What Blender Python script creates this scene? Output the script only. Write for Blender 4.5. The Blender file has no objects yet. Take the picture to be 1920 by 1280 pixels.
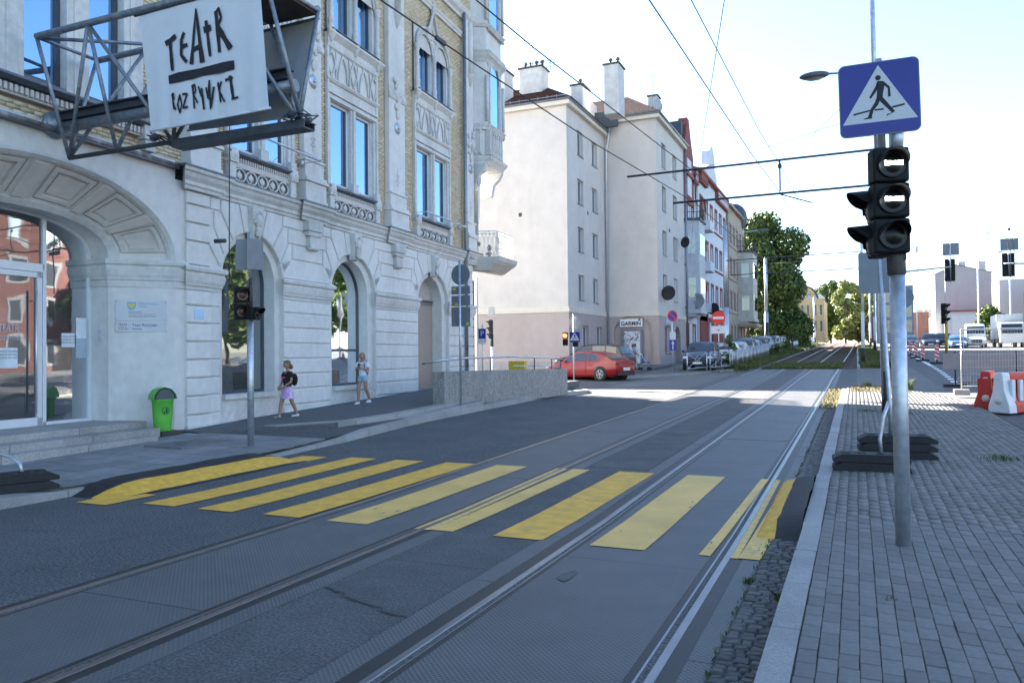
import bpy, bmesh, math, random
import numpy as np
from mathutils import Vector, Matrix, noise as mnoise
random.seed(7)
R = math.radians
scene = bpy.context.scene
C = scene.collection

# ------------------------------------------------------------------ camera, light
cam = bpy.data.cameras.new('camera'); camo = bpy.data.objects.new('camera', cam); C.objects.link(camo)
cam.sensor_width = 36.0; cam.lens = 36.0 * 1471.0 / 1920.0; cam.clip_start = .05; cam.clip_end = 3000
TH, PI_, RO = R(23.7), R(.97), R(.545)
fw = Vector((-math.sin(TH)*math.cos(PI_), math.cos(TH)*math.cos(PI_), math.sin(PI_)))
r0 = Vector((math.cos(TH), math.sin(TH), 0)); u0 = r0.cross(fw)
rr = r0*math.cos(RO) - u0*math.sin(RO); uu = rr.cross(fw)
m = Matrix((rr, uu, -fw)).transposed().to_4x4(); m.translation = Vector((0, 0, 1.78))
camo.matrix_world = m
scene.camera = camo
SUN = Vector((-1.8, .81, 1.0)).normalized()
sd = bpy.data.lights.new('sun', 'SUN'); sd.energy = 5.0; sd.angle = R(.53); sd.color = (1, .93, .82)
so = bpy.data.objects.new('sun', sd); C.objects.link(so)
so.rotation_euler = (-SUN).to_track_quat('-Z', 'Y').to_euler()
w = bpy.data.worlds.new('World'); scene.world = w; w.use_nodes = True
nt = w.node_tree; bg = nt.nodes['Background']
sky = nt.nodes.new('ShaderNodeTexSky'); sky.sky_type = 'NISHITA'; sky.sun_disc = False
sky.sun_elevation = math.asin(SUN.z); sky.sun_rotation = math.atan2(SUN.x, SUN.y)
sky.air_density = 1.0; sky.dust_density = 1.0; sky.ozone_density = 2.0; sky.altitude = 250
tm = nt.nodes.new('ShaderNodeMix'); tm.data_type = 'RGBA'; tm.blend_type = 'MULTIPLY'; tm.inputs[0].default_value = 1; tm.inputs[7].default_value = (.965, .99, .995, 1)
nt.links.new(sky.outputs[0], tm.inputs[6]); nt.links.new(tm.outputs[2], bg.inputs[0]); bg.inputs[1].default_value = .053
scene.view_settings.view_transform = 'Standard'; scene.view_settings.look = 'None'
scene.view_settings.gamma = 1; scene.view_settings.use_curve_mapping = False
scene.view_settings.exposure = 3.32

# ------------------------------------------------------------------ helpers
KY = [-60, 8, 18, 30, 46, 50, 85, 165, 420, 1500]; KZ = [0, 0, .15, .32, .66, .78, 1.75, 3.4, 6, 6]
def G(y):
    for i in range(len(KY)-1):
        if y <= KY[i+1]:
            t = (y-KY[i])/(KY[i+1]-KY[i]); return KZ[i] + max(0, t)*(KZ[i+1]-KZ[i])
    return KZ[-1]

_mats = {}
def M(name, col=(.5,.5,.5), rough=.8, metal=0., var=.12, scale=6., bump=0., bscale=60., rnd=0., spec=.5, col2=None, c2s=2., emit=0., dirt=0., coat=0., speck=0., sps=90.):
    """procedural material: base colour with two scales of noise, optional blotches of a second colour, fine bump"""
    if name in _mats: return _mats[name]
    mt = bpy.data.materials.new(name); mt.use_nodes = True; n = mt.node_tree.nodes; L = mt.node_tree.links
    b = n['Principled BSDF']; b.inputs['Roughness'].default_value = rough; b.inputs['Metallic'].default_value = metal
    b.inputs['Specular IOR Level'].default_value = spec
    if coat: b.inputs['Coat Weight'].default_value = coat
    tc = n.new('ShaderNodeTexCoord'); co = tc.outputs['Object']
    ns = n.new('ShaderNodeTexNoise'); ns.inputs['Scale'].default_value = scale; ns.inputs['Detail'].default_value = 5; L.new(co, ns.inputs['Vector'])
    mr = n.new('ShaderNodeMapRange'); mr.inputs['From Min'].default_value = .25; mr.inputs['From Max'].default_value = .75
    mr.inputs['To Min'].default_value = 1-var; mr.inputs['To Max'].default_value = 1+var; L.new(ns.outputs[0], mr.inputs[0])
    src = None
    if col2 is not None:
        n2 = n.new('ShaderNodeTexNoise'); n2.inputs['Scale'].default_value = c2s; n2.inputs['Detail'].default_value = 6; L.new(co, n2.inputs['Vector'])
        cr = n.new('ShaderNodeMapRange'); cr.inputs['From Min'].default_value = .48; cr.inputs['From Max'].default_value = .66; L.new(n2.outputs[0], cr.inputs[0])
        mx = n.new('ShaderNodeMix'); mx.data_type = 'RGBA'; mx.inputs[6].default_value = (*col, 1); mx.inputs[7].default_value = (*col2, 1)
        L.new(cr.outputs[0], mx.inputs[0]); src = mx.outputs[2]
    vm = n.new('ShaderNodeVectorMath'); vm.operation = 'SCALE'
    if src: L.new(src, vm.inputs[0])
    else: vm.inputs[0].default_value = col
    fac = mr.outputs[0]
    if rnd:
        oi = n.new('ShaderNodeObjectInfo'); m3 = n.new('ShaderNodeMapRange'); m3.inputs['To Min'].default_value = 1-rnd; m3.inputs['To Max'].default_value = 1+rnd
        L.new(oi.outputs['Random'], m3.inputs[0]); mm = n.new('ShaderNodeMath'); mm.operation = 'MULTIPLY'; L.new(fac, mm.inputs[0]); L.new(m3.outputs[0], mm.inputs[1]); fac = mm.outputs[0]
    if dirt:
        n4 = n.new('ShaderNodeTexNoise'); n4.inputs['Scale'].default_value = .7; n4.inputs['Detail'].default_value = 8; n4.inputs['Roughness'].default_value = .7
        mp = n.new('ShaderNodeMapping'); mp.inputs['Scale'].default_value = (1, 1, .35); L.new(co, mp.inputs[0]); L.new(mp.outputs[0], n4.inputs['Vector'])
        m4 = n.new('ShaderNodeMapRange'); m4.inputs['From Min'].default_value = .45; m4.inputs['From Max'].default_value = .75; m4.inputs['To Min'].default_value = 1; m4.inputs['To Max'].default_value = 1-dirt
        L.new(n4.outputs[0], m4.inputs[0]); mm = n.new('ShaderNodeMath'); mm.operation = 'MULTIPLY'; L.new(fac, mm.inputs[0]); L.new(m4.outputs[0], mm.inputs[1]); fac = mm.outputs[0]
    if speck:
        n5 = n.new('ShaderNodeTexNoise'); n5.inputs['Scale'].default_value = sps; n5.inputs['Detail'].default_value = 2; L.new(co, n5.inputs['Vector'])
        m5 = n.new('ShaderNodeMapRange'); m5.inputs['From Min'].default_value = .35; m5.inputs['From Max'].default_value = .65; m5.inputs['To Min'].default_value = 1-speck; m5.inputs['To Max'].default_value = 1+speck
        L.new(n5.outputs[0], m5.inputs[0]); mm = n.new('ShaderNodeMath'); mm.operation = 'MULTIPLY'; L.new(fac, mm.inputs[0]); L.new(m5.outputs[0], mm.inputs[1]); fac = mm.outputs[0]
    L.new(fac, vm.inputs['Scale']); L.new(vm.outputs[0], b.inputs['Base Color'])
    if bump:
        nb = n.new('ShaderNodeTexNoise'); nb.inputs['Scale'].default_value = bscale; nb.inputs['Detail'].default_value = 4; L.new(co, nb.inputs['Vector'])
        bp = n.new('ShaderNodeBump'); bp.inputs['Strength'].default_value = 1; bp.inputs['Distance'].default_value = bump; L.new(nb.outputs[0], bp.inputs['Height']); L.new(bp.outputs[0], b.inputs['Normal'])
    if emit: b.inputs['Emission Color'].default_value = (*col, 1); b.inputs['Emission Strength'].default_value = emit
    _mats[name] = mt; return mt
def GLASS(name, dark=(.02,.025,.03), refl=.4, rough=.02, tint=(.9,.95,1), thru=0., fk=1.):
    if name in _mats: return _mats[name]
    mt = bpy.data.materials.new(name); mt.use_nodes = True; n = mt.node_tree.nodes; L = mt.node_tree.links
    out = n['Material Output']; b = n['Principled BSDF']; b.inputs['Base Color'].default_value = (*dark, 1); b.inputs['Roughness'].default_value = .25
    g = n.new('ShaderNodeBsdfGlossy'); g.inputs['Roughness'].default_value = rough; g.inputs['Color'].default_value = (*tint, 1)
    f = n.new('ShaderNodeFresnel'); f.inputs['IOR'].default_value = 1.5
    a = n.new('ShaderNodeMath'); a.operation = 'ADD'; a.inputs[1].default_value = refl; a.use_clamp = True; f2 = n.new('ShaderNodeMath'); f2.operation = 'MULTIPLY'; f2.inputs[1].default_value = fk; L.new(f.outputs[0], f2.inputs[0]); L.new(f2.outputs[0], a.inputs[0])
    ns = n.new('ShaderNodeTexNoise'); ns.inputs['Scale'].default_value = .8; tc = n.new('ShaderNodeTexCoord'); L.new(tc.outputs['Object'], ns.inputs['Vector'])
    bp = n.new('ShaderNodeBump'); bp.inputs['Distance'].default_value = .006; bp.inputs['Strength'].default_value = 1; L.new(ns.outputs[0], bp.inputs['Height']); L.new(bp.outputs[0], g.inputs['Normal'])
    base = b.outputs[0]
    if thru:
        tr = n.new('ShaderNodeBsdfTransparent'); tr.inputs[0].default_value = (.8,.85,.87,1); m1 = n.new('ShaderNodeMixShader'); m1.inputs[0].default_value = thru
        L.new(b.outputs[0], m1.inputs[1]); L.new(tr.outputs[0], m1.inputs[2]); base = m1.outputs[0]
    mx = n.new('ShaderNodeMixShader'); L.new(a.outputs[0], mx.inputs[0]); L.new(base, mx.inputs[1]); L.new(g.outputs[0], mx.inputs[2]); L.new(mx.outputs[0], out.inputs[0])
    _mats[name] = mt; return mt

def tag(o, label=None, cat=None, group=None, kind=None):
    if label: o['label'] = label
    if cat: o['category'] = cat
    if group: o['group'] = group
    if kind: o['kind'] = kind
    return o
def empty(name, loc=(0,0,0), rz=0, label=None, cat=None, group=None, kind=None, parent=None):
    o = bpy.data.objects.new(name, None); C.objects.link(o); o.location = loc; o.rotation_euler = (0,0,rz); o.empty_display_size = .1
    if parent: o.parent = parent
    return tag(o, label, cat, group, kind)
class MB:
    """collects shapes; build() links them as one mesh object"""
    def __init__(s): s.v = []; s.f = []; s.mi = []; s.sm = []
    def add(s, vs, fs, mi=0, smooth=False):
        b = len(s.v); s.v.extend([tuple(p) for p in vs]); s.f.extend([tuple(b+i for i in f) for f in fs]); s.mi.extend([mi]*len(fs)); s.sm.extend([smooth]*len(fs)); return s
    def box(s, x0, x1, y0, y1, z0, z1, mi=0, T=None):
        vs = [(x0,y0,z0),(x1,y0,z0),(x1,y1,z0),(x0,y1,z0),(x0,y0,z1),(x1,y0,z1),(x1,y1,z1),(x0,y1,z1)]
        if T is not None: vs = [T @ Vector(v) for v in vs]
        return s.add(vs, [(0,3,2,1),(4,5,6,7),(0,1,5,4),(1,2,6,5),(2,3,7,6),(3,0,4,7)], mi)
    def quad(s, a, b, c, d, mi=0): return s.add([a,b,c,d], [(0,1,2,3)], mi)
    def poly(s, pts, mi=0): return s.add(pts, [tuple(range(len(pts)))], mi)
    def prism(s, pts, fn0, fn1, mi=0, cap=True):
        """pts 2D polygon; fn0/fn1 map a 2D point to 3D for the two ends"""
        n = len(pts); vs = [fn0(p) for p in pts]+[fn1(p) for p in pts]
        fs = [(i, (i+1)%n, n+(i+1)%n, n+i) for i in range(n)]
        if cap: fs += [tuple(range(n))[::-1], tuple(range(n, 2*n))]
        return s.add(vs, fs, mi)
    def tube(s, path, r, n=8, mi=0, cap=True, closed=False, smooth=True):
        path = [Vector(p) for p in path]; k = len(path); rs = r if isinstance(r, (list, tuple)) else [r]*k
        vs = []; up = None
        for i, p in enumerate(path):
            if closed: d = path[(i+1) % k]-path[i-1]
            else: d = path[min(i+1, k-1)]-path[max(i-1, 0)]
            if d.length < 1e-9: d = Vector((0,0,1))
            d.normalize()
            if up is None: up = Vector((0,0,1)) if abs(d.z) < .9 else Vector((1,0,0))
            a = up - d*up.dot(d)
            if a.length < 1e-4: a = d.orthogonal()
            a.normalize(); up = a; b = d.cross(a)
            for j in range(n):
                t = 2*math.pi*j/n; vs.append(p + (a*math.cos(t)+b*math.sin(t))*rs[i])
        fs = []
        for i in range(k if closed else k-1):
            i2 = (i+1) % k
            for j in range(n): fs.append((i*n+j, i*n+(j+1)%n, i2*n+(j+1)%n, i2*n+j))
        base = len(s.v); s.add(vs, fs, mi, smooth)
        if cap and not closed:
            s.f.append(tuple(base+j for j in range(n))[::-1]); s.f.append(tuple(base+(k-1)*n+j for j in range(n))); s.mi += [mi]*2; s.sm += [False]*2
        return s
    def lathe(s, prof, n=12, c=(0,0,0), axis='z', mi=0, smooth=True, sx=1, sy=1):
        vs = []; c = Vector(c)
        for r, h in prof:
            for j in range(n):
                t = 2*math.pi*j/n; a, b = r*math.cos(t)*sx, r*math.sin(t)*sy
                q = (a, b, h) if axis == 'z' else ((h, a, b) if axis == 'x' else (b, h, a))
                vs.append(c+Vector(q))
        k = len(prof); fs = [(i*n+j, i*n+(j+1)%n, (i+1)*n+(j+1)%n, (i+1)*n+j) for i in range(k-1) for j in range(n)]
        base = len(s.v); s.add(vs, fs, mi, smooth)
        s.f.append(tuple(base+j for j in range(n))[::-1]); s.f.append(tuple(base+(k-1)*n+j for j in range(n))); s.mi += [mi]*2; s.sm += [False]*2
        return s
    def ell(s, c, rx, ry, rz, nu=12, nv=8, mi=0):
        prof = [(max(1e-4, math.sin(math.pi*i/nv)), -math.cos(math.pi*i/nv)) for i in range(nv+1)]
        b = len(s.v); s.lathe(prof, nu, mi=mi)
        for i in range(b, len(s.v)): x, y, z = s.v[i]; s.v[i] = (c[0]+x*rx, c[1]+y*ry, c[2]+z*rz)
        return s
    def xf(s, T, start=0):
        for i in range(start, len(s.v)): s.v[i] = tuple(T @ Vector(s.v[i]))
        return s
    def mesh(s, name, mats):
        me = bpy.data.meshes.new(name); me.from_pydata(s.v, [], s.f)
        for q in (mats if isinstance(mats, (list, tuple)) else [mats]): me.materials.append(q)
        me.polygons.foreach_set('material_index', s.mi); me.polygons.foreach_set('use_smooth', s.sm)
        bm = bmesh.new(); bm.from_mesh(me); bmesh.ops.recalc_face_normals(bm, faces=bm.faces); bm.to_mesh(me); bm.free()
        me.update(); return me
    def build(s, name, mats, parent=None, kind=None, label=None, cat=None, group=None, loc=None, rz=0, bevel=0):
        o = bpy.data.objects.new(name, s.mesh(name, mats)); C.objects.link(o)
        if parent: o.parent = parent
        if loc is not None: o.location = loc
        if rz: o.rotation_euler = (0,0,rz)
        if bevel:
            b = o.modifiers.new('bevel', 'BEVEL'); b.width = bevel; b.segments = 2; b.limit_method = 'ANGLE'; b.angle_limit = R(40)
        return tag(o, label, cat, group, kind)
def inst(me, name, parent, loc=(0,0,0), rot=(0,0,0), scl=(1,1,1)):
    o = bpy.data.objects.new(name, me); C.objects.link(o); o.parent = parent; o.location = loc; o.rotation_euler = rot; o.scale = scl; return o
def copy_tree(o, parent=None):
    c = o.copy(); C.objects.link(c); c.parent = parent
    for ch in [x for x in bpy.data.objects if x.parent == o]: copy_tree(ch, c)
    return c
def npmesh(name, V, F, mats, parent=None, mi=None, kind=None, label=None, cat=None, group=None):
    V = np.asarray(V, np.float32); F = np.asarray(F, np.int32); k = F.shape[1]
    me = bpy.data.meshes.new(name); me.vertices.add(len(V)); me.vertices.foreach_set('co', V.ravel())
    me.loops.add(F.size); me.loops.foreach_set('vertex_index', F.ravel()); me.polygons.add(len(F))
    me.polygons.foreach_set('loop_start', np.arange(0, F.size, k, dtype=np.int32)); me.polygons.foreach_set('loop_total', np.full(len(F), k, np.int32))
    for q in (mats if isinstance(mats, (list, tuple)) else [mats]): me.materials.append(q)
    if mi is not None: me.polygons.foreach_set('material_index', np.asarray(mi, np.int32))
    me.update(calc_edges=True); me.validate()
    o = bpy.data.objects.new(name, me); C.objects.link(o)
    if parent: o.parent = parent
    return tag(o, label, cat, group, kind)
CUBEF = np.array([(0,3,2,1),(4,5,6,7),(0,1,5,4),(1,2,6,5),(2,3,7,6),(3,0,4,7)])
def boxes(arr):
    """arr rows x0,x1,y0,y1,z0,z1 -> V,F"""
    a = np.asarray(arr, float); n = len(a); ix = np.array([[0,2,4],[1,2,4],[1,3,4],[0,3,4],[0,2,5],[1,2,5],[1,3,5],[0,3,5]])
    V = a[:, ix].reshape(-1, 3); F = (CUBEF[None]+8*np.arange(n)[:, None, None]).reshape(-1, 4); return V, F
def text(s_, size, mat, parent, loc, rot, name='lettering', font_xy=(1,1), depth=.002, align='CENTER', shear=0, bold=0):
    cu = bpy.data.curves.new(name, 'FONT'); cu.body = s_; cu.size = size; cu.extrude = depth; cu.align_x = align; cu.align_y = 'CENTER'; cu.offset = bold; cu.shear = shear
    o = bpy.data.objects.new(name+'_c', cu); C.objects.link(o); bpy.context.view_layer.update()
    me = bpy.data.meshes.new_from_object(o); C.objects.unlink(o); bpy.data.objects.remove(o)
    me.materials.clear(); me.materials.append(mat)
    t = bpy.data.objects.new(name, me); C.objects.link(t); t.parent = parent; t.location = loc; t.rotation_euler = rot; t.scale = (font_xy[0], font_xy[1], 1); return t
# ------------------------------------------------------------------ ground
asph = M('asphalt', (.092,.094,.099), .85, var=.10, scale=1.2, bump=.008, bscale=70, dirt=.22, speck=.55, sps=42)
asph_far = M('asphalt_old', (.12,.12,.12), .85, var=.2, scale=.8, bump=.005, bscale=120)
asph_slab = M('slab_asphalt', (.092,.091,.092), .82, var=.18, scale=2.5, bump=.006, bscale=90, dirt=.3, speck=.4, sps=50)
granite = M('granite', (.31,.305,.295), .75, var=.22, scale=60, bump=.004, bscale=90, dirt=.35, rnd=.08)
paver_m = M('paver', (.172,.165,.16), .85, var=.14, scale=30, bump=.003, bscale=200, rnd=.13)
joint_m = M('joint_sand', (.075,.068,.058), .95, var=.3, scale=12, bump=.01, bscale=80)
cob_m = M('cobble', (.19,.185,.175), .8, var=.25, scale=20, bump=.01, bscale=60, rnd=.25)
slabw_m = M('walk_slab', (.24,.24,.243), .85, var=.15, scale=6, bump=.003, bscale=120, rnd=.16, dirt=.25)
yellow_m = M('yellow_paint', (.80,.43,.05), .7, var=.16, scale=6, bump=.003, bscale=150, col2=(.66,.38,.07), c2s=5)
yellow_pale = M('yellow_paint_worn', (.78,.49,.14), .7, var=.15, scale=8, bump=.003, bscale=150, col2=(.46,.37,.18), c2s=18)
white_p = M('white_road_paint', (.7,.7,.68), .7, var=.15, scale=9, bump=.002)
rub = M('black_rubber', (.016,.016,.018), .75, var=.3, scale=14, bump=.008, bscale=70)
steel = M('rail_steel', (.21,.22,.24), .38, metal=1., var=.15, scale=3); steel_b = M('rail_steel_rusty', (.20,.16,.14), .42, metal=.8, var=.25, scale=4)
steel_d = M('rail_side', (.045,.035,.03), .6, var=.3, scale=10)
rubstrip = M('rail_seal', (.014,.0145,.016), .55, var=.2, scale=5)
grass_m = M('grass_blades', (.055,.085,.02), .8, var=.4, scale=3, col2=(.13,.12,.04), c2s=5)
soil = M('weedy_soil', (.06,.06,.035), .95, var=.4, scale=5, bump=.03, bscale=30)
ballast_m = M('ballast', (.085,.055,.042), .95, var=.35, scale=14, bump=.05, bscale=26)

def tread(name, col):
    mt = M(name, col, .55, var=.12, scale=2, dirt=.2); n = mt.node_tree.nodes; L = mt.node_tree.links; b = n['Principled BSDF']
    tc = n.new('ShaderNodeTexCoord'); hs = []
    for sgn in (1, -1):
        mp = n.new('ShaderNodeMapping'); mp.inputs['Rotation'].default_value = (0, 0, sgn*R(45)); L.new(tc.outputs['Object'], mp.inputs[0])
        wv = n.new('ShaderNodeTexWave'); wv.inputs['Scale'].default_value = 11; wv.bands_direction = 'X'; L.new(mp.outputs[0], wv.inputs['Vector']); hs.append(wv.outputs['Fac'])
    mm = n.new('ShaderNodeMath'); mm.operation = 'MAXIMUM'; L.new(hs[0], mm.inputs[0]); L.new(hs[1], mm.inputs[1])
    bp = n.new('ShaderNodeBump'); bp.inputs['Strength'].default_value = .9; bp.inputs['Distance'].default_value = .005; L.new(mm.outputs[0], bp.inputs['Height']); L.new(bp.outputs[0], b.inputs['Normal'])
    return mt
tread_m = tread('tread_slab', (.098,.10,.104))
ytread = tread('yellow_tread', (.80,.49,.12))

def ys(y0, y1, st):
    k = [y0]; 
    y = math.floor(y0/st)*st+st
    while y < y1-1e-6: k.append(y); y += st
    k += [q for q in KY if y0 < q < y1]; k.append(y1); return sorted(set(round(q, 4) for q in k))
def strip(mb, xl, xr, y0, y1, dz, st=4., mi=0, edge=0.):
    """sheet following the terrain; xl/xr numbers or functions of y; edge>0 adds a skirt"""
    f = lambda a, y: a(y) if callable(a) else a
    Y = ys(y0, y1, st); vs = []
    for y in Y: vs += [(f(xl,y), y, G(y)+dz), (f(xr,y), y, G(y)+dz)]
    k = len(Y); fs = [(2*i, 2*i+1, 2*i+3, 2*i+2) for i in range(k-1)]
    mb.add(vs, fs, mi)
    if edge:
        vs2 = [(x, y, z-edge) for x, y, z in vs]; n = len(vs)
        fs = [(2*i, 2*i+2, n+2*i+2, n+2*i) for i in range(k-1)]+[(2*i+1, 2*i+3, n+2*i+3, n+2*i+1) for i in range(k-1)]+[(0,1,n+1,n),(2*k-2,2*k-1,n+2*k-1,n+2*k-2)]
        mb.add(vs+vs2, fs, mi)
    return mb
def pl(*pts):
    def f(y):
        if y <= pts[0][0]: return pts[0][1]
        for (a, b), (c, d) in zip(pts, pts[1:]):
            if y <= c: return b+(d-b)*(y-a)/(c-a)
        return pts[-1][1]
    return f
gm = MB(); strip(gm, -600, 600, -200, 1500, -.13, st=60); gm.build('ground', M('ground_dirt', (.09,.085,.07), .95, var=.3, scale=.3), kind='structure')
rd = MB(); strip(rd, -60, 45, -60, 49.4, 0, st=3); strip(rd, .95, 45, 49.4, 420, 0, st=20); strip(rd, -60, -6.9, 49.4, 300, 0, st=20); rd.build('road', asph, kind='structure')
# patches of older asphalt beyond the crossing
pt = MB(); strip(pt, .0, 2.9, 31.6, 50.5, .004); strip(pt, -9.6, -6.2, 28, 49, .004); pt.build('road_patch', asph_far, kind='structure')

# ---- track zone: rails at XR, slabs between them
XR = [-5.56, -4.11, -2.49, -1.06]
XS = [(-5.95,-5.66,'out'),(-5.45,-4.24,'tread'),(-3.99,-3.80,'tread'),(-3.79,-2.83,'asph'),(-2.82,-2.63,'tread'),(-2.37,-1.19,'tread'),(-.93,-.78,'tread')]
tb = MB(); strip(tb, -6.1, -.78, -12, 49.4, -.045, st=3); 
def bend(y): return pl((40,0),(50,.1),(84,.5),(165,.9),(300,.9))(y)
track = empty('tram_track', (0,0,0), kind='structure')
tb.build('track_bed', M('track_joint', (.02,.02,.021), .9), track)
for a, b, k in XS:
    L_ = 3.0 if k == 'tread' else (5.6 if k == 'asph' else 60)
    y = -12 + (0.3 if k == 'tread' else 1.1)
    off = {-5.45: .9, -4.02: 1.7, -2.82: 2.3, -2.37: .25, -.95: 1.3}.get(a, {-3.99:1.7,-2.82:2.3,-.93:1.3}.get(a,0)); y += off
    while y < 49.3:
        y1 = min(y+L_-.012, 49.38); s_ = MB()
        jz = random.uniform(-.003, .002) + (.004 if k != 'asph' else .002)
        ins = .014 if k == 'asph' else .005
        strip(s_, a+ins, b-ins, y, y1, jz, st=3, edge=.05)
        s_.build('track_slab', asph if k == 'out' else (asph_slab if k == 'asph' else tread_m), track)
        y += L_
def rail(x, side, y0, y1, street):
    """grooved rail; side = +1 when the groove lies on the +X side of the head"""
    mb = MB(); Y = ys(y0, y1, 4.)
    if street: prof = [(-.028*side,-.04),(-.028*side,.002),(-.022*side,.007),(.022*side,.007),(.030*side,-.004),(.032*side,-.04),(.066*side,-.04),(.068*side,.002),(.082*side,.003),(.084*side,-.04)]
    else: prof = [(-.03,-.1),(-.03,.02),(-.02,.03),(.02,.03),(.03,.02),(.03,-.1)]
    k = len(prof); vs = []; fs = []; mi = []
    for y in Y: vs += [(x+p[0]+(bend(y) if not street else bend(y)), y, G(y)+p[1]) for p in prof]
    for i in range(len(Y)-1):
        for j in range(k-1):
            fs.append((i*k+j, i*k+j+1, (i+1)*k+j+1, (i+1)*k+j))
            pz = max(prof[j][1], prof[j+1][1]); mi.append(0 if min(prof[j][1], prof[j+1][1]) > -.01 else 1)
    b = len(mb.v); mb.v += vs; mb.f += fs; mb.mi += mi; mb.sm += [False]*len(fs)
    return mb
for x, sd_ in zip(XR, (1,-1,1,-1)):
    o = rail(x, sd_, -12, 49.6, True).build('rail', [steel if x > -3 else steel_b, steel_d], track)
    s_ = MB(); xo = x-.1 if sd_ > 0 else x+.03
    strip(s_, x-.14 if sd_ > 0 else x-.13, x-.03 if sd_ > 0 else x-.086, -12, 49.5, .001, st=3); strip(s_, x+.086 if sd_ > 0 else x+.03, x+.12 if sd_ > 0 else x+.13, -12, 49.5, .001, st=3)
    s_.build('rubber_seal', rubstrip, track)
    rail(x, sd_, 49.6, 330, False).build('rail', [steel, steel_d], track)
# ballast bed
bb = MB(); strip(bb, lambda y: -6.5+bend(y), lambda y: -.05+bend(y), 49.6, 330, -.02, st=2.5)
for i, (x, y, z) in enumerate(bb.v): pass
bb.build('ballast_bed', ballast_m, kind='structure')
sl = MB()
for i in range(110):
    y = 50.2+i*.65
    for c_ in (-4.84, -1.78): sl.box(c_-1.25+bend(y), c_+1.25+bend(y), y, y+.24, G(y)-.06, G(y)-.004+.0)
sl.build('sleepers', M('sleeper', (.10,.085,.07), .9, var=.3, scale=5), kind='stuff')

# ---- right island pavement: kerb, pavers, cobbles
kerb = empty('kerb_right', kind='structure')
y = -3.
while y < 30.5:
    L_ = 1.0; y1 = min(y+L_-.006, 30.5); s_ = MB(); j = random.uniform(-.004,.004)
    strip(s_, -.495+j, -.33+j, y, y1, .13+random.uniform(-.003,.003), st=5, edge=.2); s_.build('kerb_stone', granite, kerb, bevel=.008); y += L_
walk = empty('pavement_right', kind='structure')
xr_ = pl((16,2.93),(24,2.88),(28,2.2),(31.4,1.3))
s_ = MB(); strip(s_, -.34, xr_, -3, 31.4, .118, st=2, edge=.2); s_.build('sand_bed', joint_m, walk)
pv = []; PW, PL = .105, .205
nx = int(3.3/PW)
for i in range(nx+1):
    x = -.325+i*PW; y = -2.5+(i % 2)*PL/2
    while y < 31.2:
        if x+PW < xr_(y)+.0: pv.append((x, y))
        y += PL
pv = [(x, y) for x, y in pv if y > .5]
def inview(x, y):
    # camera half-angle about 33.5 degrees, and the lower frame edge
    d = Vector((x, y, 0)); z = d.dot(fw); q = d.dot(rr); return z > 3.7 and abs(q/z) < .67
near = sorted([p for p in pv if inview(*p)], key=lambda p: p[1])[:300]; ns_ = set(near)
bx = MB(); a, b = PW/2-.0022, PL/2-.005; c_ = .004
bx.add([(-a,-b,-.02),(a,-b,-.02),(a,b,-.02),(-a,b,-.02),(-a,-b,.009),(a,-b,.009),(a,b,.009),(-a,b,.009),(-a+c_,-b+c_,.013),(a-c_,-b+c_,.013),(a-c_,b-c_,.013),(-a+c_,b-c_,.013)],
       [(0,1,5,4),(1,2,6,5),(2,3,7,6),(3,0,4,7),(4,5,9,8),(5,6,10,9),(6,7,11,10),(7,4,8,11),(8,9,10,11)])
pme = [bx.mesh('paver', paver_m)]
for (x, y) in near:
    inst(pme[0], 'paver', walk, (x+PW/2+random.gauss(0,.0012), y+PL/2, G(y)+.119+random.gauss(0,.0013)), (random.gauss(0,.006), random.gauss(0,.008), random.gauss(0,.008)))
rest = [p for p in pv if p not in ns_]; A = []
for x, y in rest:
    z = G(y+.1)+.131+random.gauss(0,.0015); A.append((x+.0022, x+PW-.0022, y+.005, y+PL-.005, z-.03, z))
V, F = boxes(A); V = V.reshape(-1,8,3); V[:, :, 2] += np.random.default_rng(1).normal(0,.0008,(len(V),8)); V = V.reshape(-1,3)
pm2 = [M('paver_%d' % i, tuple(c*k for c in (.172,.165,.16)), .85, var=.12, scale=30, bump=.003, bscale=200) for i, k in enumerate((.86,.95,1.03,1.12))]
mi = np.repeat(np.random.default_rng(2).integers(0,4,len(rest)), 6)
npmesh('pavers', V, F, pm2, walk, mi, kind='stuff')
# gutter of small worn setts between slab edge and kerb
cob = empty('sett_gutter', kind='structure')
s_ = MB(); strip(s_, -.78, -.495, -3, 30.5, -.012, st=2); s_.build('gutter_bed', joint_m, cob)
cs = []; y = .6
while y < 30:
    x = -.775; L_ = random.uniform(.055,.085)
    while x < -.51:
        wd = random.uniform(.06,.12); cs.append((x, min(x+wd, -.498), y, y+L_)); x += wd
    y += L_
cme = []
for k in range(5):
    q = MB(); pts = [(-.5,-.5),(.5,-.5),(.5,.5),(-.5,.5)]; pts = [(x_*random.uniform(.86,.97), y_*random.uniform(.84,.97)) for x_, y_ in pts]
    q.add([(x_, y_, -.5) for x_, y_ in pts]+[(x_*.96, y_*.96, .3+random.uniform(-.2,.1)) for x_, y_ in pts]+[(x_*.7, y_*.7, .5+random.uniform(-.1,.15)) for x_, y_ in pts],
          [(0,1,5,4),(1,2,6,5),(2,3,7,6),(3,0,4,7),(4,5,9,8),(5,6,10,9),(6,7,11,10),(7,4,8,11),(8,9,10,11)], smooth=False); cme.append(q.mesh('sett', cob_m))
vis = [c for c in cs if inview(c[0], c[2])][:300]; sv = set(vis)
for c in vis: inst(random.choice(cme), 'sett', cob, ((c[0]+c[1])/2, (c[2]+c[3])/2, G(c[2])+.0+random.gauss(0,.003)), (random.gauss(0,.05), random.gauss(0,.05), 0), (c[1]-c[0], c[3]-c[2], .03))
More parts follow.
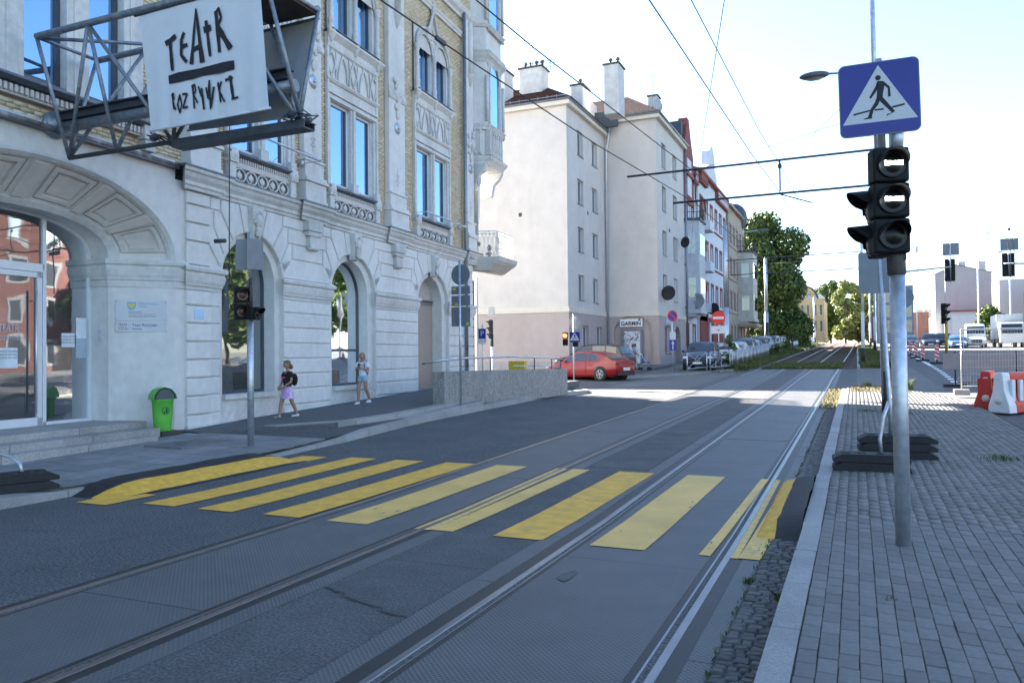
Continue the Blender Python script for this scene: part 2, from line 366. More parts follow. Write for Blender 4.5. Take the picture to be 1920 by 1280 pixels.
A = [(c[0]+.004, c[1]-.004, c[2]+.004, c[3]-.004, G(c[2])-.03, G(c[2])+.008+random.gauss(0,.004)) for c in cs if c not in sv]
V, F = boxes(A); npmesh('setts', V, F, [M('cobble_b', (.18,.172,.165), .8, var=.4, scale=20, bump=.01, bscale=60)], cob, kind='stuff')

# ---- left pavement, kerb, ramp
kl = pl((-20,-9.3),(7,-9.22),(11.3,-9.15),(13,-9.3),(16.4,-9.72),(24.5,-10.0),(27,-10.2))
FA = R(3.6)
def fx(y, w=0): return -13.3 - math.tan(FA)*(y-12.69) + w/math.cos(FA)   # facade line at y
kerbl = empty('kerb_left', kind='structure')
def kf(y): return pl((-20,-9.35),(8,-9.35),(11,-9.22),(13,-9.35),(16.4,-9.78),(20,-9.88),(24.5,-9.95),(26.6,-9.75),(28.2,-9.3))(y)
y = -12
while y < 28.2:
    y1 = min(y+.994, 28.2); s_ = MB(); drop = .13 if y < 7.5 or y > 12.5 else .05
    d1 = pl((6,.13),(7.5,.06),(11.5,.05),(14,.13))
    Y0, Y1 = y, y1; hh = (d1(y), d1(y1)); vs = []
    for yy, h in ((Y0, hh[0]), (Y1, hh[1])):
        vs += [(kf(yy)-.18, yy, G(yy)+h+.03*(h > .1)), (kf(yy), yy, G(yy)+h), (kf(yy)+.015, yy, G(yy)-.1), (kf(yy)-.18, yy, G(yy)-.1)]
    s_.add(vs, [(0,1,5,4),(1,2,6,5),(2,3,7,6),(3,0,4,7),(0,3,2,1),(4,5,6,7)]); s_.build('kerb_stone', granite, kerbl, bevel=.012); y += 1.0
# bend of the kerb into the side street
s_ = MB(); P = [(-9.3,28.2),(-9.6,29.1),(-10.4,29.8),(-12,30.1),(-16,30.3),(-40,30.5)]
for (x0,y0),(x1,y1) in zip(P, P[1:]):
    s_.add([(x0,y0,G(y0)-.1),(x1,y1,G(y1)-.1),(x1,y1,G(y1)+.12),(x0,y0,G(y0)+.12),(x0-.1,y0-.17,G(y0)+.12),(x1-.1,y1-.17,G(y1)+.12)],[(0,1,2,3),(3,2,5,4)])
s_.build('kerb_stone', granite, kerbl)
wl = empty('pavement_left', kind='structure')
d1 = pl((6,.13),(7.5,.09),(11.5,.09),(14,.13))
s_ = MB(); Y = ys(-20, 28.5, 1.); vs = []
for y in Y: vs += [(fx(y,.02) if y < 13.2 else -10.45, y, G(y)+.125), (kf(y)-.17, y, G(y)+d1(y))]
s_.add(vs, [(2*i,2*i+1,2*i+3,2*i+2) for i in range(len(Y)-1)])
s_.build('paving_bed', M('old_setts', (.085,.085,.09), .9, var=.25, scale=14, bump=.012, bscale=45, dirt=.3), wl)
def zw(x, y):
    t = max(0, min(1, (x-fx(y))/(kf(y)-.17-fx(y)))); return G(y)+.125+(d1(y)-.125)*t
# concrete flags near the crossing
for j in range(-14, 24):
    y0 = j*.5+1.05; x = kf(y0+.25)-.19; k = 0
    while x-.5 > fx(y0+.5, .05) and k < 9:
        if y0+.5 < 13.0 or (k < 2 and y0 < 12.4):
            q = MB(); e = .009; xs = (x-.5+e, x-e); yy = (y0+e, y0+.5-e); jz = random.uniform(-.003,.003)
            vs = [(xx, y_, zw(xx,y_)+.012+jz) for xx, y_ in ((xs[0],yy[0]),(xs[1],yy[0]),(xs[1],yy[1]),(xs[0],yy[1]))]; vs += [(a_, b_, c_-.03) for a_, b_, c_ in vs]
            q.add(vs, [(0,1,2,3),(0,4,5,1),(1,5,6,2),(2,6,7,3),(3,7,4,0)]); q.build('flagstone', slabw_m, wl)
        x -= .5; k += 1
# raised walkway along the theatre: plane rising from .20 to .62
def zr(y): return pl((12.2,.325-.1),(14,.29),(22,.52),(28.5,.70),(34,.76))(y)
s_ = MB(); Y = ys(12.4, 30.2, 1.); vs = []
for y in Y: vs += [(fx(y, -2.5 if y > 28 else .02), y, zr(y)), (pl((12.4,-12.6),(14.3,-10.6),(20.4,-10.45),(30,-10.3))(y), y, max(zr(y)-.01, G(y)+.14))]
n_ = len(Y); s_.add(vs+[(x, y, z-.5) for x, y, z in vs], [(2*i,2*i+1,2*i+3,2*i+2) for i in range(n_-1)]+[(2*i+1,2*i+3,2*n_+2*i+3,2*n_+2*i+1) for i in range(n_-1)])
s_.build('raised_walkway', M('setts_dark', (.10,.102,.108), .9, var=.3, scale=18, bump=.015, bscale=40), wl)
k2 = pl((14.0,-10.62),(15.2,-10.2),(20.6,-10.22))
y = 13.6
xs_ = pl((13.6,-11.6),(14.9,-10.45),(15.6,-10.22),(20.7,-10.25))
while y < 20.5:
    y1 = min(y+1.35, 20.6); s_ = MB(); vs = []
    for yy in (y, y1-.01): 
        t = zr(yy)+.015; b_ = G(yy)+.05; vs += [(xs_(yy)-.34, yy, t), (xs_(yy), yy, t), (xs_(yy)+.01, yy, b_), (xs_(yy)-.34, yy, b_)]
    s_.add(vs, [(0,1,5,4),(1,2,6,5),(2,3,7,6),(3,0,4,7),(0,3,2,1),(4,5,6,7)]); s_.build('step_stone', granite, wl, bevel=.012); y = y1
y = 16.4
while y < 20.5:
    y1 = min(y+1.35, 20.6); s_ = MB(); vs = []
    for yy in (y, y1-.01): 
        t = G(yy)+.145+.03*(yy-16.4); b_ = G(yy)+.05; vs += [(xs_(yy)+.012, yy, t), (xs_(yy)+.3, yy, t), (xs_(yy)+.3, yy, b_), (xs_(yy)+.012, yy, b_)]
    s_.add(vs, [(0,1,5,4),(1,2,6,5),(2,3,7,6),(3,0,4,7),(0,3,2,1),(4,5,6,7)]); s_.build('step_stone', granite, wl, bevel=.01); y = y1
iron = M('cast_iron', (.05,.045,.045), .6, metal=.3, var=.3, scale=20, bump=.004, bscale=90)
q = MB(); q.box(-11.95,-11.05,10.45,11.75,.1,.186); q.lathe([(.001,.185),(.22,.189),(.22,.193),(.001,.193)], 20, (-11.5,11.05,0)); q.build('manhole_cover', M('cover_concrete', (.15,.15,.152), .85, var=.2, scale=8), kind=None, label='rectangular manhole cover with round lid in the left pavement', cat='manhole cover')
q = MB(); q.lathe([(.3,.12),(.3,.1345+.002),(.26,.139),(.001,.139)], 24, (1.62,8.2,0)); q.build('manhole_cover', iron, label='round iron manhole lid in the paving bricks at the right', cat='manhole cover')
q = MB(); q.box(-10.35,-10.02,21.2,21.9,G(21.5)+.12,G(21.5)+.142); q.build('drain_grate', iron, label='dark drain grate beside the rough concrete wall', cat='drain grate')

# ---- zebra crossing: ten yellow stripes, split around rails
zeb = empty('zebra_crossing', kind='structure')
near_ = [-8.88,-8.02,-7.12,-6.18,-5.28,-4.27,-3.30,-2.3,-1.30]
gaps = [(x-.095 if s_ > 0 else x-.14, x+.13 if s_ > 0 else x+.095) for x, s_ in zip(XR, (1,-1,1,-1))]
for i, x0 in enumerate(near_):
    x1 = x0+.52
    if i == 0:
        for a, b in ((6.75,7.5),(10.6,11.1)): s_ = MB(); strip(s_, x0, x1, a, b, .0085); s_.build('stripe', yellow_m, zeb)
        continue
    segs = [(x0, x1)]
    for g0, g1 in gaps:
        ns2 = []
        for a, b in segs:
            if b <= g0 or a >= g1: ns2.append((a, b)); continue
            if a < g0: ns2.append((a, g0))
            if b > g1: ns2.append((g1, b))
        segs = ns2
    s_ = MB()
    for a, b in segs:
        if b-a > .03: strip(s_, lambda y, a=a: a+.02*(y-7), lambda y, b=b: b+.02*(y-7), 7.0+random.uniform(-.02,.02), 11.2, .0085, st=2)
    if s_.v: s_.build('stripe', ytread if x0 > -5.6 and i != 6 else yellow_m, zeb)
for xx, g_ in ((-4.11, 1), (-1.06, 1)):
    s_ = MB(); strip(s_, xx-.085, xx-.031 if xx < -2 else xx-.086, 7.0, 11.2, .0062, st=2); strip(s_, xx+.031, xx+.094, 7.0, 11.2, .0062, st=2); s_.build('stripe', yellow_pale, zeb)
s_ = MB(); strip(s_, -.94, -.78, 7.1, 7.9, .0095); s_.build('stripe', yellow_pale, zeb)

# rubber / asphalt wedges at both kerbs
def wedge(name, P, H_, label, mats, band, axis_far=False):
    mb = MB(); n = 14; k = 9; (xa, xb, ya, yb) = P
    vs = []; fs = []; mi = []
    for i in range(n+1):
        t = i/n; y = ya+(yb-ya)*t; e = min(1, min(t, 1-t)*5.5); e = math.sin(e*math.pi/2)
        for j in range(k+1):
            u = j/k; x = xa(y)+(xb(y)-xa(y))*u
            h = H_(u)*e; e2 = e; vs.append((x+random.gauss(0,.004), y+random.gauss(0,.006), G(y)-.01+h+random.gauss(0,.0025)*(h > .01)))
    for i in range(n):
        for j in range(k): fs.append((i*(k+1)+j, i*(k+1)+j+1, (i+1)*(k+1)+j+1, (i+1)*(k+1)+j)); mi.append(1 if band(j/k) else 0)
    mb.v = vs; mb.f = fs; mb.mi = mi; mb.sm = [True]*len(fs)
    return mb.build(name, mats, label=label, cat='kerb ramp')
yb_m = M('yellow_paint_thick', (.78,.43,.05), .7, var=.2, scale=10, bump=.012, bscale=40, col2=(.68,.38,.05), c2s=12)
wedge('kerb_ramp', (lambda y: kf(y)-.04, lambda y: kf(y)+.86, 7.0, 10.75), lambda u: .17*math.sin(math.pi*min(1, .45+u*.55)) if u < 1 else 0,
      'black asphalt kerb ramp with a thick yellow band beside the left pavement', [rub, yb_m], lambda u: .40 < u < .80)
wedge('kerb_ramp', (lambda y: -.93, lambda y: -.50, 7.75, 11.2), lambda u: .05+.14*math.sin(u*math.pi/2) if u > 0 else 0,
      'black asphalt wedge with worn yellow edge beside the right kerb', [rub, yb_m], lambda u: u < .42)

# cracks, tar seams and stains in the road
tar = M('tar_seam', (.018,.018,.019), .6); rgk = random.Random(21); ck = empty('road_cracks', kind='structure')
def crack(x0, y0, x1, y1, w_=.010, n=14, wob=.03, z=.0085, mt=tar):
    q = MB(); L_, R_ = [], []; d = Vector((x1-x0, y1-y0, 0)).normalized(); nn = Vector((-d.y, d.x, 0))
    for k in range(n+1):
        t = k/n; o = rgk.gauss(0, wob); ww = w_*rgk.uniform(.4, 1.3); p = Vector((x0+(x1-x0)*t, y0+(y1-y0)*t, 0))+nn*o; p.z = G(p.y)+z; L_.append(p+nn*ww/2); R_.append(p-nn*ww/2)
    q.add(L_+R_, [(k,k+1,n+2+k,n+1+k) for k in range(n)]); q.build('crack', mt, ck)
for a in ((-3.78,4.95,-2.84,4.6,.022),(-3.78,9.2,-2.84,9.0,.018),(-3.78,14.2,-2.84,14.0,.018),(-5.9,6.0,-9.0,5.2,.008),(-6.0,13.5,-9.2,15.2,.010),(-6.1,9.4,-6.3,22,.012),(-6.2,24,-9.5,26,.012),(.2,33,2.6,33.4,.03),(.3,41,2.7,40.6,.03),(1.2,32,1.35,49,.03),(-7.5,12.0,-7.8,19,.009),(-2.3,8.6,-1.25,8.9,.007),(-8.2,2.0,-6.4,6.2,.007),(-5.6,28,-9.5,33,.014)): crack(*a)
def blotch(x, y, rx, ry, col, nm, z=.009):
    q = MB(); P = []
    for k in range(18): t = 2*math.pi*k/18; r_ = 1+.18*math.sin(3*t+x)+rgk.gauss(0,.05); xx, yy = x+rx*r_*math.cos(t), y+ry*r_*math.sin(t); P.append((xx, yy, G(yy)+z))
    q.poly(P); q.build('stain', M(nm, col, .6, var=.25, scale=9), ck)
blotch(-2.15,5.95,.06,.16,(.07,.062,.062),'oil_stain'); blotch(-7.0,3.3,.3,.5,(.07,.07,.073),'oil_patch',.002)
# torn worn areas in the yellow paint
for i in range(44):
    x0 = rgk.choice(near_[1:]); yy = rgk.choice((rgk.uniform(7.05,11.1), rgk.uniform(7.05,8.0))); xx = x0+rgk.choice((rgk.uniform(0,.5), rgk.uniform(.0,.05), rgk.uniform(.44,.5)))+.02*(yy-7); q = MB(); n = 8; a_ = rgk.uniform(.006,.018); b_ = a_*rgk.uniform(.8,3.5)
    if any(g0-.02 < xx < g1+.02 for g0, g1 in gaps): continue
    q.poly([(xx+a_*math.cos(2*math.pi*k/n)*rgk.uniform(.6,1.2), yy+b_*math.sin(2*math.pi*k/n)*rgk.uniform(.6,1.2), G(yy)+.0102) for k in range(n)]); q.build('paint_chip', tread_m if x0 > -5.6 else asph, zeb)
# ------------------------------------------------------------------ theatre (local axes: x = out of the facade, y = along it, z = up)
stone = M('painted_stone', (.62,.61,.59), .75, var=.08, scale=5, bump=.004, bscale=60, dirt=.26)
stone2 = M('painted_stone_trim', (.58,.57,.55), .75, var=.12, scale=9, bump=.006, bscale=40, dirt=.4)
stone_b = M('painted_block', (.63,.62,.60), .75, var=.08, scale=6, bump=.003, bscale=60, dirt=.18, rnd=.035)
warm = M('warm_plaster', (.55,.51,.48), .8, var=.07, scale=6, bump=.003, bscale=70, dirt=.12)
lead = M('lead_flashing', (.13,.15,.18), .45, metal=.5, var=.2, scale=5)
ybrick = M('yellow_brick', (.62,.50,.33), .75, var=.12, scale=40, bump=.002, bscale=90, dirt=.15)
ybrick2 = M('yellow_brick_b', (.66,.56,.40), .75, var=.12, scale=40, bump=.002, bscale=90)
ybrick3 = M('yellow_brick_c', (.54,.43,.28), .75, var=.12, scale=40, bump=.002, bscale=90)
mortar = M('mortar', (.26,.22,.18), .95, var=.2, scale=20)
win_g = GLASS('window_glass', refl=.62, tint=(.42,.64,.95))
shop_g = GLASS('shop_glass', refl=.34, thru=.55); door_g = GLASS('door_glass', refl=.14, thru=.6)
frame_w = M('white_frame', (.62,.63,.66), .4, var=.05)
frame_d = M('dark_frame', (.05,.06,.08), .4, var=.1)
zinc = M('zinc_pipe', (.22,.25,.29), .4, metal=.6, var=.2, scale=8)
galv = M('galvanised', (.50,.53,.58), .42, metal=.75, var=.22, scale=14, bump=.001)
dark_in = M('dark_interior', (.03,.03,.035), .9)

TH_ = empty('theatre_building', (-13.3, 12.69, 0), FA, 'ornate white and yellow-brick corner theatre building with arched ground floor windows', 'building')
def arcpts(c, a, spring, b, n=14, p=2.0):
    out = []
    for i in range(n+1):
        t = math.pi*(1-i/n); cs, sn = math.cos(t), math.sin(t)
        out.append((c+a*math.copysign(abs(cs)**(2/p), cs), spring+b*abs(sn)**(2/p)))
    return out
def arch_wall(mb, s0, s1, z0, z1, ops, wv, mi=0):
    """flat wall with arched openings; ops = list of (arc points, sill z)"""
    cur = s0
    for pts, sill in ops:
        a, b = pts[0][0], pts[-1][0]
        mb.quad((wv,cur,z0),(wv,a,z0),(wv,a,z1),(wv,cur,z1), mi)
        for (p, q) in zip(pts, pts[1:]): mb.quad((wv,p[0],p[1]),(wv,q[0],q[1]),(wv,q[0],z1),(wv,p[0],z1), mi)
        if sill > z0: mb.quad((wv,a,z0),(wv,b,z0),(wv,b,sill),(wv,a,sill), mi)
        cur = b
    mb.quad((wv,cur,z0),(wv,s1,z0),(wv,s1,z1),(wv,cur,z1), mi)
def reveal(mb, pts, sill, w0, w1, mi=0, pts2=None):
    P = [(pts[0][0], sill)]+list(pts)+[(pts[-1][0], sill)]
    Q = P if pts2 is None else [(pts2[0][0], sill)]+list(pts2)+[(pts2[-1][0], sill)]
    for i in range(len(P)-1):
        mb.quad((w0,P[i][0],P[i][1]),(w0,P[i+1][0],P[i+1][1]),(w1,Q[i+1][0],Q[i+1][1]),(w1,Q[i][0],Q[i][1]), mi)
def slab(mb, poly, w0, w1, mi=0, ch=.012):
    """polygon in (s,z) given thickness, with a chamfered front"""
    n = len(poly); cx = sum(p[0] for p in poly)/n; cz = sum(p[1] for p in poly)/n
    def ins(p): d = math.hypot(p[0]-cx, p[1]-cz); k = max(0, 1-ch*1.6/d); return (cx+(p[0]-cx)*k, cz+(p[1]-cz)*k)
    vs = [(w0,*p) for p in poly]+[(w1-ch,*p) for p in poly]+[(w1,*ins(p)) for p in poly]
    fs = [(i,(i+1)%n,n+(i+1)%n,n+i) for i in range(n)]+[(n+i,n+(i+1)%n,2*n+(i+1)%n,2*n+i) for i in range(n)]+[tuple(range(2*n,3*n))]
    mb.add(vs, fs, mi)
def moulding(mb, prof, s0, s1, mi=0, base=0.):
    """closed profile [(w,z)] run along s with mitred ends"""
    n = len(prof); vs = [(base+w_, s0-(w_ if w_ > 0 else 0), z_) for w_, z_ in prof]+[(base+w_, s1+(w_ if w_ > 0 else 0), z_) for w_, z_ in prof]
    mb.add(vs, [(i,(i+1)%n,n+(i+1)%n,n+i) for i in range(n)]+[tuple(range(n))[::-1], tuple(range(n,2*n))], mi)
IMP = [(-.02,3.27),(.035,3.27),(.04,3.34),(.07,3.36),(.075,3.40),(.10,3.46),(.115,3.55),(.12,3.60),(.10,3.62),(.10,3.65),(.15,3.68),(.16,3.74),(.13,3.79),(-.02,3.80)]
COR = [(-.03,5.43),(.05,5.43),(.06,5.50),(.10,5.52),(.10,5.60),(.17,5.68),(.20,5.76),(.25,5.79),(.26,5.86),(-.03,5.90)]
AR = [(2.25,1.18,.97),(6.83,1.28,1.0),(12.25,1.32,.98)]      # centre, outer radius, inner radius
SPR = 3.62
# ground-floor wall
gf = MB(); ops = [(arcpts(c, ro, SPR, 4.80-SPR, 18), -.2) for c, ro, ri in AR]
arch_wall(gf, -.27, 15.95, -.2, 5.6, ops, 0)
arch_wall(gf, -7.0, -.27, -.2, 6.0, [(arcpts(-3.36, 3.06, 3.80, 1.58, 26, 2.1), -.2)], 0)
for c, ro, ri in AR:
    po = arcpts(c, ro, SPR, 4.80-SPR, 18); pi_ = arcpts(c, ri, SPR, 4.62-SPR, 18)
    reveal(gf, po, -.2, 0, -.10); 
    for (p, q), (p2, q2) in zip(zip(po, po[1:]), zip(pi_, pi_[1:])): gf.quad((-.1,*p),(-.1,*q),(-.1,*q2),(-.1,*p2))
    gf.quad((-.1,po[0][0],-.2),(-.1,pi_[0][0],-.2),(-.1,*pi_[0]),(-.1,*po[0])); gf.quad((-.1,pi_[-1][0],-.2),(-.1,po[-1][0],-.2),(-.1,*po[-1]),(-.1,*pi_[-1]))
    reveal(gf, pi_, -.2, -.10, -.5)
gf.build('wall', stone, TH_)
q = MB(); q.box(-12,-.55,15.0,15.9,-.3,20.4); q.box(-14,-.5,-30,15.0,6.0,20.4); q.box(-14,-2.2,-1.1,15.0,-.3,6.0); q.box(-14,-2.2,-30,-5.5,-.3,6.0); q.box(-14,-3.2,-5.5,-1.1,-.3,6.0)
q.build('core_wall', stone, TH_)
q = MB(); q.box(-.6,0,-30,-7.0,-.3,20.4); q.build('wall', stone, TH_)
q = MB(); q.poly([(-14,-30,20.4),(.5,-30,20.4),(.5,16.0,20.4),(-14,16.0,20.4)]); q.box(-.3,.45,-30,16.0,20.0,20.45); q.build('roof', lead, TH_)

# portal: splayed recess
po = arcpts(-3.36, 3.06, 3.80, 1.58, 26, 2.1); pin = arcpts(-3.3, 2.13, 3.80, .84, 26, 2.5)
q = MB(); q.xf(Matrix.Identity(4))
reveal(q, pin, .3, -.9, -1.42); q.build('portal_reveal', stone, TH_)
q = MB(); reveal(q, po, .1, 0, -.9, pts2=pin); q.build('portal_splay', stone, TH_)
# coffers: raised ribs and framed panels on the splayed arch
n_ = 26
def onsplay(t, u, h=0.):
    """t in 0..n along the arch, u 0 outer rim..1 inner rim, h lift"""
    i = min(int(t), n_-1); f = t-i; P = [po[i][k]*(1-f)+po[i+1][k]*f for k in (0,1)]; Q = [pin[i][k]*(1-f)+pin[i+1][k]*f for k in (0,1)]
    a = Vector((0,*P)); b = Vector((-.9,*Q)); x = a.lerp(b, u)
    tan = (Vector((0,*po[i+1]))-Vector((0,*po[i]))).normalized(); nn = (b-a).normalized().cross(tan); 
    if nn.x < 0: nn = -nn
    return x+nn*h
def ribstrip(mb, t0, t1, u0, u1, h0, h1, n=6):
    """raised band between two arch parameters with bevelled sides"""
    for k in range(n):
        a = t0+(t1-t0)*k/n; b = t0+(t1-t0)*(k+1)/n
        mb.quad(onsplay(a,u0,h1),onsplay(b,u0,h1),onsplay(b,u1,h1),onsplay(a,u1,h1))
        mb.quad(onsplay(a,u0,h0),onsplay(b,u0,h0),onsplay(b,u0,h1),onsplay(a,u0,h1)); mb.quad(onsplay(a,u1,h0),onsplay(b,u1,h0),onsplay(b,u1,h1),onsplay(a,u1,h1))
    for t in (t0,t1): mb.quad(onsplay(t,u0,h0),onsplay(t,u1,h0),onsplay(t,u1,h1),onsplay(t,u0,h1))
q = MB(); ribstrip(q, 0, n_, -.03, .05, -.02, .06, 40); ribstrip(q, 0, n_, .05, .10, -.02, .035, 40); q.build('arch_moulding', stone2, TH_); q = MB(); ribstrip(q, 0, n_, .82, .87, -.02, .035, 40); ribstrip(q, 0, n_, .87, 1.0, -.02, .055, 40); q.build('arch_moulding', stone2, TH_)
edges = [1.2, 5.6, 9.6, 13, 16.4, 20.4, 24.8]
edges = [0.4, 4.9, 9.0, 13, 17.0, 21.1, 25.6]
for t in edges[1:-1]:
    q = MB(); ribstrip(q, t-.62, t+.62, .10, .82, -.01, .035, 2); ribstrip(q, t-.34, t+.34, .10, .82, .03, .075, 2); q.build('coffer_rib', warm, TH_)
for a, b in zip(edges, edges[1:]):
    q = MB(); t0, t1 = a+.75, b-.75
    for (uu0,uu1,ta,tb,h) in ((.13,.2,t0,t1,.05),(.72,.79,t0,t1,.05),(.2,.72,t0,t0+.22,.05),(.2,.72,t1-.22,t1,.05),(.26,.66,t0+.4,t1-.4,.03)): ribstrip(q, ta, tb, uu0, uu1, -.01, h, 8)
    q.build('coffer_panel', warm, TH_)
# impost band of the portal: follows splay and reveal
q = MB()
def band_path(mb, path, prof, mi=0):
    """run profile (out, z) along a polyline in plan; 'out' is to the left-hand side normal"""
    n = len(prof); rows = []
    for i, p in enumerate(path):
        d0 = (Vector(path[i])-Vector(path[i-1])).normalized() if i else None; d1_ = (Vector(path[i+1])-Vector(path[i])).normalized() if i < len(path)-1 else None
        d = ((d0 or d1_)+(d1_ or d0)).normalized(); nn = Vector((d.y, -d.x)); k = 1/max(.4, nn.dot(Vector(((d1_ or d0).y, -(d1_ or d0).x))))
        rows.append([(p[0]+nn.x*o*k, p[1]+nn.y*o*k, z) for o, z in prof])
    vs = [v for r_ in rows for v in r_]
    mb.add(vs, [(i*n+j, i*n+(j+1)%n, (i+1)*n+(j+1)%n, (i+1)*n+j) for i in range(len(rows)-1) for j in range(n)]+[tuple(range(n)), tuple(range(len(vs)-n, len(vs)))[::-1]], mi)
IMP2 = [(o*.8, z+.06 if z > 3.3 else z) for o, z in IMP]
band_path(q, [(-1.40,-1.17),(-.9,-1.17),(0,-.27),(0,.0)], IMP2); q.build('impost_moulding', stone2, TH_); q = MB(); band_path(q, [(0,-6.5),(-.9,-5.43),(-1.4,-5.43)], IMP2); q.build('impost_moulding', stone2, TH_)
# glazed entrance
ent = MB(); W = -1.40
def bar(mb, s0, s1, z0, z1, d=.05, ww=None): ww = W if ww is None else ww; mb.box(ww-.02, ww+d, s0, s1, z0, z1)
q = MB(); arch = [p for p in pin]
# panes
def pane(name, s0, s1, z0, z1, top=None, mat=door_g, ww=W, par=TH_):
    m_ = MB()
    if top is None: m_.quad((ww,s0,z0),(ww,s1,z0),(ww,s1,z1),(ww,s0,z1))
    else:
        P = [(s0,z0),(s1,z0)]+[p for p in reversed(top)]; m_.poly([(ww,*p) for p in P])
    return m_.build(name, mat, par)
def topz(s):
    for a, b in zip(pin, pin[1:]):
        if a[0] <= s <= b[0]: return a[1]+(b[1]-a[1])*(s-a[0])/max(1e-6, b[0]-a[0])
    return 3.8
def arcseg(s0, s1, n=10): return [(s0+(s1-s0)*i/n, topz(s0+(s1-s0)*i/n)) for i in range(n+1)]
pane('pane', -2.22, -1.19, .52, 3.8, arcseg(-2.22,-1.19)); pane('pane', -3.26, -2.3, 3.62, 4.5, arcseg(-3.26,-2.3)); pane('pane', -4.3, -3.34, 3.62, 4.5, arcseg(-4.3,-3.34)); pane('pane', -5.41, -4.38, .52, 3.8, arcseg(-5.41,-4.38))
q = MB()
for s_ in (-2.26, -4.34): bar(q, s_-.04, s_+.04, .46, topz(s_))
bar(q, -3.34, -3.26, 3.6, 4.6); bar(q, -4.34, -2.26, 3.47, 3.63); bar(q, -5.43, -1.17, .44, .56); 
for a, b in zip(pin, pin[1:]):
    k_ = lambda p: (-3.3+(p[0]+3.3)*.975, 3.7+(p[1]-3.7)*.93)
    v = [(W+.04,*a),(W+.04,*b),(W+.04,*k_(b)),(W+.04,*k_(a))]; q.quad(*v); q.quad(v[3],v[2],(W-.01,*k_(b)),(W-.01,*k_(a)))
for s_ in (-1.2,-5.4): q.box(W-.01, W+.04, s_-.03, s_+.03, .46, 3.85)
q.build('entrance_frame', frame_w, TH_)
for s0, s1 in ((-3.29,-2.32),(-4.28,-3.31)):
    d = MB(); 
    for a, b, z0, z1 in ((s0,s0+.1,.5,3.46),(s1-.1,s1,.5,3.46),(s0,s1,.5,.66),(s0,s1,3.36,3.46)): bar(d, a, b, z0, z1, .06)
    do = d.build('door', frame_w, TH_); g = MB(); g.quad((W+.01,s0+.1,.66),(W+.01,s1-.1,.66),(W+.01,s1-.1,3.36),(W+.01,s0+.1,3.36)); g.build('glass', door_g, do)
    hs = s0+.05 if s0 < -3.3 and False else (s0+.12 if s0 > -3.3 else s1-.12)
    h = MB()
    for sx_ in ((-2.50,) if s0 > -3.3 else (-4.1,)): h.tube([(W+.13,sx_,.75),(W+.13,sx_,3.1)], .02, 8); h.tube([(W+.13,sx_+.0,.95),(W,sx_,.95)], .012, 6); h.tube([(W+.13,sx_,2.9),(W,sx_,2.9)], .012, 6); h.tube([(W-.08,sx_-.02,.75),(W-.08,sx_-.02,3.0)], .016, 8)
    h.build('handle', M('steel_handle', (.6,.6,.6), .35, metal=.6), do)
# things behind the glass: floor, posters, leaflet stands
q = MB(); q.box(-3.19,-1.45,-5.5,-1.1,.2,.45); q.build('lobby_floor', M('lobby', (.10,.10,.11), .6), TH_)
note = M('paper_note', (.62,.66,.70), .7); poster = M('poster', (.25,.32,.36), .6, var=.4, scale=4)
for i, (s0, s1, z0, z1, mt_, ww) in enumerate(((-1.85,-1.55,2.02,2.30,note,W+.012),(-1.52,-1.27,2.2,2.62,note,W+.012),(-1.52,-1.27,1.8,2.2,M('pale_panel',(.35,.42,.48),.5),W+.008),(-3.2,-2.8,1.62,2.0,note,W+.02),(-2.2,-1.8,2.45,2.62,note,W-.3),(-3.2,-2.75,2.5,2.75,note,W-.3),(-2.25,-1.8,.6,1.8,poster,W-.5),(-3.25,-2.85,.6,1.7,poster,W-.5))):
    m_ = MB(); m_.box(ww-.003, ww, s0, s1, z0, z1); o = m_.build('notice', mt_, TH_)
    if i in (0,3):
        for k in range(3): text('UWAGA STOPIEN' if k == 0 else 'WEJSCIE DO KAS', .05, frame_d, TH_, (ww+.002,(s0+s1)/2,z1-.07-.06*k), (R(90),0,R(90)), depth=.0005)
text('TEATR', .2, M('etched', (.45,.5,.53), .6), TH_, (W+.022,-2.98,2.36), (R(90),0,R(90)), font_xy=(.7,1), depth=.0005); text('ROZRYWKI', .12, _mats['etched'], TH_, (W+.022,-2.98,2.18), (R(90),0,R(90)), font_xy=(.8,1), depth=.0005)
# entrance steps
gs = M('step_granite', (.33,.315,.30), .8, var=.25, scale=30, bump=.006, bscale=70, dirt=.4, rnd=.1)
for k, (wo, zt, zb, se) in enumerate(((.62,.17+.12,.02,-.9),(.42,.30+.06,.12,-.45),(.10,.49,.3,-.85))):
    pass
STEPS = [(.74,.265,.0,-1.5),(.42,.385,.2,-1.12),(-.05,.50,.36,-1.0)]
for wo, zt, zb, se in STEPS:
    s_ = se
    while s_ > -7:
        a = max(s_-1.6, -7); q = MB(); q.box(-1.45 if wo < 0 else wo-.55, wo, a+.004, s_-.004, zb, zt+random.uniform(-.002,.002)); q.build('step_stone', gs, TH_, bevel=.012); s_ = a
q = MB(); q.box(.0,.42,-1.08,-.5,.10,.285); q.build('bin_plinth', iron, TH_, bevel=.01)
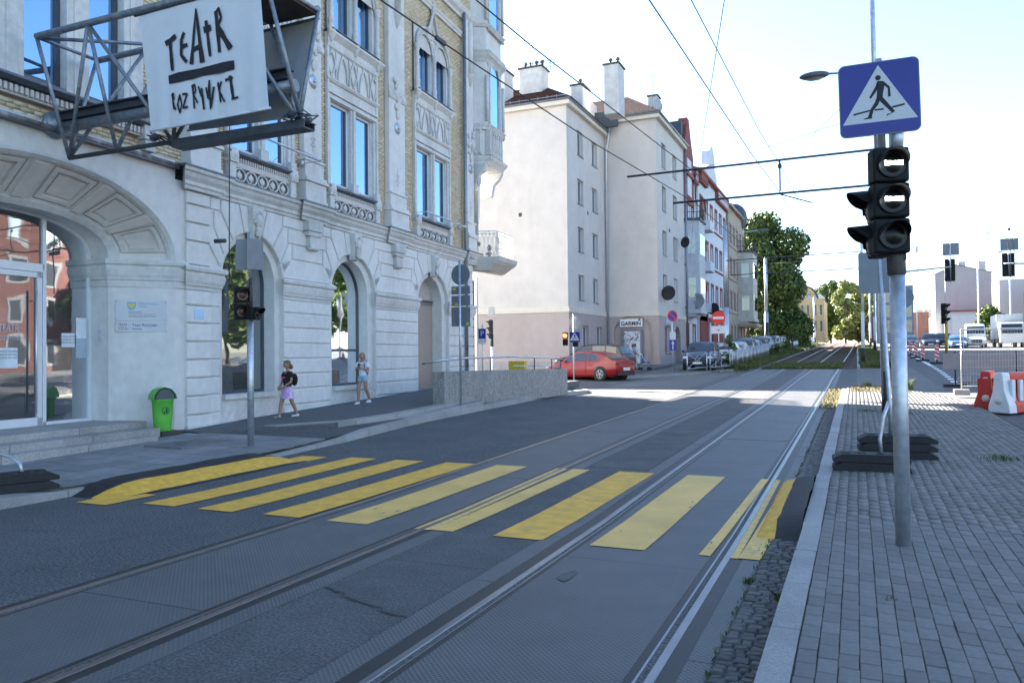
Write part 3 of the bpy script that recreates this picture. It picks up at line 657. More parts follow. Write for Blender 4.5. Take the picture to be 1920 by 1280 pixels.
# rusticated blocks on the piers
joints = [.10,.53,.94,1.335,1.735,2.13,2.53,2.92,3.27]
piers = [(0,.77,.05),(.77,1.07,.0),(3.43,5.55,.0),(8.11,10.93,.0),(13.57,15.95,.0)]
piers = [(.0,.72,.07),(.73,1.07,.03),(3.43,5.55,.045),(8.11,10.93,.045),(13.57,15.95,.045)]
bme = {}
for s0, s1, pw in piers:
    for z0, z1 in zip(joints, joints[1:]):
        q = MB(); e = .024
        ws = pw+.0; q.add([(-.01,s0-.005,z0+e*.3),(-.01,s1+.005,z0+e*.3),(-.01,s1+.005,z1-e*.3),(-.01,s0-.005,z1-e*.3),(ws-.03,s0-.005,z0+e*.5),(ws-.03,s1+.005,z0+e*.5),(ws-.03,s1+.005,z1-e*.5),(ws-.03,s0-.005,z1-e*.5),
               (ws,s0,z0+e*1.6),(ws,s1,z0+e*1.6),(ws,s1,z1-e*1.6),(ws,s0,z1-e*1.6)], [(0,1,5,4),(1,2,6,5),(2,3,7,6),(3,0,4,7),(4,5,9,8),(5,6,10,9),(6,7,11,10),(7,4,8,11),(8,9,10,11)])
        q.build('stone_block', stone_b, TH_)
for s0, s1, pw in ((0,.72,.07),(.73,1.07,.03),(3.43,5.55,.045),(8.11,10.93,.045),(13.57,15.95,.045)): q = MB(); moulding(q, IMP, s0, s1, base=pw-.045); q.build('impost_moulding', stone2, TH_)
# socle course and pilaster courses above the impost
q = MB(); q.box(-.01,.11,-.02,3.43,-.2,.30); q.box(-.01,.09,3.43,8.1,-.2,.36); q.build('socle', stone2, TH_, bevel=.01)
for z0, z1 in zip([3.80,4.33,4.73,5.13], [4.33,4.73,5.13,5.43]):
    q = MB(); slab(q, [(0,z0+.02),(.72,z0+.02),(.72,z1-.02),(0,z1-.02)], -.01, .075, ch=.02); q.build('stone_block', stone_b, TH_)
H3 = {0:(1.15,1.38,1.55), 1:(1.2,1.45,1.62), 2:(1.25,1.5,1.7)}
for i, (c, ro, ri) in enumerate(AR):
    h1, h2, h3 = H3[i]; zr_ = 4.80-SPR
    def ap(deg, k=1.0): t = R(deg); return (c+ro*k*math.cos(t), SPR+zr_*k*math.sin(t))
    def along(d0, d1, n=5): return [ap(d0+(d1-d0)*j/n) for j in range(n+1)]
    zt = 5.41; g = .013
    for sg in (1,-1):
        def mir(P): return [(c+sg*(p[0]-c), p[1]) for p in P]
        V1 = along(74,82)[::1]; x72 = ap(74); topx = c+(x72[0]-c)*1.55
        polys = [along(83,74.5)+[(c+.50,zt),(c+.22,zt)],
                 along(73,52)+[(c+h1-.02,5.14),(c+h1-.02,zt),(c+.54,zt)],
                 along(50,28)+[(c+h2-.02,4.74),(c+h2-.02,5.11),(c+h1+.02,5.11)],
                 along(26,12)+[(c+h3-.02,4.34),(c+h3-.02,4.71),(c+h2+.02,4.71)]]
        for P in polys:
            q = MB(); P = mir(P); slab(q, P if sg > 0 else P[::-1], -.01, .04, ch=.015); q.build('voussoir', stone_b, TH_)
    # keystone with carved mask
    q = MB(); vs = [(-.01,c-.17,4.62),(-.01,c+.17,4.62),(-.01,c+.24,5.43),(-.01,c-.24,5.43),(.13,c-.14,4.64),(.13,c+.14,4.64),(.20,c+.21,5.40),(.20,c-.21,5.40)]
    q.add(vs, [(0,1,5,4),(1,2,6,5),(2,3,7,6),(3,0,4,7),(4,5,6,7)]); ko = q.build('keystone', stone2, TH_, bevel=.01)
    q = MB(); q.ell((.2,c,5.08), .10,.125,.17, 16, 12); q.ell((.27,c,5.06), .03,.03,.06,8,6); q.ell((.22,c-.05,5.12),.05,.035,.03,8,6); q.ell((.22,c+.05,5.12),.05,.035,.03,8,6); q.ell((.22,c,4.97),.06,.05,.02,8,6); q.ell((.18,c,4.86),.07,.10,.13,12,8); q.ell((.18,c,4.74),.06,.06,.08,10,6)
    for k in range(13):
        a = R(200+k*-17.5); q.ell((.17+.03*random.random(), c+.15*math.cos(a)*1.0, 5.14+.17*math.sin(a) if math.sin(a) > -.2 else 5.08+.1*math.sin(a)), .05,.045,.045,7,5)
    for k in range(10): q.ell((.2, c+random.uniform(-.09,.09), random.uniform(4.7,4.95)), .05,.025,.06,6,5)
    mo = q.build('carved_mask', stone2, ko)
    for p in mo.data.polygons: p.use_smooth = True
bnd = [(1.07-.35,'x')]
rows = [(5.13,5.43,0),(4.73,5.13,1),(4.33,4.73,2)]
for z0, z1, k in rows:
    L0 = [(AR[0][0]+H3[0][k], AR[1][0]-H3[1][k]), (AR[1][0]+H3[1][k], AR[2][0]-H3[2][k]), (AR[2][0]+H3[2][k], 15.95)]
    for a, b in L0+([(.75, AR[0][0]-H3[0][k])] if AR[0][0]-H3[0][k] > .9 else []):
        q = MB(); slab(q, [(a+.018,z0+.018),(b-.018,z0+.018),(b-.018,z1-.018),(a+.018,z1-.018)], -.01, .04, ch=.015); q.build('stone_block', stone_b, TH_)
for i in range(3):
    c, ro, ri = AR[i]; nx_ = (AR[i+1][0]-AR[i+1][1]) if i < 2 else 15.95
    a0 = R(11); P = [(c+ro*math.cos(R(d)), SPR+(4.8-SPR)*math.sin(R(d))) for d in range(10,31,5)]; P = [(p[0], p[1]) for p in P if p[1] < 4.3]
    q = MB(); e = .02
    if i < 2:
        c2, r2, _ = AR[i+1]; P2 = [(c2-r2*math.cos(R(d)), SPR+(4.8-SPR)*math.sin(R(d))) for d in (30,20,10)]
        poly = [(P[0][0]+e,3.82)]+[(c2-r2-.0+.0,3.82)]+[(p[0]-e,p[1]) for p in reversed(P2) if p[1] < 4.3]+[(c2-H3[i+1][2],4.31),(c+H3[i][2],4.31)]+[(p[0]+e,p[1]) for p in reversed(P)]
    else: poly = [(P[0][0]+e,3.82),(15.95,3.82),(15.95,4.31),(c+H3[i][2],4.31)]+[(p[0]+e,p[1]) for p in reversed(P)]
    slab(q, poly, -.01, .04, ch=.015); q.build('stone_block', stone_b, TH_)
# cornice in lengths, breaking forward at the pilasters, lead cap
PIL = [(-.0,.85),(4.22,5.08),(8.88,10.0),(15.2,15.95)]
q = MB(); moulding(q, COR, -.02, 15.95); 
for a, b in PIL: moulding(q, [(w_+.10,z_+.002) if w_ > 0 else (w_,z_) for w_, z_ in COR], a, b)
q.build('cornice', stone2, TH_)
q = MB(); q.box(-.05,.275,-.28,16.2,5.862,5.885); 
for a, b in PIL: q.box(-.05,.385,a-.36,b+.36,5.866,5.905)
q.box(-.04,.16,-7.0,-.3,5.80,5.86); q.build('lead_flashing', lead, TH_)
q = MB(); q.tube([(.14,-7.0,5.86),(.14,-.32,5.86)], .05, 8); q.build('gutter_roll', M('rusty_lead', (.15,.13,.13), .6, metal=.3, var=.3, col2=(.35,.33,.33), c2s=3), TH_)
for c in (4.62, 9.44):
    q = MB(); q.box(0,.24,c-.34,c+.34,5.16,5.43); q.box(0,.20,c-.29,c+.29,5.03,5.16); q.box(0,.17,c-.2,c+.2,4.72,5.03); q.tube([(.12,c-.2,4.72),(.12,c+.2,4.72)], .07, 10); q.build('corbel', stone2, TH_, bevel=.012)
# ground-floor glazing
for i, (c, ro, ri) in enumerate(AR):
    pi_ = arcpts(c, ri, SPR, 4.62-SPR, 18)
    if i < 2:
        m_ = MB(); m_.poly([(-.46,*p) for p in [(c-ri,.93),(c+ri,.93)]+pi_[::-1]]); wo = m_.build('window', shop_g, TH_)
        q = MB()
        for (p, r_) in zip(pi_, pi_[1:]):
            v = [(-.42,*p),(-.42,*r_),(-.42,c+(r_[0]-c)*.95,SPR+(r_[1]-SPR)*.95),(-.42,c+(p[0]-c)*.95,SPR+(p[1]-SPR)*.95)]; q.quad(*v); q.quad(v[3],v[2],(-.47,v[2][1],v[2][2]),(-.47,v[3][1],v[3][2]))
        q.box(-.47,-.42,c+ri*.95,c+ri,.93,SPR); q.box(-.47,-.42,c-ri,c-ri*.95,.93,SPR); q.box(-.47,-.42,c-ri,c+ri,.90,.98)
        if i == 1: q.box(-.45,-.42,c-ri,c+ri,1.93,2.0)
        q.build('frame', frame_d, wo)
        q = MB(); q.box(-.5,.0,c-ri+.0,c+ri,.80,.91); q.box(-.5,-.12,c-ri,c+ri,-.1,.80); q.box(-.12,-.08,c-ro,c+ro,-.1,.82); q.build('sill', stone2, wo)
        # shop interior seen through the glass
        q = MB(); q.box(-2.15,-.6,c-ri,c+ri,.5,.9); q.build('shop_floor', _mats['lobby'], wo)
        if i == 0:
            q = MB(); q.box(-1.1,-1.0,c-.9,c-.6,1.0,3.2); q.build('banner_stand', M('teal_banner', (.12,.30,.26), .7, var=.3, scale=3), wo)
            q = MB(); q.ell((-.75,c-.55,1.95),.09,.13,.14,12,8); q.ell((-.8,c-.5,1.5),.14,.24,.36,12,8); q.build('seated_figure', M('dark_cloth', (.02,.02,.025), .9), wo)
    else:
        q = MB(); q.quad((-.5,c-ri,.5),(-.5,c+ri,.5),(-.5,c+ri,3.78),(-.5,c-ri,3.78)); q.box(-.5,-.42,c-ri,c+ri,.5,.62); do = q.build('door', M('beige_shutter', (.33,.26,.215), .6, var=.06), TH_)
        q = MB(); q.poly([(-.5,*p) for p in [(c-ri,3.8),(c+ri,3.8)]+pi_[::-1]]); q.build('fanlight_panel', M('beige_panel', (.40,.36,.33), .7), do)
        q = MB(); q.box(-.49,-.46,c-ri,c+ri,3.76,3.82); q.build('transom', frame_d, do)
# plates on the wall
def onwall(mb, s0, s1, z0, z1, w0, w1): mb.box(w0, w1, s0, s1, z0, z1)
sp = empty('wall_plaque', (-.17-.0,-.17-.27-.0,0), 0, parent=TH_)   # the splayed jamb turns 45 degrees
sp.location = (0,-.27,0); sp.rotation_euler = (0,0,R(-45))
acr = M('acrylic_plate', (.42,.45,.50), .25, var=.04); ink = M('ink', (.03,.03,.035), .6); bluei = M('blue_ink', (.12,.35,.62), .6)
q = MB(); q.box(.012,.022,-1.14,-.17,2.56,2.99); q.box(.012,.022,-1.14,-.17,2.33,2.545)
q.build('plate', acr, sp)
def stext(s_, size, y, z, mt_=ink, fx_=1., al='LEFT'): return text(s_, size, mt_, sp, (.0235,y,z), (R(90),0,R(90)), font_xy=(fx_,1), depth=.0006, align=al)
stext('Wojewodztwo', .062, -.70, 2.925, bluei); stext('Slaskie', .062, -.70, 2.865, bluei); stext('Instytucja Kultury', .036, -.90, 2.745); stext('Samorzadu Wojewodztwa Slaskiego', .036, -.90, 2.66)
stext('Teatr Rozrywki', .075, -.83, 2.475); stext('Dyrekcja', .05, -.83, 2.395); stext('TEATR', .075, -1.09, 2.48, fx_=.75); stext('ROZRYWKI', .045, -1.09, 2.39, fx_=.8)
q = MB(); q.box(.0235,.0242,-.90,-.38,2.70,2.704); q.box(.0235,.0242,-1.09,-.93,2.425,2.431); q.build('rule_line', ink, sp)
q = MB(); P = [(-.92,2.95),(-.76,2.95),(-.76,2.86),(-.80,2.80),(-.84,2.78),(-.88,2.80),(-.92,2.86)]; q.poly([(.0235,*p) for p in P]); q.build('shield', bluei, sp)
q = MB(); P = [(-.84,2.94),(-.82,2.91),(-.775,2.93),(-.785,2.86),(-.82,2.84),(-.84,2.80),(-.86,2.84),(-.895,2.86),(-.905,2.93),(-.86,2.91)]; q.poly([(.0242,*p) for p in P]); q.build('eagle', M('gold_ink', (.65,.55,.08), .6), sp)
q = MB()
for y in (-1.12,-.19):
    for z in (2.96,2.60,2.515,2.36): q.lathe([(.012,.022),(.012,.035),(.001,.037)], 8, (0,y,z), axis='x')
q.build('stud', galv, sp)
q = MB(); q.box(.072,.082,.20,.50,2.63,2.85); q.build('street_number_plate', M('blue_plate', (.40,.58,.78), .3, var=.1, scale=4), TH_, bevel=.004)
q = MB(); q.box(-.18,-.17,-1.175,-1.15,2.0,2.0); 
q = MB(); q.box(-1.18,-1.08,-1.175,-1.135,2.13,2.38); q.build('intercom', galv, TH_, bevel=.006)
q = MB(); q.tube([(.08,-.10,.22),(.08,-.10,1.6)], .03, 8)

# ---- yellow brickwork, real bricks on a mortar wall
q = MB()
for a, b, z0 in ((-7,-5.6,5.85),(-5.6,-1.25,5.85),(-1.25,1.3,5.85),(3.95,5.48,5.85),(8.32,10.85,5.85),(13.85,16.3,5.85),(1.3,3.95,14.1),(5.48,8.32,14.1),(10.85,13.85,14.1),(1.3,1.45,5.85),(3.8,3.95,5.85)):
    z1 = 6.6 if a == -5.6 else 20.4; q.quad((-.062,a,z0),(-.062,b,z0),(-.062,b,z1),(-.062,a,z1))
for c_, h_ in ((2.62,1.30),(6.9,1.42),(12.35,1.49)):
    P = [(c_-h_-.1,13.4),(c_-h_-.1,14.15),(c_+h_+.1,14.15),(c_+h_+.1,13.4)]; q.poly([(-.062,*p) for p in P])
for c_, h_ in ((2.62,1.30),(6.9,1.42),(12.35,1.49)):
    for sg in (-1,1): a, b = sorted((c_+sg*(h_+.12), c_+sg*(h_-.2))); q.quad((-.066,a,5.85),(-.066,b,5.85),(-.066,b,14.2),(-.066,a,14.2))
q.quad((-.062,-5.6,10.2),(-.062,-1.25,10.2),(-.062,-1.25,20.4),(-.062,-5.6,20.4))
q.build('mortar_wall', mortar, TH_, kind='stuff')
WB = [(-5.6,-1.25,6.2,10.2),(1.3,3.95,5.85,13.4),(5.48,8.32,5.85,13.4),(10.85,13.85,5.85,13.4)]+[(a,b,5.85,15.6) for a, b in PIL]
A = []; row = 0; z = 5.91; rg = random.Random(3)
while z < 16.4:
    s_ = -6.9-(row % 2)*.13
    while s_ < 16.05:
        a, b = s_+.006, s_+.252; ok = True
        for (x0,x1,zz0,zz1) in WB:
            if zz0-.02 < z < zz1:
                if a >= x0 and b <= x1: ok = False; break
                if a < x0 < b: b = x0
                elif a < x1 < b: a = x1
        if ok and b-a > .03: w_ = -.046+rg.gauss(0,.0015); A.append((-.066, w_, a, min(b,16.05), z, z+.067))
        s_ += .26
    z += .078; row += 1
V, F = boxes(A); mi = np.repeat(np.random.default_rng(5).choice([0,0,0,1,2], len(A)), 6)
npmesh('brickwork', V, F, [ybrick, ybrick2, ybrick3], TH_, mi, kind='stuff')
# string courses above
q = MB(); moulding(q, [(-.06,14.42),(.03,14.42),(.05,14.5),(.09,14.55),(.09,14.6),(-.06,14.62)], 10.0, 15.2); moulding(q, [(-.06,14.42),(.03,14.42),(.05,14.5),(.09,14.55),(.09,14.6),(-.06,14.62)], 5.08, 8.88)
moulding(q, [(-.06,15.2),(.04,15.2),(.06,15.32),(.16,15.42),(.2,15.55),(.2,15.62),(-.06,15.66)], -7, 16.0); q.build('string_course', stone2, TH_)

# ---- pilasters with stepped base
def star(mb, c, z, w_=.02, sc=1.):
    for a in (0,50,130,180,230,310): 
        t = R(a+90); mb.ell((w_, c+.11*math.cos(t)*sc, z+.13*math.sin(t)*sc), .02,.045*sc,.05*sc,7,5)
    mb.ell((w_, c, z+.26*sc), .018,.03*sc,.10*sc,7,5); mb.ell((w_, c, z-.22*sc), .018,.04*sc,.05*sc,7,5); mb.ell((w_,c,z),.022,.05*sc,.06*sc,8,6)
for a, b in PIL:
    q = MB(); d = .12
    q.box(-.06,d+.14,a-.07,b+.07,5.905,6.02); q.box(-.06,d+.10,a-.05,b+.05,6.02,6.48); q.box(-.06,d+.16,a-.09,b+.09,6.48,6.56); q.box(-.06,d+.11,a-.06,b+.06,6.56,6.66)
    q.box(-.06,d+.04,a,b,6.66,7.05); q.box(-.06,d+.08,a-.03,b+.03,7.05,7.12); q.box(-.06,d,a+.02,b-.02,7.12,15.25)
    q.box(-.06,d+.06,a-.03,b+.03,8.9,9.05) if False else None
    po_ = q.build('pilaster', stone, TH_, bevel=.012)
    if a > 1:
        q = MB(); c = (a+b)/2; star(q, c, 7.62, d+.005); q.build('star_ornament', stone2, po_)
        q = MB(); moulding(q, [(0,10.15),(.06,10.2),(.08,10.3),(.04,10.42),(.03,10.55),(0,10.6)], a+.02, b-.02, base=d-.02)
        for k in range(14): q.ell((d+.04, c+random.uniform(-.28,.28), 10.3+random.uniform(-.45,.55)), .06, random.uniform(.05,.11), random.uniform(.05,.12), 7, 5)
        q.ell((d+.03,c,9.75),.05,.09,.2,8,6); q.build('leaf_ornament', stone2, po_)
        q = MB(); q.lathe([(.19,0),(.19,.03),(.001,.04)], 16, (d,c,9.28), axis='x'); q.ell((d+.06,c,9.28),.05,.05,.05,8,6); q.build('wall_rosette', galv, po_)
        q = MB(); q.lathe([(.02,12.6),(.1,12.75),(.16,12.95),(.2,13.0),(.2,13.1)], 10, (d,c,0)); q.lathe([(.13,13.1),(.13,15.2)], 10, (d+.02,c,0)); q.build('half_column', stone2, po_)

# ---- window bays of the two upper storeys
def bay(c, hw, first=True):
    B = empty('window_bay', (0,c,0), 0, parent=TH_)
    wd = -.17
    # surround jambs and mullion, lower window
    q = MB()
    for sg in (-1,1):
        a, b = sorted((sg*hw, sg*(hw-.10))); q.box(-.06,.045,a,b,6.62,11.0)
        a, b = sorted((sg*(hw-.10), sg*(hw-.22))); q.box(wd-.05,-.0,a,b,6.62,9.12)
        a, b = sorted((sg*(hw-.20), sg*(hw-.28))); q.box(wd-.05,-.08,a,b,6.62,9.12)
    q.box(wd-.05,.0,-.13,.13,6.62,9.12); q.box(-.005,.06,-.06,.06,6.62,9.12); q.box(0,.10,-.15,.15,6.62,6.92); q.box(0,.12,hw-.25,hw-.02,6.62,6.86)
    q.box(wd-.05,.0,-hw+.1,hw-.1,9.12,9.72); q.box(-.02,.05,-hw+.08,hw-.08,9.14,9.26); q.box(-.02,.07,-hw+.02,hw-.02,9.30,9.36)
    moulding(q, [(0,9.62),(.05,9.64),(.09,9.70),(.09,9.74),(0,9.77)], -hw+.04, hw-.04)
    q.build('stone_surround', stone2, B, bevel=.006)
    for sg in (-1,1):
        a, b = sorted((sg*.13, sg*(hw-.27))); m_ = MB(); m_.quad((wd,a,6.78),(wd,b,6.78),(wd,b,9.12),(wd,a,9.12)); wo = m_.build('window', win_g, B)
        m_ = MB(); 
        for (x0,x1,z0,z1) in ((a,a+.05,6.72,9.12),(b-.07,b,6.72,9.12),(a,b,6.72,6.80),(a,b,9.05,9.12)): m_.box(wd-.02,wd+.05,x0,x1,z0,z1)
        m_.build('frame', frame_w, wo)
        m_ = MB(); m_.box(wd-.01,wd+.03,b-.12,b-.07,6.8,9.05); m_.build('frame_shade', frame_d, wo)  # dark strip painted in for the shadow at the pane's right edge
    # sill + balustrade panel
    q = MB(); moulding(q, [(-.06,6.52),(.10,6.54),(.16,6.58),(.16,6.62),(-.06,6.66)], -hw+.12, hw-.12); q.box(-.4,.02,-hw+.1,hw-.1,6.6,6.70); q.build('sill', lead, B)
    q = MB()
    for sg in (-1,1):
        a, b = sorted((sg*(hw-.02), sg*(hw-.24))); q.box(-.06,.10,a,b,5.9,6.36); q.box(-.06,.15,a-.03,b+.03,6.36,6.66); q.lathe([(.001,0),(.17,0),(.17,.14),(.12,.17),(.001,.17)], 10, (0,(a+b)/2,6.53), axis='x')
        q.ell((.16,(a+b)/2,6.53),.03,.06,.06,8,5)
    q.build('bracket_post', stone2, B, kind='stuff')
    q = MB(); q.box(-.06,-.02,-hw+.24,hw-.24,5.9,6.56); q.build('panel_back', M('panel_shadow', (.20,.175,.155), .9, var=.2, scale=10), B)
    q = MB(); x0, x1 = -hw+.25, hw-.25; q.box(-.03,.045,x0,x1,6.28,6.34); q.box(-.03,.045,x0,x1,5.9,5.95)
    n = int((x1-x0)/.085)
    for k in range(n): xx = x0+(k+.25)*(x1-x0)/n; q.box(-.03,.05,xx,xx+.045,6.42,6.52)
    q.box(-.03,.03,x0,x1,6.34,6.42); q.build('dentils', warm, B)
    r_ = (x1-x0)/10
    for k in range(5):
        cc = x0+r_*(2*k+1); q = MB(); q.tube([(.02,cc+r_*.93*math.cos(t),6.115+.155*math.sin(t)) for t in [2*math.pi*j/16 for j in range(16)]], .021, 6, closed=True)
        q.ell((.0,cc,6.115),.03,r_*.5,.08,8,6); q.ell((.0,cc,6.115),.035,r_*.16,.13,6,5); q.build('ring_ornament', stone2, B)
    # frieze with crossing tracery
    q = MB(); q.box(-.06,.0,-hw+.1,hw-.1,9.72,10.62); q.build('frieze_panel', stone, B)
    q = MB(); 
    for k in range(-2,3):
        for sg in (-1,1):
            P = []
            for j in range(9):
                t = j/8; P.append((.02+.025*math.sin(t*math.pi), (k*.5*(hw/1.2))+sg*(.30*math.cos(t*math.pi/2)**.7-.05), 9.78+.8*t))
            P = [p for p in P if abs(p[1]) < hw-.12]
            if len(P) > 1: q.tube(P, .03, 5)
            P2 = [(p[0], p[1], 20.36-p[2]) for p in P]
            if len(P2) > 1 and k % 2 == 0: q.tube(P2, .026, 5)
    q.build('tracery', stone2, B)
    # upper sill
    q = MB(); moulding(q, [(0,10.58),(.06,10.62),(.08,10.7),(.08,10.84),(.16,10.92),(.22,10.98),(.22,11.04),(0,11.08)], -hw+.06, hw-.06); q.build('sill_moulding', stone2, B)
    q = MB(); q.box(-.3,.235,-hw+.02,hw-.02,11.075,11.10); q.build('sill_cap', lead, B)
    # upper windows: two round-headed lights
    ri = (hw-.38)/2; cc = ri+.11; q = MB(); ops = [(arcpts(-cc, ri, 12.65, ri*1.05, 12), 11.1), (arcpts(cc, ri, 12.65, ri*1.05, 12), 11.1)]
    arch_wall(q, -hw+.04, hw-.04, 11.1, 13.45, ops, .0)
    for P, sl_ in ops: reveal(q, P, 11.1, 0, wd)
    q.build('arcade', stone, B)
    for s0_, P in ((-cc, ops[0][0]), (cc, ops[1][0])):
        m_ = MB(); m_.poly([(wd,*p) for p in [(P[0][0],11.1),(P[-1][0],11.1)]+P[::-1]]); wo = m_.build('window', win_g, B)
        m_ = MB()
        for (p, r2) in zip(P, P[1:]): m_.quad((wd+.04,*p),(wd+.04,*r2),(wd+.04,s0_+(r2[0]-s0_)*.88,12.65+(r2[1]-12.65)*.88),(wd+.04,s0_+(p[0]-s0_)*.88,12.65+(p[1]-12.65)*.88))
        m_.box(wd,wd+.04,P[0][0],P[0][0]+.06,11.1,12.65); m_.box(wd,wd+.04,P[-1][0]-.06,P[-1][0],11.1,12.65); m_.box(wd,wd+.04,P[0][0],P[-1][0],11.1,11.17); m_.build('frame', frame_d, wo)
        q = MB()
        for k_, off in ((.06,1.06),(.03,1.16)): q.tube([(k_, s0_+(p[0]-s0_)*off, 12.65+(p[1]-12.65)*off) for p in P], .035, 6)
        q.build('hood_roll', stone2, wo)
    for x in (-hw+.12, 0, hw-.12):
        q = MB(); q.lathe([(.001,10.72),(.05,10.78),(.12,10.95),(.13,11.1),(.09,11.16),(.075,11.3),(.09,11.34),(.09,11.42),(.065,11.46),(.06,12.45),(.09,12.5),(.10,12.62),(.12,12.68)], 12, (.10,x,0)); q.build('colonnette', stone2, B)
    # ogee hood
    P = []; 
    for j in range(15):
        t = j/14; P.append((.08, -hw+.12+(hw-.12)*(t if t < .0 else t), 12.7+ (1.0*math.sqrt(max(0,1-(1-min(t/.62,1))**2))*.8 if t <= .62 else .8+.9*((t-.62)/.38)**1.6)))
    q = MB(); q.tube(P, .055, 6); q.tube([(p[0],-p[1],p[2]) for p in P], .055, 6); q.lathe([(.06,14.2),(.12,14.35),(.05,14.45),(.10,14.6),(.001,14.75)], 8, (.08,0,0)); q.build('ogee_hood', stone2, B)
    q = MB(); pts = [(0,p[1],p[2]) for p in P]+[(0,-p[1],p[2]) for p in P[::-1]]+[(0,hw-.12,12.7)]; q.add([(.012,0,12.7)]+[(.012,p[1],p[2]) for p in P]+[(.012,-p[1],p[2]) for p in P[::-1]], [(0,i,i+1) for i in range(1,30)]); q.build('tympanum', warm, B)
    q = MB(); 
    for k in range(16): q.ell((.03, random.uniform(-.5,.5), 13.3+random.uniform(-.15,.35)), .03,.07,.06,6,5)
    q.build('leaf_relief', stone2, B, kind='stuff')
    return B
bay(2.62, 1.30); bay(6.90, 1.42); bay(12.35, 1.49)
for z0 in (16.2,):
    for c in (2.62, 6.9, 12.35):
        m_ = MB(); m_.box(-.06,.01,c-1,c+1,z0,18.6); m_.build('window_surround', stone, TH_); m_ = MB(); m_.quad((.012,c-.8,z0+.2),(.012,c+.8,z0+.2),(.012,c+.8,18.4),(.012,c-.8,18.4)); m_.build('window', win_g, TH_)
# big triple window above the portal
B = empty('window_bay', (0,-3.36,0), 0, parent=TH_); q = MB(); wd = -.17
for s_ in (-1.95,-.66,.66,1.95): q.box(wd-.05,.04,s_-.24,s_+.24,6.62,11.2); q.box(0,.07,s_-.10,s_+.10,6.62,11.2)
q.box(wd-.05,.05,-2.2,2.2,9.6,10.2); q.build('stone_surround', stone2, B, bevel=.01)
for a, b in ((-1.71,-.90),(-.42,.42),(.90,1.71)):
    m_ = MB(); m_.quad((wd,a,6.75),(wd,b,6.75),(wd,b,9.6),(wd,a,9.6)); wo = m_.build('window', win_g, B); m_ = MB()
    for x0,x1,z0,z1 in ((a,a+.05,6.68,9.6),(b-.09,b,6.68,9.6),(a,b,6.68,6.77)): m_.box(wd-.02,wd+.04,x0,x1,z0,z1)
    m_.build('frame', frame_d, wo)
q = MB(); moulding(q, [(-.06,6.44),(.14,6.46),(.24,6.52),(.24,6.56),(-.06,6.64)], -2.25, 2.25); q.box(-.35,.02,-2.2,2.2,6.58,6.68); q.build('sill', lead, B)
q = MB()
for k in range(44): x = -2.1+k*.097; q.box(-.05,.12,x,x+.055,6.30,6.42)
q.box(-.05,.06,-2.15,2.15,6.26,6.32); q.build('dentils', warm, B)
q = MB(); q.box(-.06,.14,2.15,2.42,5.98,6.5); q.box(-.06,.18,2.1,2.46,6.2,6.5); q.build('bracket_post', stone2, B, bevel=.02)
# downpipe
q = MB(); q.tube([(.14,15.02,-.2),(.14,15.02,15.4)], .068, 12)
for z in (1.2,3.2,5.2,7.4,9.6,11.8): q.lathe([(.078,z),(.078,z+.05)], 12, (.14,15.02,0))
q.build('downpipe', zinc, TH_)

# ---- corner oriel and balcony
OR = empty('oriel', (0,16.0,0), 0, parent=TH_)
def ring(o, s0=.05, s1=2.15, out=.55): 
    return [(-.1,s0-o*.3), (out+o,s0+.32-o*.4), (out+o,s1+o*.4), (-.1-o*.2,s1+.8+o)]
def oslab(mb, o, z0, z1, o2=None):
    A_ = ring(o); B_ = ring(o if o2 is None else o2)
    mb.add([(*p,z0) for p in A_]+[(*p,z1) for p in B_], [(0,1,5,4),(1,2,6,5),(2,3,7,6),(3,0,4,7),(0,3,2,1),(4,5,6,7)])
q = MB(); oslab(q, -.04, 10.0, 20.4); q.build('oriel_wall', stone, OR)
for z in (9.95, 14.2):
    q = MB(); oslab(q, -.02, z-.35, z-.22, .05); oslab(q, .05, z-.22, z-.12, .14); oslab(q, .16, z-.12, z, .20); q.build('moulding', stone2, OR)
q = MB(); 
for z in (11.15, 15.3, 14.2+.0): q = MB(); oslab(q, .06, z, z+.08, .12); oslab(q, .12, z+.08, z+.13, .15); q.build('moulding', stone2, OR)
q = MB()
for k in range(16): s_ = .5+k*.11; q.box(.55,.66,s_,s_+.06,11.08,11.15); q.box(.55,.66,s_,s_+.06,15.22,15.3)
q.build('dentils', stone2, OR, kind='stuff')
# windows on the front facet, brick strip on the side facet
for z0, zs, zc in ((11.4,13.3,13.95),(15.6,18.0,18.6)):
    P = arcpts(1.25, .52, zs, zc-zs, 12); m_ = MB(); m_.poly([(.52,*p) for p in [(P[0][0],z0),(P[-1][0],z0)]+P[::-1]]); wo = m_.build('window', win_g, OR)
    q = MB()
    for off, k_ in ((1.12,.56),(1.35,.53)): q.tube([(k_, 1.25+(p[0]-1.25)*off, zs+(p[1]-zs)*off) for p in P], .05, 6)
    for sg in (-1,1): q.box(.5,.60,1.25+sg*.62-.06,1.25+sg*.62+.06,z0,zs); q.tube([(.58,1.25+sg*.92,z0),(.58,1.25+sg*.92,zs)], .07, 8)
    for k in range(12): q.ell((.54, 1.25+random.choice((-1,1))*random.uniform(.5,.85), zc-.1+random.uniform(-.1,.35)),.04,.09,.09,6,5)
    q.build('stone_surround', stone2, wo)
q = MB(); q.quad((.03,.10,11.4),(.33,.20,11.4),(.33,.20,13.6),(.03,.10,13.6)); 
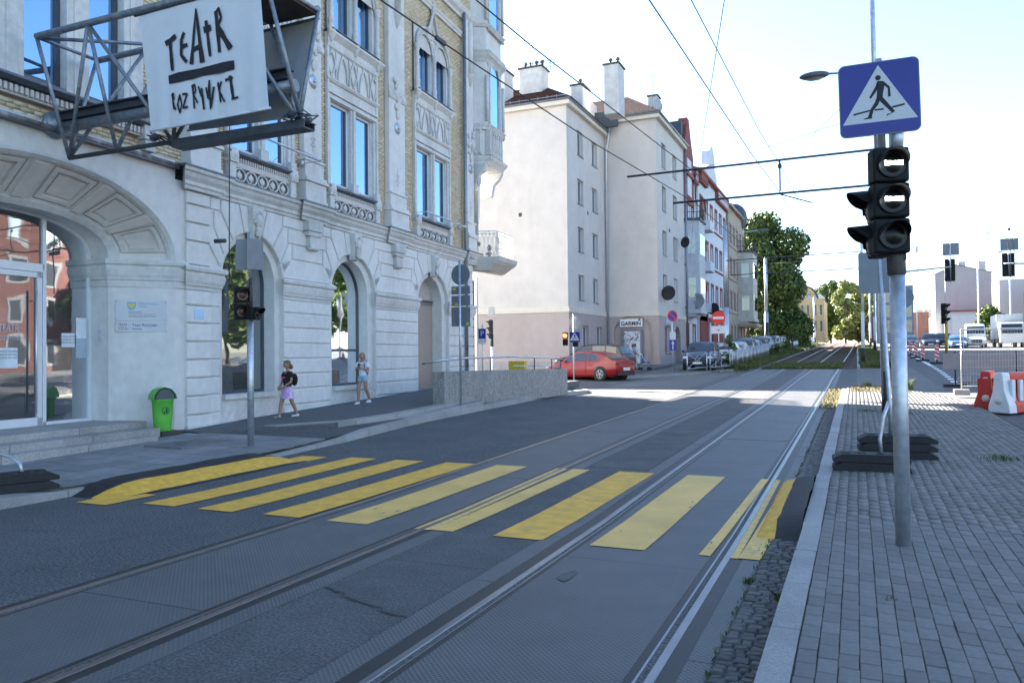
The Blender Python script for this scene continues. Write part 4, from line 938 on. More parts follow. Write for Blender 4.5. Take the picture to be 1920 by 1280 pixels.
# balustrade on the oriel between 10 and 11.1
for k in range(7):
    s_ = .55+k*.22; 
    q2 = MB(); q2.lathe([(.05,10.02),(.06,10.1),(.03,10.2),(.055,10.45),(.03,10.75),(.03,10.95),(.055,11.05)], 8, (.62,s_,0)); q2.build('baluster', stone2, OR)
for k in range(2):
    q2 = MB(); q2.lathe([(.05,10.02),(.06,10.1),(.03,10.2),(.055,10.45),(.03,10.75),(.03,10.95),(.055,11.05)], 8, (.12+k*.2,.02+k*.12,0)); q2.build('baluster', stone2, OR)
q = MB(); oslab(q, .08, 11.05, 11.15); q.box(.5,.7,.33,.48,10.0,11.05); q.build('handrail', stone2, OR)
q = MB(); P = [(-.4,8.55),(.1,8.6),(.2,9.1),(.45,9.3),(.6,9.6),(-.4,9.6)]; 
for s0 in (.1, 1.9): q = MB(); q.prism(P, lambda p, s0=s0: (p[0],s0,p[1]), lambda p, s0=s0: (p[0],s0+.26,p[1])); q.build('bracket', stone2, OR, bevel=.02)
q = MB()
q.ell((.3,.25,9.35),.28,.14,.12,10,8); q.ell((.2,.25,9.0),.12,.13,.3,10,8); q.ell((.05,.2,8.75),.12,.12,.22,10,8); q.ell((.42,.3,9.5),.16,.16,.1,8,6); q.build('carved_figure', stone2, OR)
q = MB(); q.box(-1.2,-.2,.05,.16,.0,10.0); q.box(-1.3,-.35,.0,.5,-.2,9.6); q.build('corner_wall', stone, OR)
q = MB(); q.box(-.34,-.3,.2,.95,6.0,8.9); q.box(-.32,-.28,.2,.8,.3,4.9); q.build('doorway', M('dark_opening', (.02,.02,.022), .8), OR)
q = MB(); q.box(-.45,-.12,.95,1.12,6.0,9.4); q.box(-.5,-.25,1.0,1.15,.2,5.2); q.build('door_jamb', stone2, OR)
bal = empty('balcony', (0,0,0), 0, parent=OR)
def bring(o): return [(-.2,.05), (.95+o,.25), (.95+o,2.35+o*.5), (.2,3.1+o)]
q = MB(); 
for o0, o1, z0, z1 in ((-.35,-.05,5.25,5.5),(-.02,.08,5.5,5.62),(.10,.14,5.62,5.80)):
    A_ = bring(o0); B_ = bring(o1); q.add([(*p,z0) for p in A_]+[(*p,z1) for p in B_], [(0,1,5,4),(1,2,6,5),(2,3,7,6),(3,0,4,7),(0,3,2,1),(4,5,6,7)])
q.build('balcony_slab', M('balcony_plaster', (.50,.47,.43), .8, var=.1, dirt=.2), bal)
q = MB(); P = bring(-.02)
for z in (5.86, 6.72, 6.84): q.tube([(*p,z) for p in P], .018, 6)
q.build('rail', M('white_iron', (.62,.6,.55), .5, var=.15, scale=20), bal)
q = MB()
for (a, b) in zip(P, P[1:]):
    n = max(3, int((Vector(b)-Vector(a)).length/.16))
    for k in range(n):
        p = Vector((*a,0)).lerp(Vector((*b,0)), (k+.5)/n); d = (Vector((*b,0))-Vector((*a,0))).normalized()
        q.tube([p+Vector((0,0,5.8)), p+Vector((0,0,6.84))], .009, 5)
        for cz, r2 in ((6.05,.11),(6.45,.13),(6.78,.05)): q.tube([p+d*(r2*math.cos(t))+Vector((0,0,cz+r2*math.sin(t)*1.15)) for t in [2*math.pi*j/12 for j in range(12)]], .008, 4, closed=True)
        for sg in (-1,1): q.tube([p+d*(sg*.08*math.sin(u*3))+Vector((0,0,5.85+.9*u)) for u in [j/8 for j in range(9)]], .009, 4)
q.build('iron_scrollwork', _mats['white_iron'], bal)
q = MB(); q.ell((.5,.6,5.95),.12,.12,.1,8,6); q.ell((.5,.6,6.2),.1,.1,.14,8,6); q.build('flower_pot', frame_d, bal)
q = MB(); q.lathe([(.001,0),(.09,.0),(.09,.1),(.001,.12)], 10, (.1,.35,6.35), axis='x'); q.build('wall_lamp', frame_d, bal)
q = MB(); q.box(.2,.32,15.2,15.32,5.62,5.72); q.tube([(.1,15.26,5.7),(.32,15.26,5.7)],.03,8); q.tube([(.28,15.22,5.66),(.5,15.12,5.6)],.045,10); q.build('security_camera', frame_w, TH_)
# rods across the windows
for (s0, s1, z, w_) in ((1.9,4.15,6.93,.75),(10.9,14.45,6.75,.45)):
    q = MB(); q.tube([(w_,s0,z),(w_*.9,s1,z)], .03, 8); q.tube([(0,s1,z),(w_,s1,z)], .012, 5); q.tube([(0,s0,z),(w_,s0,z)], .012, 5); q.ell((.1,s1,z),.08,.05,.1,6,5); q.tube([(.0,s1,z+.4),(w_,s1,z)],.008,4); q.build('flag_rod', galv, TH_)
# ------------------------------------------------------------------ banner frame over the entrance
pipe = M('painted_pipe', (.20,.24,.29), .5, metal=.55, var=.25, scale=14, col2=(.30,.30,.31), c2s=8)
pipe_d = M('dark_pipe', (.055,.065,.08), .55, metal=.3, var=.3, scale=12)
cloth = M('banner_cloth', (.62,.66,.72), .85, var=.05, scale=3, bump=.0006, bscale=300, dirt=.06)
cloth2 = M('banner_cloth_grey', (.30,.33,.36), .85, var=.1, scale=3, dirt=.15, col2=(.34,.31,.24), c2s=1.5)
black = M('black_print', (.012,.014,.022), .7)
BF = empty('banner_frame', (-13.0,9.5,5.9), 0, 'grey tubular truss cantilevered over the theatre entrance with hanging banners', 'sign frame')
o_ = Vector((-13.0,9.5,5.9))
def V3(x,y,z): return Vector((x,y,z))-o_
XF = [-12.68,-11.43,-10.2,-8.95,-7.75]; XB = [-12.1,-10.73,-9.5,-8.3,-7.45]
zF, zB = 7.26, 5.32
q = MB(); q.tube([V3(-12.68,8.9,zF),V3(-7.75,8.9,zF)], .055, 10); q.build('chord', pipe, BF)
q = MB(); q.tube([V3(-12.75,10.1,zF),V3(-7.73,10.1,zF+.03)], .055, 10); q.build('chord', pipe, BF)
q = MB(); q.tube([V3(-12.67,9.5,zB),V3(-7.42,9.5,zB)], .04, 10); q.build('chord', pipe_d, BF)
braces = []
for x in (-12.7,-7.74): braces.append(((x,8.9,zF),(x,10.1,zF)))
for i, x in enumerate(XF[1:-1]): pass
braces += [((-12.68,8.9,zF),(-12.67,9.5,zB)),((-12.75,10.1,zF),(-12.67,9.5,zB)),((-11.43,8.9,zF),(-12.67,9.5,zB)),((-11.43,8.9,zF),(-11.5,9.5,zB)),((-11.43,8.9,zF),(-10.2,9.5,zB)),((-11.5,10.1,zF),(-12.67,9.5,zB)),((-11.0,10.1,zF),(-11.5,9.5,zB)),((-9.3,8.9,zF),(-10.2,9.5,zB)),((-9.3,10.1,zF),(-10.2,9.5,zB)),
           ((-7.75,8.9,zF),(-7.6,9.5,zB)),((-7.74,10.1,zF),(-7.65,9.5,zB)),((-8.7,8.9,zF),(-7.65,9.5,zB)),((-8.7,10.1,zF),(-7.65,9.5,zB)),((-12.72,8.95,zF),(-11.0,10.1,zF)),((-9.3,8.9,zF),(-8.5,10.1,zF))]
for a, b in braces:
    q = MB(); q.tube([V3(*a),V3(*b)], .033, 8); q.build('brace', pipe, BF)
q = MB(); q.tube([V3(-13.0,9.5,5.88),V3(-7.7,9.5,5.88)], .095, 12); q.build('main_tube', pipe, BF)
q = MB(); 
for a, b, c, d in ((-.09,.09,6.13,6.15),(-.012,.012,6.0,6.13),(-.09,.09,5.985,6.0)): q.box(.1,5.2,a,b,c-5.9,d-5.9)
q.build('beam', pipe_d, BF)
q = MB(); q.lathe([(.001,0),(.24,0),(.24,.05),(.14,.09),(.13,.16),(.001,.16)], 18, (-.05,.0,.05), axis='x')
for k in range(8): t = k*math.pi/4; q.ell((.01,.19*math.cos(t),.05+.19*math.sin(t)),.02,.025,.025,6,4)
q.build('flange', pipe, BF)
q = MB(); q.box(2.9,5.55,-.11,.11,-.72,-.70); q.box(2.9,5.55,-.13,-.11,-.72,-.60); q.box(2.9,5.55,.11,.13,-.72,-.60); q.build('floodlight_trough', pipe_d, BF)
for k, xx in enumerate((2.55,5.35)):
    q = MB(); 
    for j in range(7): q.tube([V3(-13+xx+random.uniform(-.2,.25),9.5+random.uniform(-.3,.2),5.35+random.uniform(-.1,.15)) for _ in range(3)], .012, 5)
    q.ell(V3(-13+xx,9.35,5.38),.1,.06,.06,8,6); q.build('clamp', pipe_d, BF)
q = MB(); q.box(4.3,5.24,-.6,.6,1.30,1.34); q.build('top_sheet', M('rusty_sheet', (.07,.05,.04), .8, var=.4, scale=4), BF)
def banner(name, TL, TR, BL, BR, mt, label, side, nx=26, ny=18):
    TL, TR, BL, BR = map(Vector, (TL, TR, BL, BR)); nn = (TR-TL).cross(BL-TL).normalized()*side
    root = empty(name, (TL+TR)/2, 0, label, 'banner'); c0 = (TL+TR)/2
    def P(u, v, h=0): 
        rip = .010*math.sin(u*31+v*2)+.007*math.sin(u*57+1.3*v*4)*(max(0,v)**.5)
        return TL.lerp(TR, u).lerp(BL.lerp(BR, u), v)+nn*(rip*(.3+v)+h)-c0
    q = MB(); vs = [P(i/nx, j/ny) for j in range(ny+1) for i in range(nx+1)]
    q.add(vs, [(j*(nx+1)+i, j*(nx+1)+i+1, (j+1)*(nx+1)+i+1, (j+1)*(nx+1)+i) for j in range(ny) for i in range(nx)], smooth=True); q.build('cloth', mt, root)
    q = MB(); q.tube([P(-.04,-.01,0), P(1.03,-.01,0)], .028, 8); q.build('top_rod', pipe_d, root)
    q = MB(); q.tube([P(-.01,1.,0), P(1.01,1.,0)], .018, 8); q.build('bottom_rod', mt, root)
    return root, P
bn, BP = banner('theatre_banner', (-10.2,8.84,7.14), (-7.80,8.84,7.18), (-10.2,9.06,5.38), (-7.84,9.06,5.43), cloth, 'white cloth banner lettered TEATR ROZRYWKI in black hand-cut letters', 1)
if BP(.5,.5,.1).y > BP(.5,.5,0).y: sgn_ = -1
else: sgn_ = 1
STR = [([(0.206, 0.294), (0.305, 0.253)], 0.029), ([(0.247, 0.269), (0.246, 0.53)], 0.029), ([(0.377, 0.241), (0.349, 0.295), (0.336, 0.421), (0.376, 0.488)], 0.023), ([(0.347, 0.355), (0.395, 0.347)], 0.023), ([(0.488, 0.072), (0.409, 0.512)], 0.025), ([(0.488, 0.072), (0.507, 0.523)], 0.033), ([(0.431, 0.395), (0.495, 0.387)], 0.026), ([(0.564, 0.19), (0.574, 0.486)], 0.022), ([(0.54, 0.263), (0.6, 0.255)], 0.038), ([(0.647, 0.133), (0.648, 0.47)], 0.025), ([(0.637, 0.16), (0.67, 0.118), (0.685, 0.195), (0.649, 0.266)], 0.019), ([(0.654, 0.267), (0.745, 0.464)], 0.035), ([(0.203, 0.598), (0.761, 0.599)], 0.052), ([(0.224, 0.72), (0.23, 0.859)], 0.016), ([(0.215, 0.741), (0.234, 0.719), (0.236, 0.767), (0.218, 0.785)], 0.012), ([(0.221, 0.795), (0.246, 0.864)], 0.013), ([(0.291, 0.743), (0.265, 0.824), (0.277, 0.898), (0.303, 0.832), (0.291, 0.743)], 0.013), ([(0.316, 0.748), (0.356, 0.75), (0.314, 0.866), (0.352, 0.859)], 0.013), ([(0.402, 0.682), (0.397, 0.884)], 0.014), ([(0.391, 0.698), (0.417, 0.683), (0.425, 0.734), (0.401, 0.767)], 0.012), ([(0.403, 0.776), (0.437, 0.846)], 0.014), ([(0.457, 0.71), (0.476, 0.8)], 0.014), ([(0.482, 0.731), (0.487, 0.91)], 0.016), ([(0.519, 0.732), (0.529, 0.835), (0.551, 0.678), (0.545, 0.919), (0.582, 0.739)], 0.014), ([(0.615, 0.708), (0.622, 0.874)], 0.016), ([(0.644, 0.707), (0.615, 0.78), (0.664, 0.883)], 0.014), ([(0.683, 0.71), (0.742, 0.7)], 0.016), ([(0.722, 0.68), (0.733, 0.873)], 0.02), ([(0.718, 0.871), (0.774, 0.867)], 0.013)]
q = MB(); Wb, Hb = 2.4, 1.77
for ki, (P_, w_) in enumerate(STR):
    w_ *= 1.02; pts = []
    for (a, b) in zip(P_, P_[1:]):
        n = 6
        for k in range(n): pts.append((a[0]+(b[0]-a[0])*k/n, a[1]+(b[1]-a[1])*k/n))
    pts.append(P_[-1]); L_, R_ = [], []
    for i, p in enumerate(pts):
        a = pts[max(i-1,0)]; b = pts[min(i+1,len(pts)-1)]; dx, dy = (b[0]-a[0])*Wb, (b[1]-a[1])*Hb; l = math.hypot(dx, dy) or 1
        ww = w_*2.5/2*(1+.12*math.sin(i*1.7+ki)); 
        if ki in (4,5) : ww *= .45+.65*i/(len(pts)-1)
        ox, oy = -dy/l*ww/Wb, dx/l*ww/Hb; L_.append(BP(p[0]+ox, p[1]+oy, sgn_*.018)); R_.append(BP(p[0]-ox, p[1]-oy, sgn_*.018))
    n = len(pts); q.add(L_+R_, [(i, i+1, n+i+1, n+i) for i in range(n-1)])
q.build('lettering', black, bn, kind='stuff')
banner('theatre_banner', (-10.2,10.16,7.12), (-7.85,10.16,7.16), (-10.1,9.72,5.55), (-7.87,9.72,5.5), cloth2, 'grey blank rear banner behind the lettered one', 1)

# ------------------------------------------------------------------ signals and signs
blk = M('signal_black', (.004,.005,.006), .6, var=.2, scale=8, spec=.25)
lens_off = M('lens_dark', (.003,.0035,.004), .3, spec=.3)
lens_red = M('lens_red', (1.0,.08,.02), .4, emit=2.2); lens_amb = M('lens_amber', (.05,.014,.006), .35); lens_bar = M('lens_white_bar', (1,.97,.9), .4, emit=1.6)
blue = M('sign_blue', (.005,.012,.21), .35, var=.05); white = M('sign_white', (.50,.51,.54), .4, var=.03); grey_back = M('sign_back', (.16,.18,.21), .5, metal=.3, var=.12, scale=5); redp = M('sign_red', (.55,.015,.015), .4)
def arrow_none(): pass
def head(parent, y0, zs, r, W_, D, lenses, name='signal_housing', T=None):
    """signal head facing local -y at y0; zs = lens heights"""
    T = T or Matrix.Identity(4); dz = abs(zs[0]-zs[1]) if len(zs) > 1 else r*2.3
    out = []
    for z, lm in zip(zs, lenses):
        q = MB(); q.box(-W_/2, W_/2, y0, y0+D, z-dz/2+.004, z+dz/2-.004); q.xf(T); h = q.build(name, blk, parent, bevel=.02)
        q = MB(); n = 20; ring = []
        a0, a1 = R(-25), R(205)
        P0 = [(r*1.04*math.cos(a0+(a1-a0)*k/n), r*1.04*math.sin(a0+(a1-a0)*k/n)) for k in range(n+1)]
        d = [.25*r+ r*1.25*max(0, math.sin(a0+(a1-a0)*k/n))**.6 if math.sin(a0+(a1-a0)*k/n) > 0 else .25*r for k in range(n+1)]
        vs = [(x, y0, z+zz) for x, zz in P0]+[(x, y0-dd, z+zz-dd*.08) for (x, zz), dd in zip(P0, d)]+[(x*.95, y0, z+zz*.95) for x, zz in P0]+[(x*.95, y0-dd, z+zz*.95-dd*.08) for (x, zz), dd in zip(P0, d)]
        m_ = n+1; fs = []
        for k in range(n): fs += [(k,k+1,m_+k+1,m_+k),(2*m_+k,2*m_+k+1,3*m_+k+1,3*m_+k),(m_+k,m_+k+1,3*m_+k+1,3*m_+k)]
        q.add(vs, fs, smooth=False); q.xf(T); q.build('hood', blk, h)
        q = MB(); q.lathe([(r*1.03,y0-.012),(r*.97,y0-.02),(r*.9,y0-.012),(r*.6,y0-.03),(.001,y0-.04)], 24, (0,0,z), axis='y'); q.xf(T); q.build('lens', lm if lm not in ('bar',) else lens_off, h)
        if lm == 'bar':
            q = MB(); xs = [-.82+1.64*k/12 for k in range(13)]
            up = [(x*r*.78, y0-.048, z-.045*0+.016+.009*x*x+.0015*math.sin(k*2.1)) for k, x in enumerate(xs)]; dn = [(x*r*.78, y0-.048, z-.016-.005*x*x+.0015*math.sin(k*1.3+1)) for k, x in enumerate(xs)]
            q.add(up+dn, [(k,k+1,13+k+1,13+k) for k in range(12)]); q.xf(T); q.build('bar_symbol', lens_bar, h)
        out.append(h)
    return out
def rot(x, y, z, a): return Matrix.Translation((x,y,z)) @ Matrix.Rotation(a, 4, 'Z')
def plate(mb, w_, h_, r, y, t=.004, mi=0, cx=0, cz=0, n=5):
    P = []
    for (sx, sz, a0) in ((1,-1,-90),(1,1,0),(-1,1,90),(-1,-1,180)):
        for k in range(n+1): a = R(a0+90*k/n); P.append((cx+sx*(w_/2-r)+r*math.cos(a), cz+sz*(h_/2-r)+r*math.sin(a)))
    mb.prism(P, lambda p: (p[0],y,p[1]), lambda p: (p[0],y+t,p[1]), mi)
# crossing sign face, built at origin facing -y, size s
def d6(parent, T, s=.60):
    q = MB(); plate(q, s*1.03, s*1.03, .05*s/.6, 0, .012); q.xf(T); q.build('sign_rim', grey_back, parent)
    q = MB(); plate(q, s*1.0, s*1.0, .045*s/.6, -.003, .003); q.xf(T); f_ = q.build('sign_face', blue, parent)
    q = MB(); k = s/.6; q.poly([(-.285*k,-.0045,-.20*k),(.285*k,-.0045,-.20*k),(0,-.0045,.275*k)]); q.xf(T); q.build('triangle', white, parent)
    y = -.0065; q = MB()
    # walking figure in pictogram coordinates (x right, z up)
    def pg(P): q.poly([(x*k, y, z*k) for x, z in P])
    q.poly([((-.003+.022*math.cos(t))*k, y, (.168+.022*math.sin(t))*k) for t in [2*math.pi*j/16 for j in range(16)]])
    pg([(-.008,.142),(.035,.135),(.05,.12),(.03,.03),(.028,.0),(-.02,.0),(-.012,.06),(-.022,.10)])
    pg([(-.012,.135),(-.022,.10),(-.075,.01),(-.062,.0),(-.005,.075)])
    pg([(.05,.12),(.085,.08),(.088,.0),(.068,-.002),(.068,.07),(.04,.10)])
    pg([(-.02,.0),(.012,.0),(-.008,-.06),(-.045,-.10),(-.06,-.155),(-.09,-.155),(-.068,-.09),(-.035,-.04)])
    pg([(-.09,-.155),(-.055,-.155),(-.06,-.168),(-.12,-.168),(-.118,-.16)])
    pg([(.0,.0),(.028,.0),(.06,-.045),(.118,-.13),(.095,-.14),(.03,-.06),(-.002,-.02)])
    pg([(.118,-.13),(.095,-.14),(.055,-.16),(.05,-.15),(.075,-.142)])
    pg([(-.20,-.112),(-.07,-.092),(-.07,-.105),(-.20,-.126)]); pg([(-.035,-.092),(.03,-.092),(.035,-.105),(-.04,-.105)]); pg([(.095,-.085),(.19,-.072),(.19,-.086),(.098,-.1)])
    q.xf(T); q.build('pictogram', black, parent, kind='stuff')
# right-hand signal on its pole
S1 = empty('traffic_signal', (.34,7.46,G(7.46)+.13), 0, 'large galvanised signal pole with three black lamps showing white bars at right', 'traffic light')
q = MB(); q.tube([(0,0,-.02),(-.012,0,2.42)], .062, 20); q.build('pole', galv, S1)
q = MB(); q.tube([(-.014,0,2.3),(-.02,0,2.52)], .074, 20); q.box(-.09,.06,-.05,.07,2.42,2.50); q.build('pole_cap', M('rusty_iron', (.05,.04,.038), .6, var=.5, scale=20), S1, bevel=.01)
T1 = rot(-.045,-.16,-.13,R(17))
head(S1, 0, (3.35,3.05,2.75), .115, .29, .17, ('bar','bar',lens_off), T=T1)
T2 = rot(-.22,.06,-.13,R(-72)); head(S1, -.0, (3.04,2.74), .135, .28, .14, (lens_off,lens_off), T=rot(-.20,.04,-.13,R(-72)))
q = MB(); q.tube([(-.02,.02,2.4),(-.03,.03,3.62)], .03, 10); q.tube([(-.0,-.0,3.36),(.02,.02,3.62)], .05, 14); q.build('mast_tube', galv, S1)
SG = empty('pedestrian_crossing_sign', (.21,7.4,3.95), 0, 'big blue pedestrian crossing sign above the right signal', 'road sign')
d6(SG, rot(0,0,0,R(3)) @ Matrix.Rotation(R(-1.0), 4, 'Y'), .615)
q = MB(); q.tube([(.02,.05,-.45),(.0,.05,.35)], .03, 10); q.build('post', galv, SG)
# left signal
S2 = empty('traffic_signal', (-10.04,11.1,.19), 0, 'slim galvanised signal pole with two small lamps by the arched window', 'traffic light')
q = MB(); q.tube([(0,0,0),(-.01,0,2.35)], .058, 16); q.tube([(-.01,0,3.0),(-.01,0,3.85)], .025, 8); q.build('pole', galv, S2)
q = MB(); q.tube([(-.01,0,2.28),(-.01,0,2.5)], .07, 14); q.tube([(-.01,.02,2.45),(-.01,.02,3.05)], .035, 8); q.build('bracket', _mats['rusty_iron'], S2)
head(S2, 0, (2.72,2.42), .105, .25, .12, (lens_amb,lens_amb), T=rot(-.10,-.10,0,R(58)))
head(S2, 0, (2.38,), .105, .25, .14, (lens_off,), T=rot(.16,-.02,0,R(95)))
q = MB(); plate(q, .34,.56,.03,0,.008); q.xf(rot(-.13,.02,3.46,R(33))); q.build('sign_back', grey_back, S2); q = MB(); plate(q, .34,.56,.03,0,.008); q.xf(rot(.06,.06,3.46,R(75))); q.build('sign_back', grey_back, S2)
# sign post with round and square backs near the ramp
S3 = empty('sign_post', (-10.06,19.35,.30), 0, 'grey sign post carrying the backs of one round and three square signs', 'road sign')
q = MB(); q.tube([(0,0,0),(.0,0,4.12)], .035, 10); q.build('post', galv, S3)
q = MB(); q.lathe([(.29,.04),(.29,.052),(.001,.053)], 24, (0,0,3.72), axis='y'); q.build('round_sign_back', grey_back, S3)
for z0, z1 in ((3.17,3.40),(2.85,3.14),(2.28,2.82)):
    q = MB(); plate(q, .58, z1-z0, .02, .04, .01, cz=(z0+z1)/2); q.build('sign_back', grey_back, S3)
for x, z in ((-.19,3.33),(-.12,2.9),(.22,2.36)): q = MB(); q.box(x-.05,x+.04,.034,.038,z-.04,z+.03); q.build('sticker', M('sticker_yellow', (.4,.45,.05), .6), S3)
# small temporary barrier feet
def foot(loc, rz, L_, W_, n, label):
    r_ = empty('barrier_foot', loc, rz, label, 'barrier foot')
    for k in range(n):
        z = k*.115; q = MB(); a, b = L_/2, W_/2; e = .05
        P = [(-a,0),(-a-.0,.05),(-a+.12,.11),(a-.12,.11),(a,.05),(a,0)]
        q.prism(P, lambda p: (p[0],-b,z+p[1]), lambda p: (p[0],b,z+p[1]))
        for s_ in (-.32,-.12,.12,.32): q.box(s_*L_-.05, s_*L_+.05, -.07, .07, z+.108, z+.122)
        q.build('rubber_block', rub, r_, bevel=.015)
    return r_
f1 = foot((.15,11.65,G(11.6)+.13), R(4), .95, .38, 2, 'two stacked black rubber feet at the kerb, nearer pair at right')
q = MB(); q.tube([(.13,-.02,.2),(.12,0,.42),(.17,0,.72),(.24,.05,.92)], .024, 8); q.build('tube', galv, f1)
f2 = foot((.52,12.95,G(12.9)+.13), R(4), 1.05, .38, 3, 'three stacked black rubber feet behind the signal pole')
q = MB(); q.tube([(-.07,0,.3),(-.08,0,.8),(-.20,0,3.2)], .03, 8); q.build('sign_tube', galv, f2)
q = MB(); plate(q, .30,.62,.03,0,.008,cx=-.33,cz=2.75); q.xf(rot(0,.0,0,R(3))); q.build('sign_back', grey_back, f2)
q = MB(); plate(q, .14,.60,.02,.04,.008,cx=-.08,cz=2.75); q.build('sign_back', grey_back, f2)
f3 = foot((-9.72,6.52,.13), R(68), .95, .40, 2, 'two stacked black rubber feet on the left pavement near the steps')
q = MB(); q.tube([(.1,.0,.2),(.08,.03,.33),(.0,.16,.42),(-.2,.5,.47),(-.5,1.2,.5)], .022, 8); q.build('tube', galv, f3)

# litter bin
BN = empty('litter_bin', (-13.02,11.84,.29), R(93)-R(24), 'bright green plastic litter bin beside the entrance steps', 'litter bin')
gp = M('green_plastic', (.10,.42,.05), .4, var=.08, scale=8)
q = MB(); n = 24; rings = []
for r_, z in ((.155,0),(.16,.02),(.185,.35),(.20,.62),(.215,.63),(.215,.655)): rings.append((r_, z))
q.lathe(rings, n, sx=1.05, sy=.85); q.build('body', gp, BN)
q = MB(); vs = []; fs = []
P = [(-.215,.0),(-.2,.10),(-.12,.20),(.0,.24),(.12,.20),(.2,.10),(.215,.0)]
q.add([(x*1.05,-.17+.04*(z/.24),.655+z) for x, z in P]+[(x*1.05,.18,.655+z) for x, z in P], [(i,i+1,len(P)+i+1,len(P)+i) for i in range(len(P)-1)]+[tuple(range(len(P),2*len(P)))], smooth=False); q.build('lid', gp, BN)
q = MB(); q.poly([(x*.85,-.135,.66+z*.85) for x, z in P]); q.build('opening', frame_d, BN)
q = MB(); q.tube([(.07*math.cos(t),-.166,.42+.07*math.sin(t)) for t in [2*math.pi*j/24 for j in range(24)]], .005, 5, closed=True)
q.ell((.018,-.17,.462),.012,.004,.014,8,5); q.box(.002,.03,-.172,-.168,.41,.45); q.box(.004,.014,-.172,-.168,.37,.41); q.box(.02,.034,-.172,-.168,.375,.41); q.box(-.04,-.012,-.172,-.168,.375,.41); q.box(-.014,.004,-.172,-.168,.435,.442)
q.build('tidyman_symbol', black, BN, kind='stuff')

# concrete wall with handrail on the ramp
conc = M('rough_concrete', (.31,.30,.285), .9, var=.2, scale=9, bump=.03, bscale=40, dirt=.35, speck=.32, sps=34)
CW = empty('concrete_wall', (-10.35,18.93,.3), 0, 'rough pebble-dash concrete retaining wall beside the ramp', 'wall')
path = [(-10.35,18.95),(-10.28,21),(-10.05,23.5),(-9.75,25.4),(-9.62,26.9)]
top = lambda y: 1.33+(y-18.95)*-.009
q = MB(); vs = []
for x, y in path: vs += [(x+10.35,y-18.93,G(y)+.05-.3),(x+10.35,y-18.93,top(y)-.3),(x+10.35-.42,y-18.93+.08,top(y)-.3),(x+10.35-.42,y-18.93+.08,G(y)-.2-.3)]
n = len(path); q.add(vs, [(4*i+j,4*i+(j+1)%4,4*(i+1)+(j+1)%4,4*(i+1)+j) for i in range(n-1) for j in range(4)]+[(0,1,2,3),tuple(4*(n-1)+j for j in range(4))]); q.build('wall_body', conc, CW, bevel=.015)
q = MB(); hp = [(-11.25,19.3,1.55),(-10.75,19.35,1.63),(-10.3,20.3,1.70),(-10.1,23,1.72),(-9.85,25.6,1.66),(-9.8,26.8,1.6)]
q.tube([(x+10.35,y-18.93,z-.3) for x,y,z in hp], .03, 10); q.build('handrail', M('stainless', (.55,.57,.6), .25, metal=.9), CW)
q = MB(); q.tube([(.12,4.5,1.12),(.45,6.4,1.08),(.55,7.8,1.0)], .018, 8); q.build('lower_rail', _mats['stainless'], CW)
for x, y in ((-10.2,21.6),(-9.98,24.6),(-9.85,25.9),(-9.83,26.75)):
    q = MB(); q.tube([(x+10.35,y-18.93,top(y)-.32),(x+10.35,y-18.93,1.38)], .02, 8); q.build('rail_post', frame_d, CW)
q = MB(); q.box(-11.55,-10.95,26.0,26.25,1.0,1.55); q.build('grit_box', M('yellow_box', (.6,.42,.02), .5), label='small yellow box behind the concrete wall', cat='box')

# mast with cantilever brackets and street lamp
def mast(x, y, h, label, arms, lamp=None, r=.085, col=galv, base=1.0, dirx=-1, lean=0.):
    z0 = G(y)+.1; m_ = empty('catenary_mast', (x,y,z0), 0, label, 'tram mast', 'tram line masts')
    q = MB(); q.tube([(0,0,0),(lean*.4,0,h*.4)], [r,r*.95], 12); q.tube([(lean*.4,0,h*.4),(lean,0,h)], [r*.78,r*.7], 12); q.build('pole', col, m_)
    q = MB(); q.tube([(0,0,0),(0,0,base)], r*1.04, 12); q.build('base_sleeve', M('black_base', (.02,.02,.022), .6), m_)
    for z, L_, up in arms:
        q = MB(); q.tube([(0,0,z-z0),(dirx*L_,0,z-z0+up)], .03, 8); q.build('bracket_arm', pipe_d, m_)
    if lamp:
        L_, z = lamp; q = MB(); q.tube([(0,0,z-z0-.3),(dirx*L_*.5,0,z-z0),(dirx*L_,0,z-z0+.05)], .028, 8); q.build('lamp_arm', galv, m_)
        q = MB(); q.ell((dirx*(L_+.33),0,z-z0+.05), .36,.15,.10, 14, 8); la = q.build('lamp_head', M('lamp_grey', (.09,.09,.10), .4, var=.1), m_)
        q = MB(); q.ell((dirx*(L_+.33),0,z-z0-.0), .24,.11,.075, 12, 6); q.build('lamp_glass', M('lamp_glass_m', (.25,.24,.23), .3), la)
    return m_
mast(.62,20.9,12.5,'tall tram mast behind the big signal, with two long brackets and a lamp', [(6.67,6.3,-.05),(5.81,5.05,-.02)], (1.15,8.62), r=.08, lean=-.18)
q = MB(); q.lathe([(.27,.0),(.27,.012),(.001,.013)], 20, (1.0,20.8,3.05), axis='y'); q.tube([(1.0,20.85,.4),(1.0,20.85,3.3)], .03, 8); q.build('round_sign', grey_back, label='back of a round sign right of the tall tram mast', cat='road sign')
mast(.39,54.5,8.2,'white tram mast with black foot on the grass beside the rails', [(8.12,8.4,-.1),(7.06,8.1,-.04)], None, r=.11, col=M('white_mast', (.55,.57,.58), .5, var=.08))
mast(1.6,82,8.2,'second white mast, further up the grass strip', [(8.7,9.0,-.1)], None, r=.13, col=_mats['white_mast'])
mast(-8.4,56.8,9.7,'thick grey concrete-like mast in front of the red and white house, with lamp', [], (2.3,10.2), r=.22, dirx=1, base=.4)
mast(-9.7,97,10.9,'grey mast in front of the big dark tree', [(12.2,8,.2)], None, r=.24, dirx=1, base=3.2, col=galv)
mast(-7.5,165,9,'distant curved lamp mast before the yellow house', [], (4,12), r=.2, dirx=-1)
